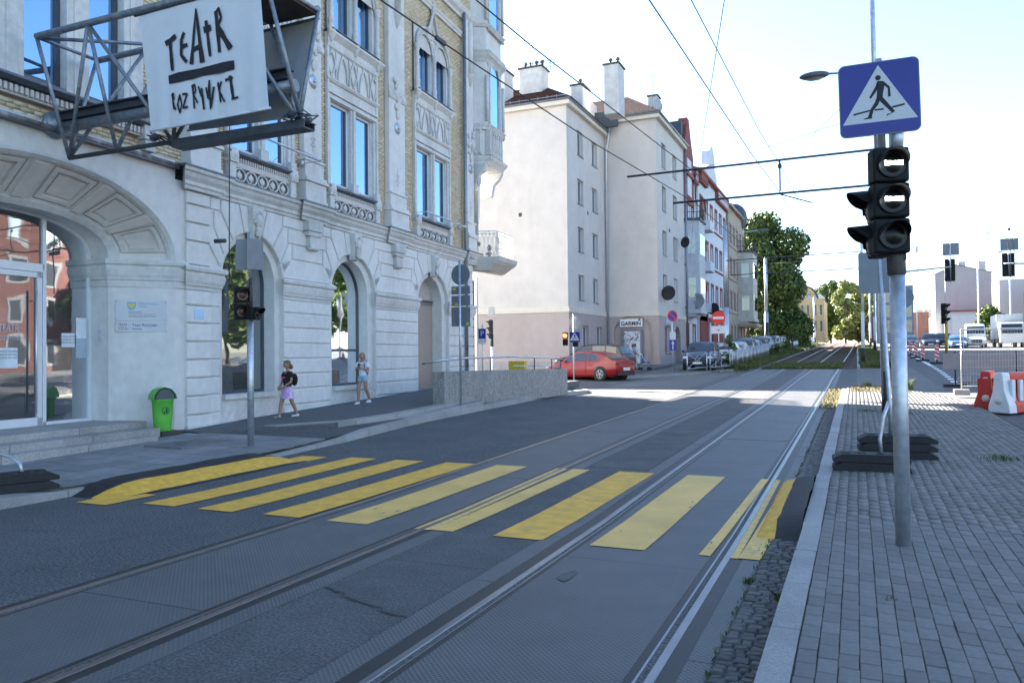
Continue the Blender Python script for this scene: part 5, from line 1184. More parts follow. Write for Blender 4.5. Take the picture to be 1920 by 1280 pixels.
mast(1.8,120,8.0,'third mast far up the line', [(10,9,0)], None, r=.15, col=_mats['white_mast'])
# overhead wires
wire = M('copper_wire', (.03,.03,.035), .6)
def wr(pts, label, r=.006, sag=0):
    q = MB(); P = []
    for a, b in zip(pts, pts[1:]):
        for k in range(8): t = k/8; p = Vector(a).lerp(Vector(b), t); p.z -= sag*4*t*(1-t); P.append(p)
    P.append(Vector(pts[-1])); q.tube(P, r, 5); return q.build('overhead_wire', wire, label=label, cat='wire', group='tram overhead wires')
wr([(-5.3,-2,5.84),(-4.84,9.3,5.84),(-4.55,14.7,5.84),(-3.92,21.2,5.82),(-4.3,54,6.5),(-3.6,84,7.6),(-3.2,160,9.2)], 'left track contact wire, lower dark line running past the theatre', .011)
wr([(-2.35,-2,5.84),(-2.12,8.85,5.84),(-1.9,16.9,5.84),(-1.72,20.9,5.84),(-1.75,54,6.5),(-1.3,84,7.6),(-.9,160,9.2)], 'right track contact wire against the sky', .0085)
wr([(-5.1,-2,6.54),(-4.52,11.2,6.54),(-4.05,17.9,6.54),(-3.82,20.9,6.54),(-4.2,54,7.9)], 'left track carrier wire, upper dark line running past the theatre', .011)
wr([(-2.15,-2,6.54),(-1.97,10.6,6.54),(-1.84,17.7,6.54),(-1.70,20.9,6.54),(-1.7,54,7.9),(-1.3,84,9.0)], 'right track carrier wire against the sky', .0075)
wr([(-.5,6.4,7.0),(-1.71,11.84,7.0),(-3.9,21.8,7.0),(-12.0,62.5,9.0)], 'steep span wire crossing the two wires of the right track', .007)
q = MB(); q.box(-4.885,-4.845,8.75,9.0,5.82,5.87); q.build('wire_clamp', trim_b if 'trim_b' in globals() else pipe_d, label='dark clamp on the wire before the arched upper theatre window', cat='insulator')
wr([(-3.84,20.9,6.6),(.6,20.9,7.6)], 'thin stay wire between bracket and mast', .005); wr([(-12.2,60,9),(.35,20.9,8.3)], 'thin stay from the red house to the mast', .006)
for x in (-3.84,-1.71):
    q = MB(); q.tube([(x,20.9,6.62),(x,20.9,5.86)], .02, 6); q.ell((x,20.9,6.5),.05,.05,.08,8,6); q.tube([(x,20.9,5.78),(x+.75,20.9,5.5)] if x > -3 else [(x,20.9,5.86),(x+.05,20.9,5.7)], .016, 6); q.build('wire_hanger', pipe_d, label='insulated hanger under the left bracket' if x < -3 else 'insulated hanger with steady arm under the right bracket', cat='insulator')
q = MB(); q.tube([(-12.1,12.8,10.0),(-12.2,12.85,3.3)], .012, 5); q.tube([(-12.45,12.7,4.25),(-12.2,12.75,4.25)], .045, 8); q.build('tension_weight_cable', pipe_d, label='thin hanging cable ending in a small lamp at the first pilaster', cat='cable')
# ------------------------------------------------------------------ pink tenement
pink = M('pink_render', (.56,.52,.49), .85, var=.06, scale=1.5, bump=.004, bscale=60, dirt=.12)
pinkd = M('pink_render_base', (.40,.335,.32), .85, var=.05, scale=2, bump=.004, bscale=60, dirt=.10)
pinkw = M('pale_render', (.60,.60,.62), .85, var=.05, scale=2, bump=.003, bscale=60, dirt=.05)
cream = M('cream_band', (.58,.54,.47), .8, var=.05, scale=3)
tile = M('roof_tile', (.05,.02,.018), .8, var=.35, scale=9, rnd=.1); dslate = M('dark_slate', (.045,.06,.08), .6, var=.2, scale=4)
chim_m = M('chimney_render', (.55,.54,.53), .85, var=.15, scale=3, dirt=.25)
wglass = GLASS('far_glass', dark=(.03,.036,.045), refl=.07, rough=.05); cap_m = M('chimney_cap', (.06,.055,.05), .8)
def win(parent, O, U, Nn, w_, h_, depth=.22, sill=True, frame=frame_w, jamb=None, split=True):
    """recessed window on a wall: O lower-left corner, U unit vector along the wall, Nn outward normal. Built as a shallow box set in the wall face."""
    O, U, Nn = Vector(O), Vector(U), Vector(Nn); Z = Vector((0,0,1))
    q = MB(); g = Nn*.004; q.quad(O-Nn*depth+g*0, O+U*w_-Nn*depth, O+U*w_+Z*h_-Nn*depth, O+Z*h_-Nn*depth); wo = q.build('window', wglass, parent)
    q = MB(); t = .06; D = Nn*(depth-.04)
    def fb(a0, a1, z0, z1):
        P = [O+U*a0+Z*z0-D, O+U*a1+Z*z0-D, O+U*a1+Z*z1-D, O+U*a0+Z*z1-D]; B_ = [p-Nn*.035 for p in P]; q.add(P+B_, [(0,1,2,3),(0,4,5,1),(1,5,6,2),(2,6,7,3),(3,7,4,0)])
    fb(0,t,0,h_); fb(w_-t,w_,0,h_); fb(t,w_-t,0,t); fb(t,w_-t,h_-t,h_)
    if split: fb(w_/2-t/2,w_/2+t/2,t,h_-t)
    q.build('frame', frame, wo)
    if sill:
        q = MB(); a = O-U*.05+Nn*.05; q.add([a-Z*.03, a+U*(w_+.1)-Z*.03, a+U*(w_+.1)-Nn*(depth+.03)+Z*.01, a-Nn*(depth+.03)+Z*.01, a, a+U*(w_+.1), a+U*(w_+.1)-Nn*(depth+.03)+Z*.03, a-Nn*(depth+.03)+Z*.03], [(0,1,5,4),(4,5,6,7),(0,4,7,3),(1,2,6,5)]); q.build('sill', lead, wo)
    return wo
def wallh(mb, O, U, L_, z0, z1, holes, Nn, depth=.22, mi=0):
    """wall rectangle with rectangular holes (a0,a1,h0,h1) and their reveals"""
    O, U, Nn = Vector(O), Vector(U), Vector(Nn); xs = sorted({0, L_}|{h[0] for h in holes}|{h[1] for h in holes}); zs = sorted({z0, z1}|{h[2] for h in holes}|{h[3] for h in holes})
    pt = lambda a, z, d=0: Vector((O.x, O.y, 0))+U*a+Vector((0,0,z))-Nn*d
    for a, b in zip(xs, xs[1:]):
        for c, d in zip(zs, zs[1:]):
            m1, m2 = (a+b)/2, (c+d)/2
            if any(h[0] < m1 < h[1] and h[2] < m2 < h[3] for h in holes): continue
            mb.quad(pt(a,c), pt(b,c), pt(b,d), pt(a,d), mi)
    for h in holes:
        a, b, c, d = h[:4]
        for (p, r_) in (((a,c),(b,c)),((b,c),(b,d)),((b,d),(a,d)),((a,d),(a,c))): mb.quad(pt(*p), pt(*r_), pt(*r_,depth), pt(*p,depth), mi)
PK = empty('apartment_building', (-14,49,.8), 0, 'pale pink four-storey apartment block with tiled roof and tall chimneys', 'building')
PK0 = Vector((14,-49,-.8))
def S(p): return Vector(p)+PK0
def Pk(mb, name, mt, kind=None, parent=None, bevel=0):
    mb.v = [tuple(S(v)) for v in mb.v] if (parent is None or parent is PK) else mb.v
    return mb.build(name, mt, parent or PK, kind=kind, bevel=bevel)
PKI = empty('shell', -Vector((-14,49,.8)), 0, parent=PK)   # parts below are modelled in world axes
U1, N1 = Vector((0,1,0)), Vector((1,0,0))
# block one street face X=-16, Y 45..53 ; block two X=-12.35, Y 53..62.2
B1z, B2z = 17.0, 17.9
h1 = [(1.95,3.15,z,z+1.6) for z in (14.4,11.3,8.25,5.2)]+[(4.95,6.15,z,z+1.6) for z in (14.4,11.3,8.25,5.2)]
g1 = [(2.5,3.75,1.7,3.6),(5.45,6.7,1.7,3.6)]
h2 = [(1.6,2.9,z,z+1.75) for z in (14.9,11.85,8.7,5.6)]+[(5.2,6.6,z,z+1.75) for z in (14.9,11.85,8.7,5.6)]
g2 = [(1.9,3.8,1.9,3.65),(5.0,7.4,.7,3.55)]
def W_(parts, name, mt):
    q = MB(); parts(q); return q.build(name, mt, PKI)
W_(lambda q: (wallh(q,(-16,45,0),U1,8.02,4.45,B1z,h1,N1), wallh(q,(-60,45,0),Vector((1,0,0)),44,4.45,B1z,[],Vector((0,-1,0)))), 'wall', pink)
W_(lambda q: wallh(q,(-16,53,0),Vector((1,0,0)),3.65,4.45,B2z,[],Vector((0,-1,0))), 'wall', pink)
W_(lambda q: wallh(q,(-12.35,53,0),U1,9.2,4.45,B2z,h2,N1), 'wall', pink)
W_(lambda q: (wallh(q,(-15.94,44.94,0),U1,8.06,-.3,4.45,[(a+.06,b+.06,c,d) for a,b,c,d in g1],N1), wallh(q,(-60,44.94,0),Vector((1,0,0)),44.06,-.3,4.45,[],Vector((0,-1,0)))), 'base_wall', pinkd)
def archhole(q):
    P = arcpts(-14.1, 1.35, 3.25, 1.15, 14); y = 52.94
    q.quad((-15.94,y,-.3),(P[0][0],y,-.3),(P[0][0],y,4.45),(-15.94,y,4.45)); q.quad((P[-1][0],y,-.3),(-12.29,y,-.3),(-12.29,y,4.45),(P[-1][0],y,4.45))
    for a, b in zip(P, P[1:]): q.quad((a[0],y,a[1]),(b[0],y,b[1]),(b[0],y,4.45),(a[0],y,4.45))
    PP = [(P[0][0],-.3)]+P+[(P[-1][0],-.3)]
    for a, b in zip(PP, PP[1:]): q.quad((a[0],y,a[1]),(b[0],y,b[1]),(b[0],y+.18,b[1]),(a[0],y+.18,a[1]))
    q.poly([(p[0],y+.18,p[1]) for p in PP])
W_(archhole, 'base_wall', pinkd)
def st2(q):
    wallh(q,(-12.29,52.94,0),U1,9.26,-.3,4.45,[(1.96,3.5,1.75,3.75)],N1)
st2_ = MB(); c0, r_ = 6.0, 1.1
wallh(st2_,(-12.29,52.94,0),U1,c0-r_,-.3,4.45,[(1.7,3.6,1.75,3.75)],N1)
P = arcpts(52.94+c0, r_, 2.6, 1.2, 12)
for a, b in zip(P, P[1:]): st2_.quad((-12.29,a[0],a[1]),(-12.29,b[0],b[1]),(-12.29,b[0],4.45),(-12.29,a[0],4.45))
st2_.quad((-12.29,52.94+c0+r_,-.3),(-12.29,62.2,-.3),(-12.29,62.2,4.45),(-12.29,52.94+c0+r_,4.45))
PP = [(P[0][0],-.3)]+P+[(P[-1][0],-.3)]
for a, b in zip(PP, PP[1:]): st2_.quad((-12.29,*a),(-12.29,*b),(-14,*b),(-14,*a))
st2_.build('base_wall', pinkd, PKI); q = MB(); q.poly([(-14,*p) for p in PP]); q.build('passage_back', dark_in, PKI)
for z0, z1, o in ((4.35,4.62,.10),(4.62,4.68,.05)):
    q = MB(); q.box(-60,-16+o,45-o,45.2,z0,z1); q.box(-16.1,-16+o,45.2,53-o,z0,z1); q.box(-16+o+.001,-12.35+o,53-o,53.2,z0,z1); q.box(-12.5,-12.35+o,53.2,62.2,z0,z1); q.build('string_course', cream, PKI)
q = MB(); q.box(-15.96,-15.80,45.0,52.9,-.3,1.5); q.box(-12.33,-12.2,53.0,57.8,-.3,1.6); q.box(-60,-15.80,44.85,45.0,-.3,1.35); q.box(-12.33,-12.2,60.2,62.2,-.3,1.7); q.build('plinth', M('grey_plinth', (.33,.31,.31), .85, var=.1, dirt=.2), PKI)
for (a,b,z,z2) in h1: win(PKI, (-16,45+a,z), U1, N1, b-a, z2-z, frame=frame_w)
for (a,b,z,z2) in g1: win(PKI, (-15.94,44.94+a+.06,z), U1, N1, b-a, z2-z)
for (a,b,z,z2) in h2: win(PKI, (-12.35,53+a,z), U1, N1, b-a, z2-z)
win(PKI, (-12.29,54.64,1.75), U1, N1, 1.9, 2.0, split=False)
# cornice and eaves
q = MB(); q.box(-60,-15.72,44.72,45.3,B1z-.02,B1z+.30); q.box(-16.3,-15.72,45.3,53.0,B1z-.02,B1z+.30); q.build('cornice', cream, PKI)
q = MB(); q.box(-16.2,-12.07,52.72,53.3,B2z-.02,B2z+.28); q.box(-12.6,-12.07,53.3,62.4,B2z-.02,B2z+.28); q.build('cornice', cream, PKI)
q = MB(); q.tube([(-60,44.66,B1z+.3),(-15.66,44.66,B1z+.3),(-15.66,53,B1z+.3)], .07, 8); q.tube([(-16.2,52.66,B2z+.3),(-12.0,52.66,B2z+.3),(-12.0,62.5,B2z+.3)], .07, 8); q.build('gutter', zinc, PKI, kind='stuff')
# tiled roofs with real tile courses
def roofplane(q, A, B, Cc, D, n, th=.05):
    """A-B eave, D-C top; n courses stepped"""
    A, B, Cc, D = map(Vector, (A,B,Cc,D)); nn = (B-A).cross(D-A).normalized()
    if nn.z < 0: nn = -nn
    for k in range(n):
        t0, t1 = k/n, (k+1)/n; a, b = A.lerp(D,t0), B.lerp(Cc,t0); c, d = B.lerp(Cc,t1), A.lerp(D,t1)
        q.quad(a+nn*th, b+nn*th, c+nn*.005, d+nn*.005); q.quad(a, b, b+nn*th, a+nn*th)
e1 = B1z+.34; rz = B1z+3.2
for (A_,B_,C_,D_) in (((-60,44.6,e1),(-15.6,44.6,e1),(-19.5,50,rz),(-60,50,rz)), ((-15.6,44.6,e1),(-15.6,53,e1),(-19.5,53,rz),(-19.5,50,rz)), ((-60,56,e1),(-19.5,56,e1),(-19.5,50,rz),(-60,50,rz))):
    q = MB(); roofplane(q, A_, B_, C_, D_, 20); q.build('roof', tile, PKI)
e2 = B2z+.32
for (A_,B_,C_,D_) in (((-20,52.6,e2-.0),(-12.0,52.6,e2),(-15.6,57.5,e2+2.9),(-20,57.5,e2+2.9)), ((-12.0,52.6,e2),(-12.0,62.4,e2),(-15.6,62.4,e2+2.9),(-15.6,57.5,e2+2.9))):
    q = MB(); roofplane(q, A_, B_, C_, D_, 18); q.build('roof', tile, PKI)
q = MB(); q.box(-60,-16.4,47,62,.5,B1z+.2); q.box(-16.4,-14.0,55.4,62.1,.5,B2z+.2); q.box(-18.9,-16.5,51.0,52.9,17.3,19.2); q.build('core_wall', pink, PKI)
q = MB(); q.box(-17.6,-14.9,52.3,52.55,17.5,18.6); q.build('dark_cladding', dslate, PKI)
for i in range(26):
    q = MB(); x = -15.9-i*.62; q.box(x,x+.03,44.7,44.73,e1,e1+.28) if x > -22 else None
    if q.v: q.build('snow_guard', zinc, PKI)
q = MB(); q.box(-22,-15.8,44.74,44.76,e1+.18,e1+.22); q.box(-15.9,-12.1,52.74,52.76,e2+.16,e2+.2); q.build('snow_guard', zinc, PKI)
for i in range(7): q = MB(); x = -15.7+i*.6; q.box(x,x+.03,52.7,52.73,e2-.02,e2+.25); q.build('snow_guard', zinc, PKI)
def chimney(x0,x1,y0,y1,z0,z1, pots=0):
    q = MB(); q.box(x0,x1,y0,y1,z0,z1); c = q.build('chimney', chim_m, PKI, bevel=.02)
    q = MB(); q.box(x0-.08,x1+.08,y0-.08,y1+.08,z1,z1+.09); q.build('cap', cap_m, c)
    for k in range(pots):
        px, py = x0+(x1-x0)*(k+.5)/pots, (y0+y1)/2; q = MB(); q.tube([(px,py,z1+.1),(px,py,z1+.45)], .08, 8); q.ell((px,py,z1+.55),.16,.16,.12,8,6); q.build('cowl', M('cowl_metal', (.09,.10,.10), .6, metal=.3), c)
chimney(-14.95,-13.95,49.5,50.9,17.5,20.75,2); chimney(-20.2,-18.6,47.6,48.9,18,20.65,4); chimney(-21.3,-20.45,45.8,47.2,17.6,20.1,1); chimney(-16.9,-16.1,48.5,50.0,17.6,19.35,1); chimney(-14.1,-13.4,58,59,18.5,21.1,0)
q = MB(); 
for x, h_ in ((-19.95,2.1),(-19.4,1.9),(-14.0,0.2)): q.tube([(x,47.9,20.65),(x,47.9,20.65+h_)], .05, 6)
q.build('aerial', frame_w, PKI, kind='stuff')
for k in range(5): q = MB(); x = -19.1+.25*k; q.tube([(x,48.6,20.7),(x,48.6,21.5-.08*(k % 2))], .025, 5); q.tube([(x-.15,48.6,21.3),(x+.15,48.6,21.35)], .015, 4); q.build('small_aerial', cap_m, PKI)
q = MB(); q.tube([(-12.6,53.2,18.3),(-12.6,53.2,21.0)], .015, 5); 
for k in range(5): q.tube([(-12.75,53.2,20.2+k*.16),(-12.45,53.2,20.2+k*.16)], .01, 4)
q.build('tv_aerial', cap_m, PKI)
# rainwater pipe in the corner
q = MB(); q.tube([(-15.85,52.8,.6),(-15.85,52.8,15.9),(-15.7,52.75,16.6),(-15.6,52.7,17.3)], .085, 10); q.box(-15.95,-15.5,52.55,52.85,17.3,17.6); q.build('downpipe', M('pale_zinc', (.45,.48,.52), .4, metal=.5), PKI)
q = MB(); q.tube([(-12.2,62.3,.8),(-12.2,62.3,17.9)], .08, 8); q.build('downpipe', zinc, PKI)
for p in ((-16.0,48.9,10.9),(-12.33,56.7,10.6)): q = MB(); q.box(p[0]-.02,p[0]+.02,p[1],p[1]+.2,p[2],p[2]+.22); q.build('vent', cap_m, PKI)
q = MB(); q.box(-19.2,-19.0,44.96,45.0,10.4,10.62); q.build('vent', cap_m, PKI)
def dish(x, y, z, r_, az, mt, label):
    d = empty('satellite_dish', (x,y,z), az, label, 'satellite dish'); q = MB(); q.lathe([(.001,.0),(r_*.5,-.02),(r_*.85,-.07),(r_,-.11),(r_*1.01,-.10),(r_*.85,-.05),(r_*.5,.0),(.001,.02)], 22, (0,0,0), axis='y', sy=1.12); q.build('reflector', mt, d)
    q = MB(); q.tube([(0,.02,0),(-.1,.4,-.05),(-.35,.45,-.1)], .02, 6); q.tube([(0,-.1,-r_),(0,-.45,-.1)], .012, 5); q.ell((0,-.45,-.08),.04,.06,.04,6,5); q.build('arm', cap_m, d)
ddk = M('dish_black', (.02,.022,.025), .5); dlt = M('dish_grey', (.35,.37,.39), .5, var=.1)
dish(-11.75,59.9,10.2,.42,R(-35),ddk,'small black satellite dish high on the pink block'); dish(-11.8,54.0,5.95,.50,R(-20),ddk,'black satellite dish low on the pink block above the passage'); dish(-12.4,53.5,18.9,.5,R(70),dlt,'grey satellite dish on the roof corner of the pink block'); dish(-11.5,63.2,5.9,.62,R(-30),dlt,'large grey satellite dish on the round bay'); dish(-11.3,69.6,5.6,.52,R(-25),ddk,'black satellite dish on the red and white house')
# shop: sign, painted door, notice
gsn = empty('shop_sign', (-14.2,52.85,3.9), 0, 'white shop sign lettered GARMIN over the arched shop door', 'sign'); q = MB(); q.box(-.80,.78,-.03,.03,-.27,.27); q.build('board', M('sign_board', (.72,.72,.72), .5), gsn)
text('GARMIN', .36, black, gsn, (-.02,-.033,-.06), (R(90),0,0), font_xy=(1.02,1.05), bold=.012); q = MB(); q.poly([(.46,-.034,.12),(.68,-.034,.12),(.57,-.034,.36)]); q.build('triangle', M('garmin_blue', (.02,.12,.32), .5), gsn)
q = MB(); q.box(-14.75,-13.6,52.86,52.98,1.1,3.32); dr = q.build('shop_door', M('graffiti_white', (.62,.64,.70), .6), label='white graffiti-painted shop door under the arch', cat='door')
rg = random.Random(11); q = MB()
for k in range(34):
    x, z = rg.uniform(-14.7,-13.65), rg.uniform(1.2,3.25); pts = [(x,52.855,z)]
    for j in range(3): pts.append((max(-14.73,min(-13.62,pts[-1][0]+rg.uniform(-.3,.3))),52.855,max(1.12,min(3.3,pts[-1][2]+rg.uniform(-.35,.35)))))
    q.tube(pts, .012, 4)
q.build('graffiti', black, dr, kind='stuff'); q = MB(); q.box(-14.95,-14.78,52.86,52.95,1.1,3.35); q.box(-13.57,-13.42,52.86,52.95,1.1,3.35); q.box(-14.95,-13.42,52.86,52.95,3.35,3.45); q.build('door_frame', grey_back, dr)
for x, z, mt_, lb in ((48.1,1.72,M('red_flowers', (.35,.01,.03), .8, var=.5, scale=20),'window box of red flowers'),(51.1,1.72,M('violet_flowers', (.12,.05,.35), .8, var=.5, scale=20),'window box of violet flowers')):
    fb_ = empty('window_box', (-15.8,x,z), 0, lb+' on the pink block ground floor', 'window box'); q = MB(); q.box(-.0,.25,-.6,.6,-.3,-.05); q.build('box', M('box_grey', (.2,.2,.22), .7), fb_)
    q = MB(); 
    for k in range(60): q.ell((rg.uniform(.0,.35),rg.uniform(-.65,.65),rg.uniform(-.1,.2)),.06,.07,.05,5,4)
    q.build('flowers', mt_, fb_, kind='stuff')
q = MB(); q.box(-12.28,-12.24,54.9,56.4,3.85,4.3); q.build('shop_notice', M('pale_blue_sign', (.35,.45,.6), .6), label='pale blue arched notice above the shop window', cat='sign')

# ------------------------------------------------------------------ houses further up the street
redb = M('red_brick_far', (.23,.055,.045), .85, var=.2, scale=5, dirt=.2); whit = M('white_render_far', (.58,.60,.65), .85, var=.06, scale=2, dirt=.1); wtile = M('white_tile_wall', (.42,.44,.48), .6, var=.1, scale=3, dirt=.15)
sandst = M('sandy_render', (.36,.30,.24), .85, var=.15, scale=3, dirt=.3)
def house(label, Y0, Y1, X, z0, h_, wallm, floors, cols, ww, wh, depth=12, roof=None, rm=dslate, ridge=2.5, arch=False, base=None, trim=None, gf=True):
    H_ = empty('town_house', (X, Y0, 0), 0, label, 'building', 'houses along the left side of the tram street'); L_ = Y1-Y0
    ho = []; fh = (h_-z0-1.2)/floors
    for f in range(floors):
        for c in range(cols):
            a = L_*(c+.5)/cols-ww/2; z = z0+1.0+f*fh; ho.append((a,a+ww,z,z+wh))
    q = MB(); wallh(q, (0,0,0), U1, L_, z0-.5, h_, ho, N1); q.box(-depth,-.5,.05,L_-.05,z0-.5,h_); q.quad((-depth,0,z0-.5),(0,0,z0-.5),(0,0,h_),(-depth,0,h_)); q.quad((-depth,L_,z0-.5),(0,L_,z0-.5),(0,L_,h_),(-depth,L_,h_)); q.build('wall', wallm, H_)
    for a,b,z,z2 in ho:
        win(H_, (0,a,z), U1, N1, b-a, z2-z, sill=False)
        if trim: q = MB(); q.box(.0,.07,a-.12,b+.12,z2,z2+.22); q.box(.0,.05,a-.12,a,z,z2); q.box(.0,.05,b,b+.12,z,z2); q.build('window_surround', trim, H_)
    for f in range(1, floors): q = MB(); q.box(0,.08,0,L_,z0+.62+f*fh,z0+.78+f*fh); q.build('string_course', trim or wallm, H_)
    q = MB(); q.box(-.3,.35,-.1,L_+.1,h_-.05,h_+.22); q.build('cornice', trim or wallm, H_)
    if ridge: q = MB(); q.add([(.3,0,h_+.22),(.3,L_,h_+.22),(-depth/2,0,h_+ridge),(-depth/2,L_,h_+ridge),(-depth,0,h_+.2),(-depth,L_,h_+.2)], [(0,1,3,2),(2,3,5,4),(0,2,4),(1,5,3)]); q.build('roof', rm, H_)
    return H_
def baybox(H_, a, b, out, z0, z1, mt, floors, capm=dslate, winm=True):
    e = .5; q = MB(); P = [(0,a),(out,a+e),(out,b-e),(0,b)]; q.prism(P, lambda p: (p[0],p[1],z0), lambda p: (p[0],p[1],z1)); bo = q.build('bay', mt, H_)
    fh = (z1-z0)/floors
    for f in range(floors):
        q = MB(); z = z0+f*fh+.9; q.box(out-.02,out+.03,a+e+.15,b-e-.15,z-.06,z+1.66); q.build('window_surround', frame_w, bo)
        q = MB(); q.quad((out+.035,a+e+.25,z),(out+.035,b-e-.25,z),(out+.035,b-e-.25,z+1.6),(out+.035,a+e+.25,z+1.6)); q.build('pane', wglass, bo)
        t = Vector((out,e,0)); tn = Vector((t.y,-t.x,0)).normalized(); O = Vector((0,a,0))+t*.25+tn*.02
        q = MB(); p0 = O+Vector((0,0,z)); p1 = p0+t*.5; q.quad(p0,p1,p1+Vector((0,0,1.6)),p0+Vector((0,0,1.6))); q.build('pane', wglass, bo)
    q = MB(); P = [(0,a-.1),(out+.12,a+e-.1),(out+.12,b-e+.1),(0,b+.1)]; q.prism(P, lambda p: (p[0],p[1],z0-.35), lambda p: (p[0],p[1],z0)); q.prism([(p[0]*.6,a+(p[1]-a)*.8+.2) for p in P], lambda p: (p[0],p[1],z0-.6), lambda p: (p[0],p[1],z0-.35)); q.build('bay_base', mt, bo)
    q = MB(); q.prism(P, lambda p: (p[0],p[1],z1), lambda p: (p[0],p[1],z1+.15)); q.build('bay_cap', capm, bo)
    return bo
def ironrail(parent, P, z0, z1, n=.25):
    q = MB()
    for z in (z0, (z0+z1)/2, z1): q.tube([(*p,z) for p in P], .025, 5)
    for a, b in zip(P, P[1:]):
        L_ = (Vector(b)-Vector(a)).length; k = max(2, int(L_/n))
        for j in range(k): p = Vector(a).lerp(Vector(b), (j+.5)/k); q.tube([(p.x,p.y,z0),(p.x,p.y,z1)], .015, 4)
    return q.build('railing', cap_m, parent)
# white tiled bay house with red brick upper gable
Ha = house('narrow house with white tiled bay, balcony and red gable next to the pink block', 62.35, 68.0, -12.5, 1.3, 16.2, whit, 4, 2, 1.0, 1.7, trim=M('red_trim', (.28,.07,.06), .85, var=.1), ridge=3.0)
baybox(Ha, .6, 4.2, 1.1, 5.3, 12.4, wtile, 2); ironrail(Ha, [(0,.7),(1.1,1.2),(1.1,3.6),(0,4.1)], 12.6, 13.6)
q = MB(); P = [(.0,14.0),(4.4,14.0),(4.4,18.0),(3.3,19.6),(2.6,21.0),(1.8,21.0),(1.1,19.2),(0,18.0)]; q.prism(P, lambda p: (.12,p[0],p[1]), lambda p: (-.6,p[0],p[1])); ga = q.build('gable', redb, Ha)
q = MB(); q.box(.12,.2,1.4,3.0,14.6,17.6); q.build('gable_panel', whit, ga); q = MB(); q.box(-4,-.1,.4,4,18,20.4); q.build('gable_roof', dslate, ga)
# red and white house
rt = _mats['red_trim']
Hb = house('tall white house with red brick window arches, gable and roof turret', 68.2, 84.0, -12.3, 1.5, 17.5, whit, 4, 6, 1.1, 1.8, trim=redb, ridge=2.2, rm=M('rust_roof', (.16,.06,.05), .8, var=.2))
for a in (1.2,):
    for z in (5.4, 9.0, 12.6):
        q = MB(); P = arcpts(a+1.0, 1.15, z+1.9, 1.0, 10); P2 = arcpts(a+1.0, .85, z+1.9, .72, 10)
        for i in range(len(P)-1): q.add([(.02,*P[i]),(.02,*P[i+1]),(.02,*P2[i+1]),(.02,*P2[i]),(.14,*P[i]),(.14,*P[i+1]),(.14,*P2[i+1]),(.14,*P2[i])],[(4,5,6,7),(0,1,5,4),(3,2,6,7)])
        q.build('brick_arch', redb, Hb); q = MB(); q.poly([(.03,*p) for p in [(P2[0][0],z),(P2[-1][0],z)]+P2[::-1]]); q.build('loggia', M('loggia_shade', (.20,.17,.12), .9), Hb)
        q = MB(); q.box(.04,.8,a-.1,a+2.1,z-.1,z+.75); q.build('loggia_parapet', whit if z < 6 else whit, Hb)
q = MB(); q.box(.02,.1,0,3.4,1.2,5.0); q.box(.02,.1,0,15.8,4.6,5.0); q.box(.02,.12,3.2,3.7,1.2,5.6); q.box(.02,.12,6.2,15.8,1.2,4.4); q.build('brick_base', redb, Hb)
q = MB(); P = [(3.5,17.6),(9,17.6),(9,18.6),(8,19.0),(7.6,20.4),(6.8,21.0),(5.8,21.0),(5.0,20.4),(4.6,19),(3.5,18.6)]; q.prism(P, lambda p: (.2,p[0],p[1]), lambda p: (-.5,p[0],p[1])); q.build('gable', whit, Hb)
q = MB(); q.box(.0,.3,.3,3.5,16.6,17.6); q.box(.0,.3,9,15.6,16.4,17.7); q.build('brick_frieze', redb, Hb)
for k in range(9): q = MB(); y = 9.3+k*.7; q.box(.3,.34,y,y+.35,16.6,17.3); q.build('frieze_panel', whit, Hb)
q = MB(); q.tube([(-2,5.5,20.5),(-2,5.5,23.5)], .1, 8); q.build('vent_pipe', zinc, Hb)
# stone corner house with bays
Hc = house('weathered stone and brick house with projecting bays and a balcony railing', 84.3, 97.0, -12.1, 1.8, 17.2, sandst, 4, 5, 1.1, 1.9, trim=M('pinkish_stone', (.34,.24,.21), .85, var=.2), ridge=2.4)
baybox(Hc, 6.5, 11.5, 1.6, 5.6, 13.0, M('pale_brick_bay', (.45,.42,.38), .85, var=.15, scale=3, dirt=.3), 2); ironrail(Hc, [(0,6.6),(1.6,7.1),(1.6,10.9),(0,11.4)], 13.2, 14.3)
q = MB(); q.box(0,2.0,6.2,11.8,4.7,5.0); q.build('balcony_slab', sandst, Hc); q = MB(); q.ell((-1,11,17.6),1.6,1.6,1.8,12,8); q.build('dome', dslate, Hc)
# yellow house beyond the big tree
yel = M('yellow_render', (.60,.43,.20), .85, var=.06, scale=1, dirt=.08); ytr = M('yellow_trim', (.52,.44,.30), .85)
Hd = empty('town_house', (-6.9,200,0), 0, 'ochre yellow house with curved gable beyond the dark tree', 'building', 'houses along the left side of the tram street')
q = MB(); ho = [(.45+k*1.28+(.35 if k > 2 else 0), 1.05+k*1.28+(.35 if k > 2 else 0), z, z+2.6) for k in range(5) for z in (6.6,10.4)]
wallh(q, (-6.9,0,0), Vector((1,0,0)), 6.9, 4, 14.3, ho, Vector((0,-1,0))); q.box(-.3,0,.02,22,4,14.3); q.quad((-6.9,0,4),(-6.9,16,4),(-6.9,16,14.3),(-6.9,0,14.3)); q.build('wall', yel, Hd)
for h in ho: win(Hd, (-6.9+h[0],0,h[2]), Vector((1,0,0)), Vector((0,-1,0)), h[1]-h[0], h[3]-h[2], sill=False, split=False)
for h in ho: q = MB(); q.box(-6.9+h[0]-.12,-6.9+h[1]+.12,-.08,0,h[3],h[3]+.25); q.box(-6.9+h[0]-.12,-6.9+h[1]+.12,-.12,0,h[2]-.2,h[2]); q.build('window_surround', ytr, Hd)
for x in (-6.9,-2.75,-.15): q = MB(); q.box(x,x+.22,-.1,0,4,14.2); q.build('pilaster', ytr, Hd)
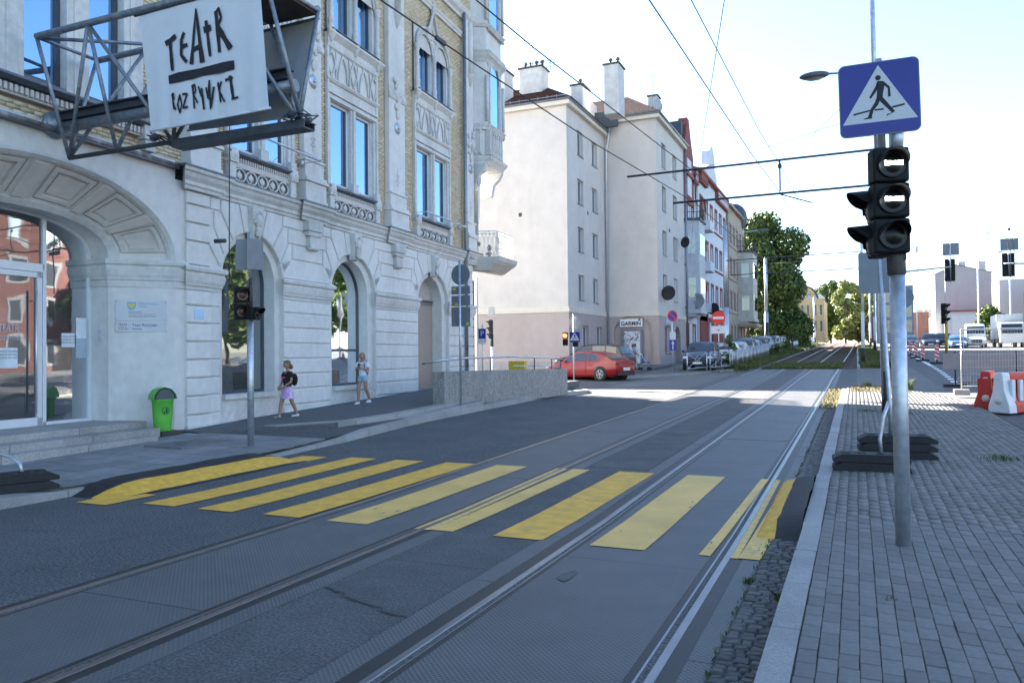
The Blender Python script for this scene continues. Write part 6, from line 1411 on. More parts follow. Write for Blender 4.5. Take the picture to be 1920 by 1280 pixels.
q = MB(); q.box(-7.1,.2,-.3,.1,14.1,14.5); q.build('cornice', ytr, Hd); q = MB(); q.box(-7.0,.1,-.14,0,5.6,6.0); q.build('string_course', ytr, Hd)
q = MB(); P = [(-6.3,14.4),(-1.6,14.4),(-1.9,15.6),(-2.6,16.6),(-3.95,17.3),(-5.3,16.6),(-6.0,15.6)]; q.prism(P, lambda p: (p[0],-.1,p[1]), lambda p: (p[0],.5,p[1])); q.build('gable', yel, Hd)
q = MB(); P = [(-6.5,14.5),(-6.1,15.8),(-5.35,16.8),(-3.95,17.5),(-2.5,16.8),(-1.75,15.8),(-1.3,14.5)]; q.tube([(p[0],-.1,p[1]) for p in P], .22, 6); q.build('gable_coping', cap_m, Hd)
for x in (-5.0,-3.5): win(Hd, (x,-.13,14.7), Vector((1,0,0)), Vector((0,-1,0)), .7, 1.5, depth=-.02, sill=False)
q = MB(); q.add([(-7.1,0,14.5),(.3,0,14.5),(-1.0,8,16),(-6,8,16),(.3,20,14.5),(-7.1,20,14.5)],[(0,1,2,3),(1,4,2),(0,3,5),(2,4,5,3)]); q.build('roof', dslate, Hd)
He = empty('town_house', (-13.0,188,0), 0, 'pale blue-grey rendered house left of the yellow one, half hidden by the dark tree', 'building', 'houses along the left side of the tram street')
q = MB(); q.box(-8,0,0,12,4,13); q.build('wall', M('pale_side', (.40,.44,.50), .85, var=.06), He)
for z in (5.6,9.2):
    for x in (-3.2,-1.6): win(He, (x,-.02,z), Vector((1,0,0)), Vector((0,-1,0)), .9, 2.0, depth=-.02, sill=False)
q = MB(); q.box(-8.2,.2,-.2,12,13,13.4); q.build('cornice', cap_m, He)
# right side: distant blocks
def block(label, X0, X1, Y0, Y1, z0, z1, mt, mt2=None, cols=0, floors=0, roofm=cap_m, chim=0, pitch=0, group=None):
    b_ = empty('apartment_block', ((X0+X1)/2,Y0,z0), 0, label, 'building', group); o = Vector((-(X0+X1)/2,-Y0,-z0))
    q = MB(); q.box(X0,X1,Y0,Y1,z0-3,z1)
    if pitch: q.add([(X0,Y0,z1),(X0+(X1-X0)*.38,Y0,z1+pitch),(X1,Y0,z1),(X0,Y1,z1),(X0+(X1-X0)*.38,Y1,z1+pitch),(X1,Y1,z1)],[(0,1,2),(3,5,4)])
    q.xf(Matrix.Translation(o)); q.build('wall', mt, b_)
    if pitch: q = MB(); m_ = X0+(X1-X0)*.38; q.add([(X0-.2,Y0-.2,z1-.05),(m_,Y0-.2,z1+pitch+.1),(X1+.2,Y0-.2,z1-.05),(X0-.2,Y1,z1-.05),(m_,Y1,z1+pitch+.1),(X1+.2,Y1,z1-.05)],[(0,1,4,3),(1,2,5,4)]); q.xf(Matrix.Translation(o)); q.build('roof', roofm, b_)
    for c in range(cols):
        for f in range(floors):
            y = Y0+(Y1-Y0)*(c+.3)/cols; z = z0+1.2+(z1-z0-1)*f/floors; q = MB(); q.quad((X1+.02,y,z),(X1+.02,y+1.3,z),(X1+.02,y+1.3,z+1.6),(X1+.02,y,z+1.6)); q.xf(Matrix.Translation(o)); q.build('window', wglass, b_)
            x = X0+(X1-X0)*(c+.3)/cols; q = MB(); q.quad((X0-.02,y,z),(X0-.02,y+1.3,z),(X0-.02,y+1.3,z+1.6),(X0-.02,y,z+1.6)); q.xf(Matrix.Translation(o)); q.build('window', wglass, b_)
    for k in range(chim): x = X0+(X1-X0)*(.2+.7*random.random()); y = Y0+(Y1-Y0)*random.random(); q = MB(); q.box(x,x+1.2,y,y+.8,z1-1,z1+pitch+.7); q.xf(Matrix.Translation(o)); q.build('chimney', chim_m, b_)
    return b_, o
bw, o = block('large windowless pale gable block with low pitched roof at right', 14.1,23.6,172,176,4,16.6, M('pale_gable', (.34,.34,.35), .85, var=.05, dirt=.15), pitch=1.6, chim=3)

strk = M('rain_streak', (.44,.41,.40), .9, var=.2, scale=4)
rgs = random.Random(8)
for (X_, Y_, L_) in [(-15.996, 45+h[0], h[2]) for h in h1]+[(-12.346, 53+h[0], h[2]) for h in h2]:
    for k in range(2):
        y = Y_+rgs.uniform(-.1,1.3); ln = rgs.uniform(.4,1.2); w_ = rgs.uniform(.02,.05); q = MB(); q.poly([(X_,y,L_-.04),(X_,y+w_,L_-.04),(X_,y+w_*.6,L_-ln),(X_,y+w_*.4,L_-ln)]); q.build('rain_streak', strk, PKI)
# ------------------------------------------------------------------ cars
tyre = M('tyre', (.02,.02,.02), .8); rim = M('alloy_rim', (.45,.46,.48), .35, metal=.8); carglass = GLASS('car_glass', dark=(.008,.010,.012), refl=.02, rough=.05, fk=.5)
tail = M('tail_light', (.35,.01,.01), .25); lampw = M('head_light', (.55,.57,.6), .15); plate_m = M('number_plate', (.68,.69,.68), .5); trim_b = M('black_trim', (.018,.018,.02), .6)
def paint(name, col): return M(name, col, .38, var=.02, coat=.35, spec=.4)
def car(name, label, loc, head_, col, kind='sedan', cat='car', group=None, detail=2):
    """local +x forward. body loft with cabin, glass, wheels"""
    K = dict(
      sedan=dict(L=4.55,W=1.8,st=[(-2.27,.45,.72,.70),(-2.2,.30,.98,.80),(-1.7,.2,1.03,.88),(-1.0,.17,.99,.90),(0,.17,.95,.90),(.9,.17,.93,.90),(1.5,.2,.86,.88),(2.0,.25,.74,.82),(2.27,.35,.60,.66)],
                 cab=[(-1.95,1.02),(-1.15,1.34),(-.6,1.43),(0,1.45),(.45,1.38),(1.35,.93)],wb=1.33,r=.33),
      suv=dict(L=4.4,W=1.82,st=[(-2.2,.5,.95,.76),(-2.15,.33,1.05,.82),(-1.6,.26,1.10,.9),(0,.24,1.06,.91),(.9,.24,1.03,.91),(1.5,.26,.99,.89),(2.0,.3,.88,.84),(2.2,.42,.70,.72)],
                 cab=[(-2.1,1.08),(-1.85,1.55),(-1.2,1.66),(0,1.68),(.5,1.60),(1.25,1.03)],wb=1.32,r=.35),
      van=dict(L=5.9,W=2.0,st=[(-2.95,.4,1.3,.98),(-2.9,.3,1.35,1.0),(0,.3,1.35,1.0),(1.6,.3,1.3,1.0),(2.3,.32,1.15,.96),(2.8,.35,.95,.9),(2.95,.45,.75,.82)],
                 cab=[(-2.93,2.35),(-2.8,2.55),(0,2.62),(1.2,2.55),(1.45,2.4),(2.35,1.2)],wb=1.8,r=.35))[kind]
    root = empty(name, loc, head_, label, cat, group); st = K['st']; cab = K['cab']; r_ = K['r']
    q = MB(); rows = []
    for x, zl, zb, hw in st:
        zm = zl+(zb-zl)*.45; rows.append([(x,0,zl),(x,hw*.86,zl),(x,hw*.97,zl+.10),(x,hw,zm),(x,hw*.985,zb-.14),(x,hw*.93,zb-.03),(x,hw*.8,zb+.01),(x,0,zb+.035)])
    full = [r0_+[(x,-y,z) for x,y,z in r0_[-2:0:-1]] for r0_ in rows]; n = len(full[0]); vs = [v for r0_ in full for v in r0_]
    q.add(vs, [(i*n+j, i*n+(j+1)%n, (i+1)*n+(j+1)%n, (i+1)*n+j) for i in range(len(full)-1) for j in range(n)]+[tuple(range(n)), tuple(range(len(vs)-n, len(vs)))[::-1]], smooth=True)
    body = q.build('body', paint(*col), root); es = body.modifiers.new('es','EDGE_SPLIT'); es.split_angle = R(38)
    def zb(x):
        for a, b in zip(st, st[1:]):
            if a[0] <= x <= b[0]: t = (x-a[0])/(b[0]-a[0]); return a[2]+(b[2]-a[2])*t, a[3]+(b[3]-a[3])*t
        return st[-1][2], st[-1][3]
    # cabin
    tum = .74 if kind != 'van' else .88; rows = []; zmax = max(z for _, z in cab)
    for x, zt in cab:
        z0, hw = zb(x); f = max(0, min(1, (zt-z0)/(zmax-z0+.001))); wt = hw*(.93-(.93-tum)*f); rows.append([(x,hw*.93,z0-.06),(x,wt,zt-.05*f),(x,wt*.85,zt),(x,0,zt+.02*f),(x,-wt*.85,zt),(x,-wt,zt-.05*f),(x,-hw*.93,z0-.06)])
    q = MB(); n = 7; vs = [v for r0_ in rows for v in r0_]; q.add(vs, [(i*n+j, i*n+j+1, (i+1)*n+j+1, (i+1)*n+j) for i in range(len(rows)-1) for j in range(n-1)]+[tuple(range(n)), tuple(range(len(vs)-n, len(vs)))[::-1]], smooth=True)
    c = q.build('cabin', paint(*col), root); es = c.modifiers.new('es','EDGE_SPLIT'); es.split_angle = R(38)
    def cp(i, f, side, v, off=.012):
        """point on side glass between cabin stations"""
        A = rows[i]; B = rows[i+1] if i+1 < len(rows) else rows[i]; lo = Vector(A[0]).lerp(Vector(B[0]), f); hi = Vector(A[1]).lerp(Vector(B[1]), f); p = lo.lerp(hi, v); p.y += off; return Vector((p.x, p.y*side, p.z))
    def xs(x):
        for i in range(len(cab)-1):
            if cab[i][0] <= x <= cab[i+1][0]: return i, (x-cab[i][0])/(cab[i+1][0]-cab[i][0])
        return len(cab)-2, 1
    def sideglass(x0, x1, side, v0=.14, v1=.93, inl=0, inr=0):
        k = 6; q = MB(); lo = [cp(*xs(x0+(x1-x0)*j/k), side, v0) for j in range(k+1)]; hi = [cp(*xs(x0+inl+(x1-inr-x0-inl)*j/k), side, v1) for j in range(k+1)]
        q.add(lo+hi, [(j,j+1,k+2+j,k+1+j) for j in range(k)]); q.build('side_window', carglass, root)
    for side in (1,-1):
        if kind == 'sedan': sideglass(-1.28,-.5,side,inl=.28); sideglass(-.42,.28,side); sideglass(.36,1.12,side,inr=.5)
        elif kind == 'suv': sideglass(-1.8,-1.15,side,inl=.05); sideglass(-1.07,-.25,side); sideglass(-.17,.95,side,inr=.42)
        else: sideglass(1.35,2.0,side,v0=.1,v1=.6,inr=.25)
    def wscreen(i0, u0, u1, nm, ww=.8):
        A, B = rows[i0], rows[i0+1]; q = MB(); pts = []
        for (S, t) in ((0, u0), (0, u1)): pass
        P = lambda t, sgn: Vector(A[1 if sgn > 0 else 5]).lerp(Vector(B[1 if sgn > 0 else 5]), t)
        nn = Vector((1 if i0 > len(rows)/2 else -1, 0, .9)).normalized()*.022; a, b, c_, d = P(u0,1), P(u0,-1), P(u1,-1), P(u1,1)
        for p in (a,b,c_,d): p.y *= .93
        m0 = (a+b)/2+nn*1.8; m1 = (c_+d)/2+nn*1.8
        q.add([a+nn, m0, b+nn, c_+nn, m1, d+nn], [(0,1,4,5),(1,2,3,4)]); q.build(nm, carglass, root)
    if kind == 'van': wscreen(len(cab)-2, .05, .72, 'windscreen')
    else: wscreen(len(cab)-2, .07, .93, 'windscreen'); wscreen(0, .12, .92, 'rear_window')
    wme = MB(); 
    for wx in (-K['wb'], K['wb']):
        for side in (1,-1):
            hw = zb(wx)[1]; q = MB(); q.lathe([(r_+.065,0),(r_+.065,.006),(.01,.006)], 22, (wx, side*(hw*.995)-(0 if side > 0 else .006)+side*.004, r_+.0), axis='y'); q.build('wheel_arch', trim_b, root)
            wl_ = empty('wheel', (wx, side*(hw-.09), r_), 0, parent=root); q = MB(); q.lathe([(r_*.66,-.10),(r_*.94,-.11),(r_,-.07),(r_,.07),(r_*.94,.11),(r_*.66,.10)], 22, (0,0,0), axis='y'); q.build('tyre', tyre, wl_)
            q = MB(); q.lathe([(r_*.66,.0),(r_*.68,side*.105),(r_*.6,side*.09),(r_*.58,side*.05),(.01,side*.045)], 20, (0,0,0), axis='y'); q.build('rim', trim_b if detail > 1 else rim, wl_)
            if detail > 1:
                q = MB()
                for k in range(10): t = k*math.pi/5+(.12 if k % 2 else -.12); q.tube([(.04*math.cos(t),side*.10,.04*math.sin(t)),(r_*.62*math.cos(t),side*.105,r_*.62*math.sin(t))], .018, 5)
                q.tube([(r_*.63*math.cos(t),side*.105,r_*.63*math.sin(t)) for t in [2*math.pi*j/20 for j in range(20)]], .014, 5, closed=True); q.ell((0,side*.1,0),.05,.02,.05,8,5); q.build('spokes', rim, wl_)
    xr, xf = st[0][0], st[-1][0]; zr_, hr = st[0][2], st[0][3]; zf, hf = st[-1][2], st[-1][3]
    for side in (1,-1):
        q = MB(); q.ell((xr+.09, side*(hr*.86), zr_+(.12 if kind == 'sedan' else -.02)), .10,.20,.07 if kind == 'sedan' else .16, 10, 6); q.build('tail_lamp', tail, root)
        q = MB(); q.ell((xf-.13, side*(hf*.95), zf+.05), .16,.18,.09, 10, 6); q.build('headlight', lampw, root)
        x1 = cab[-1][0]-.35 if kind != 'van' else 1.9; hw = zb(x1)[1]; q = MB(); q.ell((x1, side*(hw+.10), zb(x1)[0]+.10), .07,.11,.08, 8, 6); q.build('wing_mirror', paint(*col), root)
    q = MB(); q.box(xr-.035,xr+.0,-.26,.26,zr_-.22 if kind == 'sedan' else .62,zr_-.09 if kind == 'sedan' else .75); q.build('number_plate', plate_m, root)
    q = MB(); q.box(xf-.0,xf+.03,-.26,.26,.38,.50); q.build('number_plate', plate_m, root)
    q = MB(); q.box(xf-.03,xf+.02,-.5,.5,.50,.66 if kind != 'van' else .9); q.build('grille', trim_b, root); q = MB(); q.box(xr-.02,xr+.12,-hr*.95,hr*.95,.26,.44); q.build('bumper', trim_b, root)
    if detail > 1:
        for side in (1,-1):
            for x in (-.45,.33):
                q = MB(); z = .7; P = [cp(*xs(x),side,.0,.0)]; hw = zb(x)[1]; q.tube([(x,side*(hw+.002),.35),(x,side*(hw*1.001+.002),.75),(x,side*hw*.965,.92)], .006, 4); q.build('door_gap', trim_b, root)
            q = MB(); 
            for x in (-.75,.05): hw = zb(x)[1]; q.ell((x,side*(hw*.99+.005),.78),.09,.02,.02,8,5)
            q.build('door_handle', paint(*col), root, kind='stuff')
    return root
red = ('car_paint_red', (.26,.003,.006)); blackc = ('car_paint_black', (.008,.01,.016)); navy = ('car_paint_navy', (.02,.035,.07)); silver = ('car_paint_silver', (.38,.41,.45)); whitec = ('car_paint_white', (.6,.62,.65)); greyc = ('car_paint_grey', (.12,.14,.17)); bluec = ('car_paint_blue', (.03,.09,.22))
hd = math.atan2(.34,-.94)
rear = Vector((-11.42,36.76,0)); d_ = Vector((math.cos(hd), math.sin(hd),0)); side_ = Vector((-d_.y, d_.x, 0)); cc_ = rear+d_*1.33-side_*.8
if (cc_-Vector((0,0,0))).y < 37: cc_ = rear+d_*1.33-side_*.8
car('parked_car', 'shiny red saloon car turning into the side street behind the concrete wall', (cc_.x, cc_.y, .47), hd, red, 'sedan')
car('parked_car', 'black estate car parked against the pink block behind the red car', (-13.6,42.6,.64), math.atan2(.2,-1), blackc, 'suv')
car('parked_car', 'dark navy car parked behind the cross-braced barrier, facing the camera', (-8.45,47.7,.76), R(-88), navy, 'suv')
rgc = random.Random(5); Yc = 57.5; order = [whitec, silver, greyc, silver, greyc, silver, navy, whitec, greyc, silver, whitec, silver, greyc, whitec, silver]
cnames = {'car_paint_white':'white','car_paint_silver':'silver','car_paint_grey':'grey','car_paint_navy':'navy'}
ords = ['first','second','third','fourth','fifth','sixth','seventh','eighth','ninth','tenth','eleventh','twelfth','thirteenth','fourteenth','fifteenth']
for i, c_ in enumerate(order):
    car('parked_car', '%s car, %s in the row parked behind the rail fence counting from the navy car' % (cnames[c_[0]], ords[i]), (-8.55-.004*(Yc-57)-.0, Yc, G(Yc)+.05), R(-90), c_, rgc.choice(('suv','sedan')), group='cars parked along the rail fence', detail=1); Yc += 5.2 if i < 9 else 7
car('delivery_van', 'white delivery van among the traffic at right', (11.8,99,G(99)), R(-92), whitec, 'van', cat='van', detail=1)
for x, y, c_, k, nm in ((7.6,100,navy,'suv','dark blue car left of the white van'),(9.3,104,blackc,'suv','black car between the dark blue car and the van'),(11.0,108,greyc,'sedan','grey car half hidden by the white van'),(6.3,112,greyc,'sedan','small grey car far left in the right-hand traffic'),(9.9,96.5,bluec,'sedan','blue car just left of the white van')):
    car('parked_car', nm, (x,y,G(y)), R(-92), c_, k, group='cars queueing on the right-hand road', detail=1)
# box lorry
LR = empty('box_lorry', (15.0,99,G(99)), R(-92), 'white box lorry at the right edge beside the delivery van', 'lorry'); q = MB(); q.box(-4.2,1.2,-1.2,1.2,.95,3.55); q.build('cargo_box', M('lorry_white', (.5,.53,.58), .5, dirt=.1), LR, bevel=.04)
q = MB(); P = [(1.35,.5),(3.2,.5),(3.25,1.4),(2.9,2.55),(1.35,2.7)]; q.prism(P, lambda p: (p[0],-1.1,p[1]), lambda p: (p[0],1.1,p[1])); q.build('cab', paint(*whitec), LR, bevel=.06); q = MB(); q.quad((3.27,-.95,1.5),(3.27,.95,1.5),(2.96,.9,2.45),(2.96,-.9,2.45)); q.build('windscreen', carglass, LR)
for wx in (-3,2.3):
    for s_ in (1,-1): q = MB(); q.lathe([(.01,-.14),(.48,-.14),(.48,.14),(.01,.14)], 18, (wx,s_*.98,.48), axis='y'); q.build('wheel', tyre, LR)
q = MB(); q.box(-4.2,3.2,-.5,.5,.6,.9); q.build('chassis', trim_b, LR)

# ------------------------------------------------------------------ people
skin_m = M('skin', (.33,.18,.125), .55, var=.06, scale=10); hair_b = M('blond_hair', (.17,.11,.055), .6, var=.3, scale=40, bump=.004, bscale=80); hair_l = M('light_blond_hair', (.25,.165,.08), .6, var=.25, scale=40, bump=.004, bscale=80)
def skinmesh(name, N_, E_, root_key, mt, parent=None, sub=2, **kw):
    keys = list(N_); me = bpy.data.meshes.new(name); bm = bmesh.new(); sl_ = bm.verts.layers.skin.verify(); vm_ = {k: bm.verts.new(N_[k][:3]) for k in keys}
    for a, b in E_: bm.edges.new((vm_[a], vm_[b]))
    for k in keys:
        r_ = N_[k][3]; vm_[k][sl_].radius = (r_, r_) if not isinstance(r_, tuple) else r_
        if k == root_key: vm_[k][sl_].use_root = True
    bm.to_mesh(me); bm.free(); o = bpy.data.objects.new(name, me); C.objects.link(o); md = o.modifiers.new('skin','SKIN'); md.use_smooth_shade = True; md.branch_smoothing = .3
    sb = o.modifiers.new('sub','SUBSURF'); sb.levels = sb.render_levels = sub
    dg = bpy.context.evaluated_depsgraph_get(); bpy.context.view_layer.update(); m2 = bpy.data.meshes.new_from_object(o.evaluated_get(bpy.context.evaluated_depsgraph_get())); o.modifiers.clear(); o.data = m2
    m2.materials.clear(); m2.materials.append(mt)
    for p in m2.polygons: p.use_smooth = True
    if parent: o.parent = parent
    return tag(o, **kw)
def person(label, loc, rz, H_, J, head_tilt=(0,0), hair=None, hairkind='pony', fingers=True):
    """J: joint dict in units of body height, x right, y forward"""
    s = H_; N_ = {}; Rr = dict(pelvis=.062,waist=.054,chest=.060,neck0=.034,neck=.026,head0=.042,head=.052,head2=.046,shL=.030,shR=.030,elL=.022,elR=.022,wrL=.015,wrR=.015,hdL=.016,hdR=.016,hipL=.050,hipR=.050,knL=.034,knR=.034,caL=.033,caR=.033,anL=.021,anR=.021,ftL=.020,ftR=.020)
    for k, p in J.items(): N_[k] = (p[0]*s, p[1]*s, p[2]*s, Rr[k]*s)
    E_ = [('pelvis','waist'),('waist','chest'),('chest','neck0'),('neck0','neck'),('neck','head0'),('head0','head'),('head','head2'),('chest','shL'),('chest','shR'),('pelvis','hipL'),('pelvis','hipR')]
    for S_ in 'LR': E_ += [('sh'+S_,'el'+S_),('el'+S_,'wr'+S_),('wr'+S_,'hd'+S_),('hip'+S_,'kn'+S_),('kn'+S_,'ca'+S_),('ca'+S_,'an'+S_),('an'+S_,'ft'+S_)]
    if fingers:
        for S_ in 'LR':
            w_, h_ = Vector(J['wr'+S_]), Vector(J['hd'+S_]); d = (h_-w_).normalized(); a = d.orthogonal().normalized()
            for k in range(5):
                off = a*((k-1.5)*.011) if k < 4 else a*(-.03); L_ = (.040,.046,.044,.036,.026)[k]; p1 = h_+off+d*(.012 if k < 4 else -.004); p2 = p1+d*L_*.5+Vector((0,0,-.004)); p3 = p2+d*L_*.4+Vector((0,0,-.012))
                for j, p in enumerate((p1,p2,p3)): N_['f%s%d%d' % (S_,k,j)] = (p.x*s,p.y*s,p.z*s,.0058*s)
                E_ += [('hd'+S_,'f%s%d0' % (S_,k)),('f%s%d0' % (S_,k),'f%s%d1' % (S_,k)),('f%s%d1' % (S_,k),'f%s%d2' % (S_,k))]
    o = skinmesh('person', N_, E_, 'pelvis', skin_m, None, 2, label=label, cat='person'); o.location = loc; o.rotation_euler = (0,0,rz)
    hp = Vector(J['head'])*s; f = Vector((0,1,0)); t = Matrix.Rotation(head_tilt[1], 3, 'Z') @ Matrix.Rotation(-head_tilt[0], 3, 'X')
    def HP(x,y,z): return hp+t @ Vector((x*s,y*s,z*s))
    q = MB(); q.ell(HP(0,.010,-.005),.046*s,.054*s,.062*s,16,12); q.ell(HP(0,.064,-.012),.008*s,.010*s,.013*s,8,6)
    for sx in (-1,1): q.ell(HP(sx*.047,0,-.008),.006*s,.012*s,.016*s,8,6)
    hd_ = q.build('face', skin_m, o); 
    for p in hd_.data.polygons: p.use_smooth = True
    q = MB(); 
    for sx in (-1,1): q.ell(HP(sx*.018,.058,.004),.007*s,.005*s,.004*s,8,5)
    q.build('eye', M('eye_dark', (.03,.02,.02), .4), o); q = MB(); q.ell(HP(0,.058,-.036),.014*s,.005*s,.004*s,8,5); q.build('mouth', M('lips', (.35,.10,.09), .5), o)
    q = MB(); q.ell(HP(0,-.012,.016),.054*s,.060*s,.058*s,16,10); q.ell(HP(0,.012,.042),.046*s,.045*s,.026*s,12,8)
    if hairkind == 'pony':
        q.ell(HP(0,-.07,.03),.028*s,.03*s,.03*s,10,8); q.tube([HP(0,-.075,.03),HP(0,-.10,-.01),HP(.01,-.10,-.06),HP(.01,-.085,-.11)], [.026*s,.028*s,.022*s,.006*s], 8)
    else:
        for k in range(16): q.ell(HP(random.uniform(-.045,.045),-.045-random.random()*.03,-.03-random.random()*.04),.02*s,.02*s,.028*s,7,5)
    hh = q.build('hair', hair, o)
    for p in hh.data.polygons: p.use_smooth = True
    return o, N_, s
def sleeve_shirt(o, N_, mt, grow=1.28, frac=.62, long_=0.0, name='shirt'):
    g = lambda k, f=grow: (N_[k][0], N_[k][1], N_[k][2], N_[k][3]*f); D = {}
    pel = Vector(N_['pelvis'][:3]); D['hem'] = (pel.x, pel.y, pel.z+.02-long_, N_['pelvis'][3]*1.22); D['waist'] = g('waist',1.38); D['chest'] = g('chest',1.25); nk = N_['neck0']; D['neck0'] = (nk[0],nk[1],nk[2]-.012,nk[3]*1.2)
    E_ = [('hem','waist'),('waist','chest'),('chest','neck0')]
    for S_ in 'LR':
        D['sh'+S_] = g('sh'+S_,1.45); a = Vector(N_['sh'+S_][:3]); b = Vector(N_['el'+S_][:3]); p = a.lerp(b, frac); D['sl'+S_] = (p.x,p.y,p.z,N_['sh'+S_][3]*1.4); E_ += [('chest','sh'+S_),('sh'+S_,'sl'+S_)]
    return skinmesh(name, D, E_, 'waist', mt, o, 2)
def skirt(o, N_, mt, L_, flare, name='skirt', z_up=.05, H_=1.4):
    p = Vector(N_['pelvis'][:3]); n = 28; q = MB(); vs = []
    for k in range(7):
        f = k/6; r_ = (.068+flare*f)*H_
        for j in range(n): t = 2*math.pi*j/n; rr_ = r_*(1+.06*f*math.sin(t*9+.5)); vs.append((p.x+rr_*math.cos(t)*1.05, p.y+rr_*math.sin(t)*.95, p.z+z_up-(L_*f)))
    q.add(vs, [(k*n+j,k*n+(j+1)%n,(k+1)*n+(j+1)%n,(k+1)*n+j) for k in range(6) for j in range(n)]+[tuple(range(n))], smooth=True); return q.build(name, mt, o)
def shoe(o, N_, mt, H_):
    for S_ in 'LR':
        a, f = Vector(N_['an'+S_][:3]), Vector(N_['ft'+S_][:3]); d = Vector((f.x-a.x, f.y-a.y, 0)).normalized(); q = MB(); q.ell((0,.045*H_,.022*H_),.027*H_,.085*H_,.026*H_,14,8); q.ell((0,0,.035*H_),.026*H_,.035*H_,.028*H_,10,6); q.box(-.026*H_,.026*H_,-.035*H_,.125*H_,0,.012*H_)
        ang = math.atan2(-d.x, d.y); q.xf(Matrix.Translation((a.x,a.y,a.z-.045*H_)) @ Matrix.Rotation(ang,4,'Z')); q.build('shoe', mt, o, bevel=0)
black_cloth = M('black_cotton', (.012,.012,.014), .9, var=.2, scale=8); lilac = M('lilac_fabric', (.48,.30,.56), .85, var=.35, scale=26, col2=(.6,.5,.62), c2s=16); white_cloth = M('white_cotton', (.62,.64,.70), .9, var=.06, scale=6); denim = M('pale_denim', (.28,.40,.50), .9, var=.15, scale=14); sneaker = M('white_sneaker', (.60,.62,.66), .7, var=.2, scale=20)
# girl one: walking left, hands clasped in front
J1 = dict(pelvis=(0,0,.52),waist=(0,0,.60),chest=(0,-.005,.72),neck0=(0,-.005,.80),neck=(0,.0,.835),head0=(0,.008,.87),head=(0,.012,.915),head2=(0,.008,.945),shL=(-.095,0,.775),shR=(.095,0,.775),elL=(-.125,.01,.63),elR=(.125,.02,.63),wrL=(-.05,.12,.535),wrR=(.055,.12,.54),hdL=(-.025,.145,.52),hdR=(.03,.145,.525),
     hipL=(-.045,0,.48),hipR=(.045,0,.48),knL=(-.05,-.05,.28),knR=(.05,.09,.285),caL=(-.052,-.095,.20),caR=(.052,.105,.20),anL=(-.055,-.15,.065),anR=(.055,.13,.045),ftL=(-.057,-.10,.03),ftR=(.057,.20,.022))
g1p = (-12.79,15.42,.262); h1_ = 1.46
p1, N1_, s1 = person('young girl in black t-shirt and lilac skirt walking left with a black backpack', g1p, R(115+48), h1_, J1, head_tilt=(R(8),R(-5)), hair=hair_b, hairkind='loose')
sleeve_shirt(p1, N1_, black_cloth, name='t_shirt', long_=.02); skirt(p1, N1_, lilac, .20*h1_, .055, z_up=.03, H_=h1_); shoe(p1, N1_, sneaker, h1_)
text('Love', .085, M('pink_print', (.75,.06,.22), .7), p1, (0,.105*h1_*.83,.70*h1_), (R(90),0,R(180)), depth=.004, font_xy=(1.1,1), bold=.004)
q = MB(); q.ell((0,-.145*h1_*.9,.655*h1_),.075*h1_,.05*h1_,.105*h1_,14,10); bp_ = q.build('backpack', black_cloth, p1); q = MB(); q.box(-.03,.03,-.215,-.195,1.02,1.10); q.tube([(0,-.2,.95),(.03,-.28,.9),(.02,-.36,.88)], .008, 5); q.build('backpack_charm', white_cloth, bp_)
# girl two: standing mid-step looking at a phone
J2 = dict(pelvis=(0,0,.52),waist=(0,0,.60),chest=(0,-.005,.715),neck0=(0,-.005,.795),neck=(0,.010,.83),head0=(0,.022,.865),head=(0,.03,.905),head2=(0,.02,.94),shL=(-.10,0,.775),shR=(.10,0,.775),elL=(-.13,.02,.635),elR=(.13,.02,.635),wrL=(-.03,.12,.68),wrR=(.04,.12,.665),hdL=(-.01,.14,.70),hdR=(.015,.14,.69),
     hipL=(-.048,0,.48),hipR=(.048,0,.48),knL=(-.055,-.02,.28),knR=(.055,.07,.285),caL=(-.06,-.08,.20),caR=(.055,.07,.20),anL=(-.06,-.15,.07),anR=(.055,.07,.045),ftL=(-.062,-.09,.035),ftR=(.055,.14,.022))
g2p = (-12.95,18.85,.41); h2_ = 1.52
p2, N2_, s2 = person('blond girl in white t-shirt and denim shorts looking down at her phone', g2p, R(150+35), h2_, J2, head_tilt=(R(-28),0), hair=hair_l)
sleeve_shirt(p2, N2_, white_cloth, name='t_shirt', grow=1.35, frac=.75); D = {}
D = dict(top=(0,0,.585*h2_,.066*h2_),pel=(0,0,.53*h2_,.076*h2_),l1=(-.05*h2_,0,.48*h2_,.060*h2_),l2=(-.056*h2_,-.01*h2_,.405*h2_,.058*h2_),r1=(.05*h2_,0.0,.48*h2_,.060*h2_),r2=(.058*h2_,.025*h2_,.405*h2_,.058*h2_))
skinmesh('shorts', D, [('top','pel'),('pel','l1'),('l1','l2'),('pel','r1'),('r1','r2')], 'pel', denim, p2, 2); shoe(p2, N2_, sneaker, h2_)
text('GUESS', .05, M('rust_print', (.45,.15,.10), .7), p2, (0,.125,.735*h2_), (R(90),0,R(180)), depth=.003)
q = MB(); q.box(-.035,.035,.21,.222,1.03,1.16); q.build('phone', trim_b, p2, bevel=.004)
q = MB(); q.ell((.03,-.19,.96),.12,.085,.17,14,10); b2 = q.build('backpack', M('lilac_bag', (.42,.33,.56), .8), p2)
for sx in (-1,1): q = MB(); q.tube([(sx*.10,-.14,1.13),(sx*.10,-.03,1.235),(sx*.095,.09,1.13),(sx*.11,.09,.98),(sx*.12,-.08,.88)], .014, 6); q.build('strap', navy_m if False else M('navy_strap', (.02,.03,.09), .8), b2)
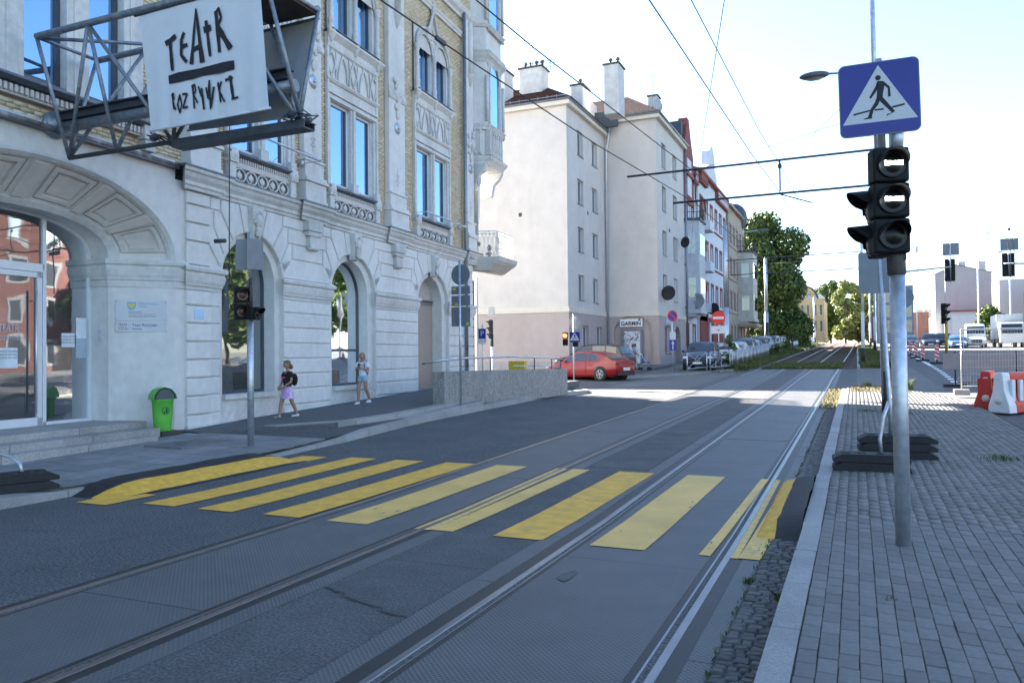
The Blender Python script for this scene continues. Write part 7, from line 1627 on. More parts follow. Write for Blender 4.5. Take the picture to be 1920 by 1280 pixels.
# woman with pushchair by the shop door, far away
J3 = dict(J2); J3.update(wrL=(-.06,.2,.56),wrR=(.06,.2,.56),hdL=(-.06,.23,.56),hdR=(.06,.23,.56))
p3, N3_, s3 = person('woman in blue patterned jacket holding a pushchair near the shop door', (-12.1,45.6,.79), R(-60), 1.62, J3, hair=M('dark_hair', (.04,.03,.025), .7), fingers=False)
sleeve_shirt(p3, N3_, M('blue_pattern', (.05,.10,.30), .9, var=.5, scale=30, col2=(.5,.5,.55), c2s=25), name='jacket', grow=1.5, frac=1., long_=.08); D = {}
for S_, sx in (('L',-1),('R',1)): D.update({'h'+S_:(sx*.06*1.62,0,.47*1.62,.06*1.62),'k'+S_:(N3_['kn'+S_][0],N3_['kn'+S_][1],N3_['kn'+S_][2],.05*1.62),'a'+S_:(N3_['an'+S_][0],N3_['an'+S_][1],.11,.042*1.62)})
D['p'] = (0,0,.52*1.62,.075*1.62); skinmesh('trousers', D, [('p','hL'),('p','hR'),('hL','kL'),('hR','kR'),('kL','aL'),('kR','aR')], 'p', M('mint_cloth', (.32,.42,.38), .9), p3, 2); shoe(p3, N3_, M('brown_shoe', (.12,.07,.05), .7), 1.62)
PC = empty('pushchair', (-11.45,45.45,.80), R(-60), 'small dark blue pushchair beside the woman', 'pushchair'); q = MB()
for sx in (-.22,.22):
    q.tube([(sx,-.3,1.0),(sx,.0,.55),(sx,.3,.1)], .015, 6); q.tube([(sx,.1,.6),(sx,-.25,.1)], .015, 6)
q.tube([(-.22,-.3,1.0),(.22,-.3,1.0)], .015, 6); q.build('frame', galv, PC); q = MB(); q.box(-.2,.2,-.05,.3,.4,.5); q.box(-.2,.2,-.12,-.05,.45,.95); q.build('seat', M('blue_pattern_seat', (.06,.10,.25), .9, var=.4, scale=20), PC, bevel=.03)
for sx in (-.22,.22):
    for y in (.3,-.25): q = MB(); q.lathe([(.01,-.02),(.09,-.02),(.09,.02),(.01,.02)], 12, (sx,y,.09), axis='x'); q.build('wheel', tyre, PC)
# a person far behind the fence
J4 = dict(J2); J4.update(wrL=(-.13,.03,.52),wrR=(.13,.03,.52),hdL=(-.13,.04,.48),hdR=(.13,.04,.48))
p4, N4_, s4 = person('person in a black top walking behind the parked cars, far off', (-9.9,80,G(80)+.15), R(180), 1.75, J4, hair=M('dark_hair2', (.10,.07,.05), .7), fingers=False); sleeve_shirt(p4, N4_, black_cloth, name='top', grow=1.4, frac=.8)
skinmesh('trousers', {k:(v[0],v[1],v[2],v[3]*1.08) for k,v in D.items()}, [('p','hL'),('p','hR'),('hL','kL'),('hR','kR'),('kL','aL'),('kR','aR')], 'p', denim, p4, 2)
# ------------------------------------------------------------------ trees and weeds
leafA = M('leaf_dark', (.032,.062,.016), .6, var=.45, scale=1.2, spec=.3); leafB = M('leaf_mid', (.075,.12,.022), .6, var=.4, scale=1.2, spec=.3); leafC = M('leaf_light', (.13,.16,.035), .6, var=.35, scale=1.2, spec=.3); bark = M('bark', (.07,.055,.045), .9, var=.3, scale=6, bump=.03, bscale=14)
for m_ in (leafA, leafB, leafC): 
    b_ = m_.node_tree.nodes['Principled BSDF']; b_.inputs['Subsurface Weight'].default_value = 0
leafD = M('leaf_sunlit', (.24,.27,.08), .6, var=.3, scale=1.2, spec=.3)  # lighter leaf colour stands in for sunlight on the far grove
def tree(x, y, h, cr, n, label, lobes=None, mats=(leafA,leafB,leafC), w_=(.5,.35,.15), leaf=.22, trunk_r=.3, name='tree', group=None, seed=0, base=.25):
    z0 = G(y); T = empty(name, (x,y,z0), 0, label, 'tree', group); rn = np.random.default_rng(seed); rg = random.Random(seed)
    q = MB(); q.tube([(0,0,-.3),(.1,.05,h*.25),(0,.1,h*.55),(.1,0,h*.85)], [trunk_r,trunk_r*.8,trunk_r*.5,.05], 10)
    lob = []
    for k in range(lobes or 14):
        a = rg.uniform(0, 2*math.pi); f = (k+.5)/(lobes or 14); zz = h*(base+(1-base)*f); rad = cr*(math.sin(math.pi*min(.97,(.18+f*.78)))**.7)*rg.uniform(.35,.85)
        c = np.array([rad*math.cos(a), rad*math.sin(a), zz]); rr_ = cr*rg.uniform(.28,.5); lob.append((c, rr_)); q.tube([(0,.05,zz*.6), tuple(c*np.array([.5,.5,.85])), tuple(c)], [trunk_r*.35, trunk_r*.2, .03], 5)
    q.build('trunk', bark, T)
    # leaf clumps on lobe shells
    Ps = []; tone = []
    wts = np.array([l[1]**2 for l in lob]); wts = wts/wts.sum()
    idx = rn.choice(len(lob), n, p=wts); d = rn.normal(size=(n,3)); d /= np.linalg.norm(d, axis=1)[:, None]
    rad = np.array([lob[i][1] for i in idx])*(1-.45*rn.random(n)**2.2); cen = np.array([lob[i][0] for i in idx])
    clump = rn.normal(size=(max(1,n//40),3)); P = cen+d*rad[:, None]*np.array([1,1,.85])+rn.normal(scale=cr*.035,size=(n,3))
    nn = d+rn.normal(scale=.7,size=(n,3)); nn /= np.linalg.norm(nn,axis=1)[:,None]; a = np.cross(nn, rn.normal(size=(n,3))); a /= np.linalg.norm(a,axis=1)[:,None]; b = np.cross(nn, a); s = leaf*(.5+rn.random(n))[:,None]
    V = np.stack([P-a*s*.5, P+b*s*.35, P+a*s*.5, P-b*s*.35], 1).reshape(-1,3); F = np.arange(4*n).reshape(-1,4)
    mi = rn.choice(3, n, p=w_)
    npmesh('crown', V, F, list(mats), T, mi, kind='stuff'); return T
tree(-10.6,112,17.0,5.4,42000,'big dense dark green deciduous tree behind the grey mast',lobes=30,leaf=.42,trunk_r=.45,seed=1,w_=(.42,.43,.15),base=.06)
tree(-10.6,120,11.5,3.2,14000,'lower dark bushy tree touching the big tree on its right',lobes=16,leaf=.42,trunk_r=.3,seed=2,base=.05)
tree(-12.9,104,8,2.6,7000,'small dark bush-like tree at the foot of the big tree',lobes=10,leaf=.36,seed=3,base=.0)
for i, (x, y, h_, c_, mt_) in enumerate(((-6.5,236,16.5,5,0),(-2.6,226,16.0,3.6,1),(.6,240,15.0,4.0,1),(3.6,232,13.0,3.6,1),(-10.5,245,15,5,0),(6.5,238,12.5,4,0),(1.8,250,13,4.5,0))):
    tree(x, y, h_, c_, 9000, ['dark tree above the yellow house roof','tall pale yellow-green tree over the end of the track','broad pale tree just right of the tallest pale one','small pale tree at the right end of the grove','dark tree left of the grove, behind the yellow house','dark tree by the blue-glass building','dark filler tree at the back of the grove'][i], lobes=14, leaf=.6, seed=10+i, w_=((.45,.4,.15) if not mt_ else (.0,.3,.7)), mats=((leafA,leafB,leafC) if not mt_ else (leafB,leafC,leafD)), group='trees at the end of the tram line', trunk_r=.28, base=.12)
tree(-6.15,86,2.6,1.1,1500,'sunlit yellow-green bush at the end of the near fence beside the rails',lobes=8,leaf=.16,seed=61,w_=(.05,.35,.6),base=.02,name='shrub',trunk_r=.05)
tree(-7.5,51.5,2.1,.55,900,'slender leafy sapling beside the rail fence start',lobes=7,leaf=.12,seed=62,w_=(.3,.5,.2),base=.1,name='shrub',trunk_r=.03)
tree(-6.4,72,1.0,.8,900,'low green bush against the rail fence',lobes=7,leaf=.14,seed=63,w_=(.3,.5,.2),base=.0,name='shrub',trunk_r=.03)
tree(-6.6,112,1.8,1.4,1200,'low green bush further along the rail fence',lobes=8,leaf=.2,seed=64,w_=(.4,.5,.1),base=.0,name='shrub',trunk_r=.04)
tree(18.9,140,5.2,2.6,4000,'round green shrub in front of the terrace at far right',lobes=9,leaf=.4,seed=31,w_=(.2,.5,.3),base=.05,name='shrub')
def blades(name, spots, mt, h_, label=None, kind='stuff', w0=.012, seed=0, parent=None):
    rn = np.random.default_rng(seed); n = len(spots); P = np.array(spots); a = rn.random(n)*6.283; hh = h_*(.4+.9*rn.random(n)); lean = rn.normal(scale=.35,size=(n,2))*hh[:,None]; wv = np.stack([np.cos(a),np.sin(a),np.zeros(n)],1)*(w0*(.6+.8*rn.random(n)))[:,None]
    tip = P+np.stack([lean[:,0],lean[:,1],hh],1); mid = P+np.stack([lean[:,0]*.35,lean[:,1]*.35,hh*.6],1); V = np.stack([P-wv,P+wv,mid+wv*.7,tip,mid-wv*.7],1).reshape(-1,3); F = np.arange(5*n).reshape(-1,5)
    return npmesh(name, V, F, [mt], parent, kind=kind, label=label)
gl = M('grass_green', (.07,.11,.025), .7, var=.4, scale=2, col2=(.17,.15,.06), c2s=4); gd = M('grass_dry', (.20,.17,.08), .8, var=.3, scale=4)
rn = np.random.default_rng(9)
def scat(n, fx0, fx1, y0, y1, dz=0., pw=1.): 
    out = []
    for _ in range(n): y = y0+(y1-y0)*rn.random()**pw; x = fx0(y)+(fx1(y)-fx0(y))*rn.random(); out.append((x,y,G(y)+dz))
    return out
k = lambda v: (lambda y: v)
q = MB(); strip(q, k(.15), lambda y: 1.9+.01*(y-50), 50.3, 118, .06, st=4, edge=.2); strip(q, k(-7.2), lambda y: -6.2+bend(y), 50, 160, .02, st=4); q.build('verge', soil, kind='structure')
for (x0, y0, x1, y1) in ((.10,50.2,.18,90),(1.9,50.4,2.5,112)): q = MB(); strip(q, x0-.08, x0+.08, y0, y1, .10, st=5, edge=.2); q.build('verge_kerb', granite, kind='structure')
blades('grass', scat(16000, k(.2), k(1.9), 50.5, 118, .05, 1.6), gl, .22, w0=.02, seed=1); blades('grass', scat(16000, k(-7.1), lambda y: -6.0+bend(y), 47.5, 150, 0, 1.8), gl, .28, w0=.02, seed=2)
blades('grass', scat(9000, lambda y: -5.4+bend(y), lambda y: -.9+bend(y), 49.7, 58, 0, 1.8), gl, .12, w0=.02, seed=3)
blades('grass', scat(2600, k(-.95), k(-.3), 22.5, 31.5, .05), gd, .07, w0=.008, seed=4); blades('grass', scat(2200, k(-.2), k(1.6), 28.6, 31.6, .12), gd, .07, w0=.008, seed=5)
for (x, y, n, h_, r_) in ((.35,31.2,160,.26,.16),(1.45,29.8,260,.42,.22),(.25,20.9,90,.1,.25),(1.9,13.2,160,.09,.3),(1.0,20.5,80,.1,.25),(-.52,5.9,90,.06,.05),(-.79,6.3,60,.05,.04),(-.45,4.9,30,.05,.06),(.17,5.8,40,.05,.05),(-6.3,52.5,300,.5,.5),(-6.5,58,300,.45,.5)):
    sp = [(x+rn.normal()*r_*.5, y+rn.normal()*r_*.5, G(y)+(.1 if x > -.4 and y < 32 else 0)) for _ in range(n)]
    blades('weed_clump', sp, leafC if h_ > .3 else gl, h_, w0=.006 if h_ < .3 else .009, seed=int(y*7))
# moss and weeds in the gutter and along kerbs
blades('grass', scat(500, k(-.80), k(-.76), 3, 22), gl, .035, w0=.006, seed=8); blades('grass', scat(260, k(-.515), k(-.495), 3, 22), gl, .04, w0=.006, seed=18)
fl = lambda y: kf(y)-.02
blades('grass', scat(300, k(-9.9), k(-6.0), 44.2, 45.2, .05), gl, .12, w0=.012, seed=12)

# ------------------------------------------------------------------ kerb and pavement on the far left corner
q = MB()
P = [(-11.0,38.5),(-10.0,39.8),(-8.4,42.9),(-6.2,48.6)]
for (x0,y0),(x1,y1) in zip(P, P[1:]):
    q.add([(x0,y0,G(y0)-.05),(x1,y1,G(y1)-.05),(x1,y1,G(y1)+.11),(x0,y0,G(y0)+.11),(x0-.12,y0+.06,G(y0)+.11),(x1-.12,y1+.06,G(y1)+.11)],[(0,1,2,3),(3,2,5,4)])
q.build('kerb_stone_far', granite, kind='structure')
q = MB(); vs = []; Y = [38.5,39.8,42.9,48.6,60,80,110,160]; ex = pl((38.5,-11.1),(39.8,-10.1),(42.9,-8.5),(48.6,-6.9),(60,-7.0),(160,-7.4))
for y in Y: vs += [(-30 if y < 40 else -12.0, y, G(y)+.11), (ex(y), y, G(y)+.11)]
q.add(vs, [(2*i,2*i+1,2*i+3,2*i+2) for i in range(len(Y)-1)]); q.build('pavement_far', M('far_pavement', (.11,.11,.112), .9, var=.2, scale=6), kind='structure')
q = MB(); q.quad((-30,40,G(41)+.115),(-11.2,40,G(40)+.115),(-11.2,53,G(53)+.16),(-30,53,G(53)+.16)); q.build('forecourt', _mats['far_pavement'], kind='structure')

# ------------------------------------------------------------------ barriers and fences along the track
def xbar(a, b, z, label):
    a, b = Vector(a), Vector(b); F_ = empty('cross_barrier', (a+b)/2, 0, label, 'barrier', 'cross-braced barriers at the corner'); o = (a+b)/2
    a, b = a-o, b-o; U = Vector((0,0,1)); q = MB()
    for p in (a,b): q.tube([p-U*.05,p+U*1.1], .03, 6)
    q.tube([a+U*1.08,b+U*1.08], .022, 6); q.tube([a+U*.22,b+U*.22], .022, 6); q.tube([a+U*.95,b+U*.95], .012, 5); q.build('frame', galv, F_)
    m0 = a.lerp(b,.5)
    for p, r_ in ((a,b),(b,a)): q = MB(); q.tube([p+U*.22,r_+U*1.08], .014, 5); q.build('brace', galv, F_)
    q = MB(); q.tube([m0+U*.65+(b-a)*.12, m0+U*.9, m0+U*.65-(b-a)*.12, m0+U*.4, m0+U*.65+(b-a)*.12], .012, 5); q.build('diamond', galv, F_)
xbar((-8.5,43.2,G(43)+.1),(-7.75,45.0,G(45)+.1),0,'galvanised cross-braced barrier in front of the navy car, left one'); xbar((-7.6,45.2,G(45)+.1),(-6.85,47.6,G(47)+.1),0,'galvanised cross-braced barrier next to the rail fence, right one')
fx_ = lambda y: -6.85-.004*(y-48)
yy = 48.4; i = 0
base_f = None
while yy < 160:
    L_ = 2.4; x0, x1 = fx_(yy), fx_(yy+L_); F_ = empty('rail_fence_panel', (x0,yy,0), 0, 'grey metal fence panel with upright bars between the track and the parked cars', 'fence', 'rail fence panels along the track'); za, zb_ = G(yy)+.02, G(yy+L_)+.02
    q = MB(); q.tube([(0,0,za),(0,0,za+1.15)], .03, 6); q.tube([(0,0,za+1.1),(x1-x0,L_,zb_+1.1)], .02, 5); q.tube([(0,0,za+.15),(x1-x0,L_,zb_+.15)], .02, 5); q.build('frame', galv, F_)
    nb = 8 if yy < 75 else 6
    bm_ = MB(); bm_.tube([(0,0,.15),(0,0,1.1)], .012 if yy < 75 else .018, 4)
    me_ = bm_.mesh('bar', galv)
    for j in range(1, nb): t = j/nb; inst(me_, 'bar', F_, ((x1-x0)*t, L_*t, za+(zb_-za)*t))
    yy += L_+.03; i += 1
def nosign(x, y, h_, r_, label, rz=0, kind='noentry'):
    s_ = empty('road_sign', (x,y,G(y)+.1), rz, label, 'road sign'); q = MB(); q.tube([(0,.03,0),(0,.03,h_+r_)], .03, 8); q.build('post', galv, s_)
    if kind == 'noentry':
        q = MB(); q.lathe([(r_,0),(r_,.01),(.001,.011)], 24, (0,-.01,h_), axis='y'); q.build('disc', redp, s_); q = MB(); q.box(-r_*.8,r_*.8,-.016,-.011,h_-r_*.18,h_+r_*.18); q.build('white_bar', white, s_); q = MB(); q.box(-r_*1.05,r_*1.05,-.01,0,h_-r_*2.35,h_-r_*1.2); q.build('sub_plate', white, s_)
        q = MB(); q.box(-r_*.25,r_*.3,-.014,-.011,h_-r_*1.8,h_-r_*1.72); q.box(-r_*.1,r_*.1,-.014,-.011,h_-r_*1.95,h_-r_*1.8); q.build('plate_symbol', redp, s_)
    elif kind == 'nostop':
        q = MB(); q.lathe([(r_,0),(r_,.01),(.001,.011)], 24, (0,-.01,h_), axis='y'); q.build('disc', redp, s_); q = MB(); q.lathe([(r_*.8,-.004),(r_*.8,.0),(.001,.0)], 24, (0,-.012,h_), axis='y'); q.build('blue_field', blue, s_)
        q = MB(); q.box(-r_*.8,r_*.8,-.022,-.017,-.035,.035); q.xf(Matrix.Translation((0,0,h_)) @ Matrix.Rotation(R(45),4,'Y')); q.build('slash', redp, s_)
        q = MB(); q.box(-.18,.18,-.01,0,h_-1.25,h_-.85); q.build('info_plate', white, s_); q = MB(); q.box(-.2,.2,-.01,0,h_-1.85,h_-1.28); q.build('blue_plate', blue, s_); q = MB(); q.box(-.03,.03,-.014,-.011,h_-1.8,h_-1.4); q.poly([(-.1,-.0125,h_-1.5),(.1,-.0125,h_-1.5),(0,-.0125,h_-1.33)]); q.build('arrow', white, s_)
    return s_
nosign(-7.55,48.0,3.05,.40,'red no entry sign with white plate in front of the thick mast'); nosign(-9.0,41.9,3.1,.30,'no stopping sign with blue plates on a thin pole before the pink block',R(40),'nostop'); nosign(-8.9,131,3.6,.8,'second no entry sign far up the street',0)
# corner signals near the red car
S5 = empty('traffic_signal', (-14.8,31.5,G(31.5)+.1), 0, 'black three-lamp signal seen from the side on a white post behind the wall', 'traffic light'); q = MB(); q.tube([(0,0,0),(0,0,1.75)], .05, 10); q.build('pole', frame_w, S5); q = MB(); q.tube([(0,0,1.7),(0,0,2.25)], .07, 10); q.build('cap', trim_b, S5)
head(S5, 0, (2.75,2.47,2.19), .10, .25, .15, (lens_off,)*3, T=rot(-.10,-.05,.0,R(-78))); q = MB(); plate(q,.30,.42,.02,0,.01,cz=3.25); q.build('sign_back', grey_back, S5)
S6 = empty('traffic_signal', (-10.8,31.0,G(31)+.0), 0, 'small pedestrian signal showing a red man, in front of the pink block', 'traffic light'); q = MB(); q.tube([(0,0,.0),(0,0,3.1)], .035, 8); q.build('pole', galv, S6)
head(S6, 0, (2.12,1.84), .085, .22, .12, (lens_red,lens_off), T=rot(-.36,-.05,.1,R(10))); q = MB(); q.box(-.03,.18,-.05,.1,1.75,2.15); q.build('side_head', blk, S6, bevel=.02)
q = MB(); q.poly([((-.37+.018*math.cos(t))*1., -.20, 2.27+.018*math.sin(t)) for t in [2*math.pi*j/10 for j in range(10)]]); q.box(-.39,-.35,-.2,-.198,2.17,2.25); q.build('red_man', lens_red, S6)
SG2 = empty('pedestrian_crossing_sign', (-10.7,30.9,G(31)+2.15), 0, 'small blue pedestrian crossing sign beside the red man signal', 'road sign'); d6(SG2, rot(0,-.05,0,R(6)), .42)
q = MB(); q.lathe([(.26,.0),(.26,.008),(.001,.009)], 24, (-10.78,31.1,G(31)+2.75), axis='y'); q.build('round_sign', M('pale_sign_back', (.36,.34,.34), .5), label='pale back of a round sign above the small crossing sign', cat='road sign')
PS = empty('parking_sign', (-14.02,28.9,2.75), R(8), 'small blue and white parking sign at the theatre corner', 'road sign'); q = MB(); q.box(-.17,.17,0,.01,-.5,.12); q.build('board', white, PS); q = MB(); q.box(-.15,.15,-.004,0,-.3,.10); q.build('blue_field', blue, PS); text('P', .3, white, PS, (0,-.006,-.1), (R(90),0,0)); q = MB(); q.tube([(.0,.03,-2.4),(0,.03,.3)], .025, 6); q.build('post', galv, PS)

# ------------------------------------------------------------------ right-hand road works
def guide(x, y, i):
    g_ = empty('guide_board', (x,y,G(y)), R(-4), 'red and white striped guide board, %s from the nearest' % ['nearest one','second','third','fourth','fifth'][i], 'guide board', 'striped guide boards along the lane line'); q = MB(); plate(q,.26,1.0,.03,0,.03,cz=.72); q.build('board', white, g_)
    for kk in range(4):
        z = .30+kk*.25; q = MB(); P = [(-.13,z+.13),(.13,z-.01),(.13,z+.11),(-.13,z+.25)]; P = [(a, min(1.20,max(.24,b))) for a, b in P]; q.poly([(a,-.003,b) for a, b in P]); q.build('red_stripe', redp, g_)
    q = MB(); q.box(-.4,.4,-.2,.2,0,.12); q.box(-.05,.05,-.04,.06,.1,.3); q.build('foot', rub, g_, bevel=.02)
for i, (x, y) in enumerate(((4.64,56.1),(4.15,60.5),(4.1,66.5),(4.05,72),(3.85,77))): guide(x, y, i)
q = MB(); 
for i in range(9): a = 35+i*2.0; strip(q, lambda y: pl((33,3.42),(46,3.9),(54,4.0),(90,4.05))(y), lambda y: pl((33,3.66),(46,4.14),(54,4.24),(90,4.3))(y), a, a+1.0, .005)
strip(q, pl((33,3.42),(46,3.9),(54,4.0),(90,4.05)), pl((33,3.66),(46,4.14),(54,4.24),(90,4.3)), 53, 92, .005); strip(q, 4.4, 16, 92, 94, .005); q.build('lane_marking', white_p, kind='structure')
mesh_m = M('fence_steel', (.42,.42,.43), .4, metal=.6)
def tfence(a, b, label, h_=2.05):
    a, b = Vector(a), Vector(b); F_ = empty('mobile_fence', a, 0, label, 'fence', 'mobile mesh fence panels'); d = b-a; U = Vector((0,0,1)); q = MB(); q.tube([U*0, U*h_, d+U*h_, d], .021, 8); q.tube([U*.25,d+U*.25], .014, 6); q.build('frame', mesh_m, F_)
    L_ = d.length; q = MB()
    for k in range(1, int(L_/.09)): t = k*.09/L_; q.tube([d*t+U*.25,d*t+U*h_], .0025, 3, cap=False)
    for k in range(1, 9): q.tube([U*(.25+k*.2), d+U*(.25+k*.2)], .0025, 3, cap=False)
    q.build('wire_mesh', mesh_m, F_, kind='stuff')
    q = MB(); q.box(-.22,.22,-.14,.14,-.02,.16); q.build('foot', M('concrete_foot', (.3,.29,.27), .9, var=.2), F_, bevel=.02)
g2 = G(28.4)+.1
tfence((3.02,28.4,g2),(6.4,29.6,g2+.05),'mobile mesh fence panel nearest the paving, its post leaning left'); tfence((3.98,36.5,G(36)+.1),(7.3,37.2,G(37)+.1),'second mobile mesh fence panel behind the grey boards')
WB_ = empty('grey_board_barrier', (3.0,34.0,G(34)), 0, 'row of low grey boards on posts across the right-hand road', 'barrier')
for k in range(3): q = MB(); q.box(k*1.2+.01,k*1.2+1.18,-.03,.03,.66,1.28); q.build('board', M('grey_board', (.25,.22,.22), .8, var=.12, scale=3), WB_)
for x in (.42,2.4): q = MB(); q.tube([(x,.05,0),(x,.05,1.35)], .025, 6); q.box(x-.4,x+.35,-.2,.3,0,.1); q.build('post', rub, WB_)
# plastic water-filled barriers
redpl = M('red_plastic', (.48,.02,.014), .35, var=.06, spec=.5); whpl = M('white_plastic', (.66,.67,.70), .35, var=.05, dirt=.1)
def wbar(loc, rz, mt, label, L_=1.1):
    B_ = empty('water_barrier', loc, rz, label, 'barrier', 'plastic road-works barriers'); h = .98; P = [(-.28,0),(-.26,.18),(-.14,.55),(-.11,h-.05),(-.08,h),(.08,h),(.11,h-.05),(.14,.55),(.26,.18),(.28,0)]
    q = MB(); q.prism(P, lambda p: (0,p[0],p[1]), lambda p: (L_,p[0],p[1])); q.build('body', mt, B_, bevel=.02)
    for k in range(3):
        for s_ in (-1,1): q = MB(); x = .2+k*.3; q.box(x,x+.14,s_*.17-.04,s_*.17+.04,.28,.8); q.build('recess_rib', mt, B_, bevel=.02)
    q = MB(); q.lathe([(.001,-.022),(.085,-.02),(.09,0),(.085,.01),(.001,.01)], 16, (0,0,.30), axis='x'); q.box(-.012,.0,-.05,.05,.80,.83); q.build('plug', M('cream_plug', (.6,.58,.48), .5), B_)
    return B_
wbar((3.13,22.15,G(22)+.05), R(48), whpl, 'white plastic barrier section with its end facing the camera', .28)
wbar((3.32,22.42,G(22)+.05), R(52), redpl, 'red plastic barrier section joined behind the white end'); wbar((4.02,23.35,G(23)+.05), R(52), whpl, 'white plastic barrier section at the right picture edge'); wbar((4.75,24.25,G(24)+.05), R(52), redpl, 'red plastic barrier section beyond the picture edge')
wbar((2.96,22.9,G(23)+.05), R(75), redpl, 'red plastic barrier turned edge-on at the left of the group', .9)
# gantry signals on the right
def rearhead(parent, x, z, w_=.62, h_=2.0):
    q = MB(); plate(q, w_, h_, .06, 0, .06, cx=x, cz=z); hh = q.build('backboard', blk, parent); q = MB(); q.box(x-.16,x+.16,.06,.2,z-h_*.42,z+h_*.42); q.build('housing', trim_b, hh)
    q = MB(); q.tube([(x+.05,-.05,z-h_*.45),(x+.02,-.05,z+h_*.1),(x-.04,-.05,z+h_*.95)], .035, 6); q.build('bracket', galv, hh)
Gt = empty('signal_gantry', (2.6,70,G(70)), 0, 'curved signal arm with backs of signals and signs over the right lanes', 'traffic light'); q = MB(); q.tube([(0,0,0),(0,0,6.4),(.6,0,6.75),(3.4,0,6.95),(4.3,0,7.0)], [.12,.1,.09,.07,.06], 10); q.build('arm', galv, Gt)
rearhead(Gt, 4.2, 6.75, .72, 1.75); q = MB(); q.box(3.72,4.85,-.03,0,7.9,8.85); q.build('sign_back', grey_back, Gt); q = MB(); q.tube([(4.22,-.05,5.8),(4.25,-.05,9.0)], .04, 6); q.build('sign_post', galv, Gt); q = MB(); q.tube([(1.9,0,6.9),(1.9,0,8.3)], .03, 6); q.box(1.8,2.0,-.1,.1,8.3,8.75); q.build('camera', galv, Gt)
Gu = empty('signal_gantry', (13.6,70,G(70)), 0, 'signal arm entering from the right edge with two signal backs', 'traffic light'); q = MB(); q.tube([(0,0,0),(0,0,6.2),(-.6,0,6.95),(-3.2,0,7.05)], [.12,.1,.08,.07], 10); q.build('arm', galv, Gu); rearhead(Gu,-2.9,6.95,.8,1.8); q = MB(); q.box(-3.4,-2.2,-.03,0,8.05,8.95); q.tube([(-2.75,-.05,6),(-2.75,-.05,9.1)], .04, 6); q.tube([(-2.5,-.05,6),(-2.5,-.05,10.4)], .03, 6); q.build('sign_back', grey_back, Gu)
rearhead(Gu,-1.62,3.55,.6,2.6)
S7 = empty('traffic_signal', (7.2,78,G(78)), 0, 'three-lamp black signal on a yellow-painted post in the right-hand road', 'traffic light'); q = MB(); q.tube([(0,0,0),(0,0,2.8)], .12, 10); q.build('pole', M('yellow_pole', (.5,.30,.03), .6), S7); q = MB(); q.tube([(0,0,2.8),(0,0,8.4)], .035, 6); q.build('upper_mast', frame_w, S7)
head(S7, 0, (4.05,3.45,2.85), .25, .55, .3, (lens_off,)*3, T=rot(-.02,-.2,0,R(62)))
def lamp2(x, y, h_, label, arms=(-2.1,2.1)):
    L_ = empty('street_lamp', (x,y,G(y)), 0, label, 'street lamp'); q = MB(); q.tube([(0,0,0),(0,0,h_-1.2)], [.12,.07], 8); q.build('pole', frame_w, L_)
    for a in arms:
        q = MB(); q.tube([(0,0,h_-1.2),(a*.25,0,h_-.5),(a*.6,0,h_-.15),(a,0,h_)], .05, 6); q.build('lamp_arm', frame_w, L_); q = MB(); q.ell((a+(.35 if a > 0 else -.35),0,h_+.02),.42,.15,.1,10,6); q.build('lamp_head', galv, L_)
lamp2(13.9,112,11.5,'twin-arm white street lamp in front of the pale block'); lamp2(18.2,118,14.5,'tall lamp at the top right with a bird on it',(-2.0,2.0)); lamp2(9.5,150,12,'small lamp arm against the sky above the pale block',(-1.5,1.5))
q = MB(); q.ell((18.2,118,G(118)+14.9),.18,.1,.2,8,6); q.tube([(18.2,118,G(118)+13),(18.2,118,G(118)+14.8)],.04,5); q.build('bird', trim_b, label='dark bird perched on top of the tall lamp', cat='bird')
# distant buildings on the right
block('white and grey terrace with many windows behind the pale block', 25.6,34,178,214,4,15.5, M('terrace_white', (.44,.44,.46), .85, var=.06), cols=9, floors=4, chim=5)
block('sandy terrace at the far right edge', 33,42,205,260,4,14, M('terrace_sand', (.36,.31,.24), .85, var=.08), cols=8, floors=3, chim=4)
block('brown brick corner building cut by the right picture edge', 30.5,40,150,172,4,15.0, M('brown_brick_far', (.16,.11,.09), .9, var=.15))
rb_ = M('old_brick_far', (.20,.10,.075), .9, var=.25, scale=1)
block('low old brick workshop, left part', 4.2,9.5,182,190,4,9.2, rb_, pitch=1.0, chim=3); block('low old brick workshop, right part', 9.8,13.4,178,186,4,9.6, rb_, chim=3); block('dark low brick sheds behind the round sign', 2.5,6.5,200,210,4,9.8, M('dark_brick_far', (.09,.05,.045), .9, var=.2), pitch=1.2, chim=2)
bg2, o2 = block('blue-glass and grey building behind the white masts', 3.2,9,150,160,4,13, M('bluegrey_panel', (.12,.16,.22), .5, var=.15, scale=.8), cols=3, floors=3)
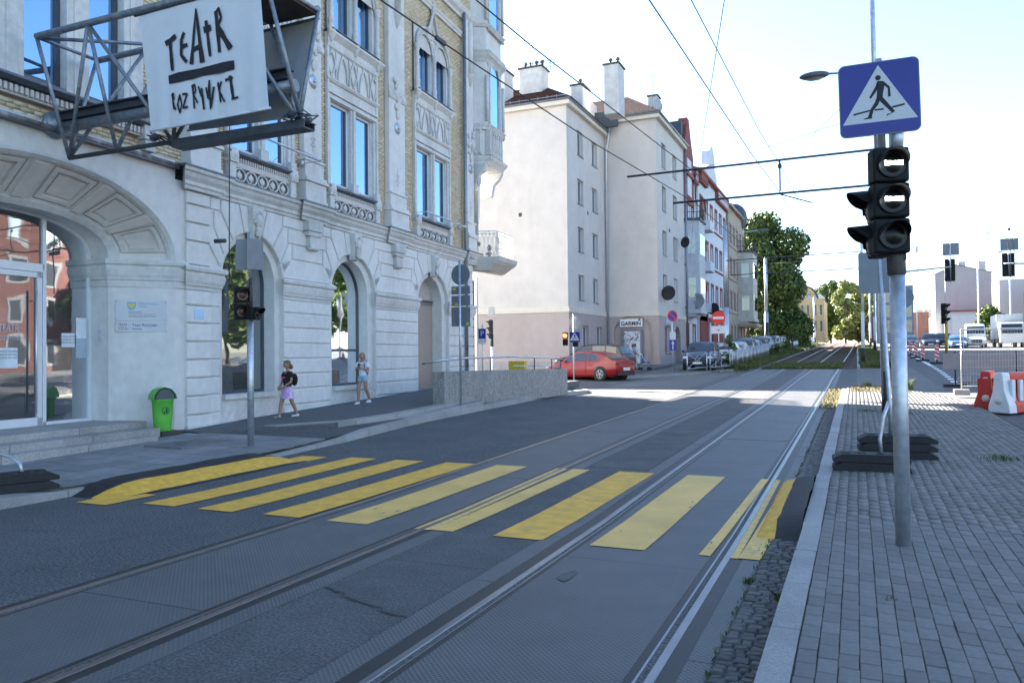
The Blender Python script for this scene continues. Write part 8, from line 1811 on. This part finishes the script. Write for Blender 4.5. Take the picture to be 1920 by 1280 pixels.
for k in range(5):
    for f in range(3): q = MB(); x = 3.5+k*1.1; z = 5+f*2.6; q.quad((x,149.95,z),(x+.85,149.95,z),(x+.85,149.95,z+2.1),(x,149.95,z+2.1)); q.xf(Matrix.Translation(o2)); q.build('window', wglass, bg2)
bb_, ob = block('pale extension with a wide garage front before the gable block', 15.5,23.5,166,171.5,4,9.0, M('pale_ext', (.46,.47,.48), .8))
q = MB(); q.box(16.3,23.3,165.9,166,5,8.4); q.xf(Matrix.Translation(ob)); q.build('shutter', M('pale_shutter', (.52,.54,.56), .6), bb_); q = MB(); q.box(15.4,23.6,165.8,171.6,8.95,9.2); q.xf(Matrix.Translation(ob)); q.build('roof_edge', redb, bb_)
# side street behind the theatre, closing the view and the reflections
# right-hand side outside the frame: brick houses and trees that the theatre's glass mirrors
Hr = empty('town_house', (31,26,0), 0, 'red brick house with pale window surrounds across the road, outside the frame', 'building')
q = MB(); q.box(0,10,0,34,-.3,15); q.build('wall', M('shaded_red_brick', (.085,.028,.022), .85, var=.2, scale=3), Hr)  # brick colour darkened to stand for a half-shaded face
for f in range(4):
    for c_ in range(9):
        y, z = 1.4+c_*3.6, 1.6+f*3.4; q = MB(); q.box(-.08,.0,y-.25,y+1.45,z-.25,z+2.2); wo = q.build('window_surround', M('shaded_surround', (.16,.16,.165), .85), Hr); q = MB(); q.quad((-.09,y,z),(-.09,y+1.2,z),(-.09,y+1.2,z+1.9),(-.09,y,z+1.9)); q.build('pane', wglass, wo)  # surround colour dimmed too, for the same half shade
q = MB(); q.box(-.4,10.2,-.2,34.2,15,15.6); q.build('cornice', stone2, Hr)
for i, (x, y, h_) in enumerate(((22,63,12),(25,71,13),(21,80,12),(24,92,13),(27,58,11))): tree(x, y, h_, 4.5, 5000, ['tree outside the frame nearest the brick house','second tree outside the frame past the brick house','third tree outside the frame, closest to the road','farthest tree outside the frame on the right','tree outside the frame behind the brick house corner'][i], lobes=10, leaf=.55, seed=50+i, group='trees across the road, outside the frame')
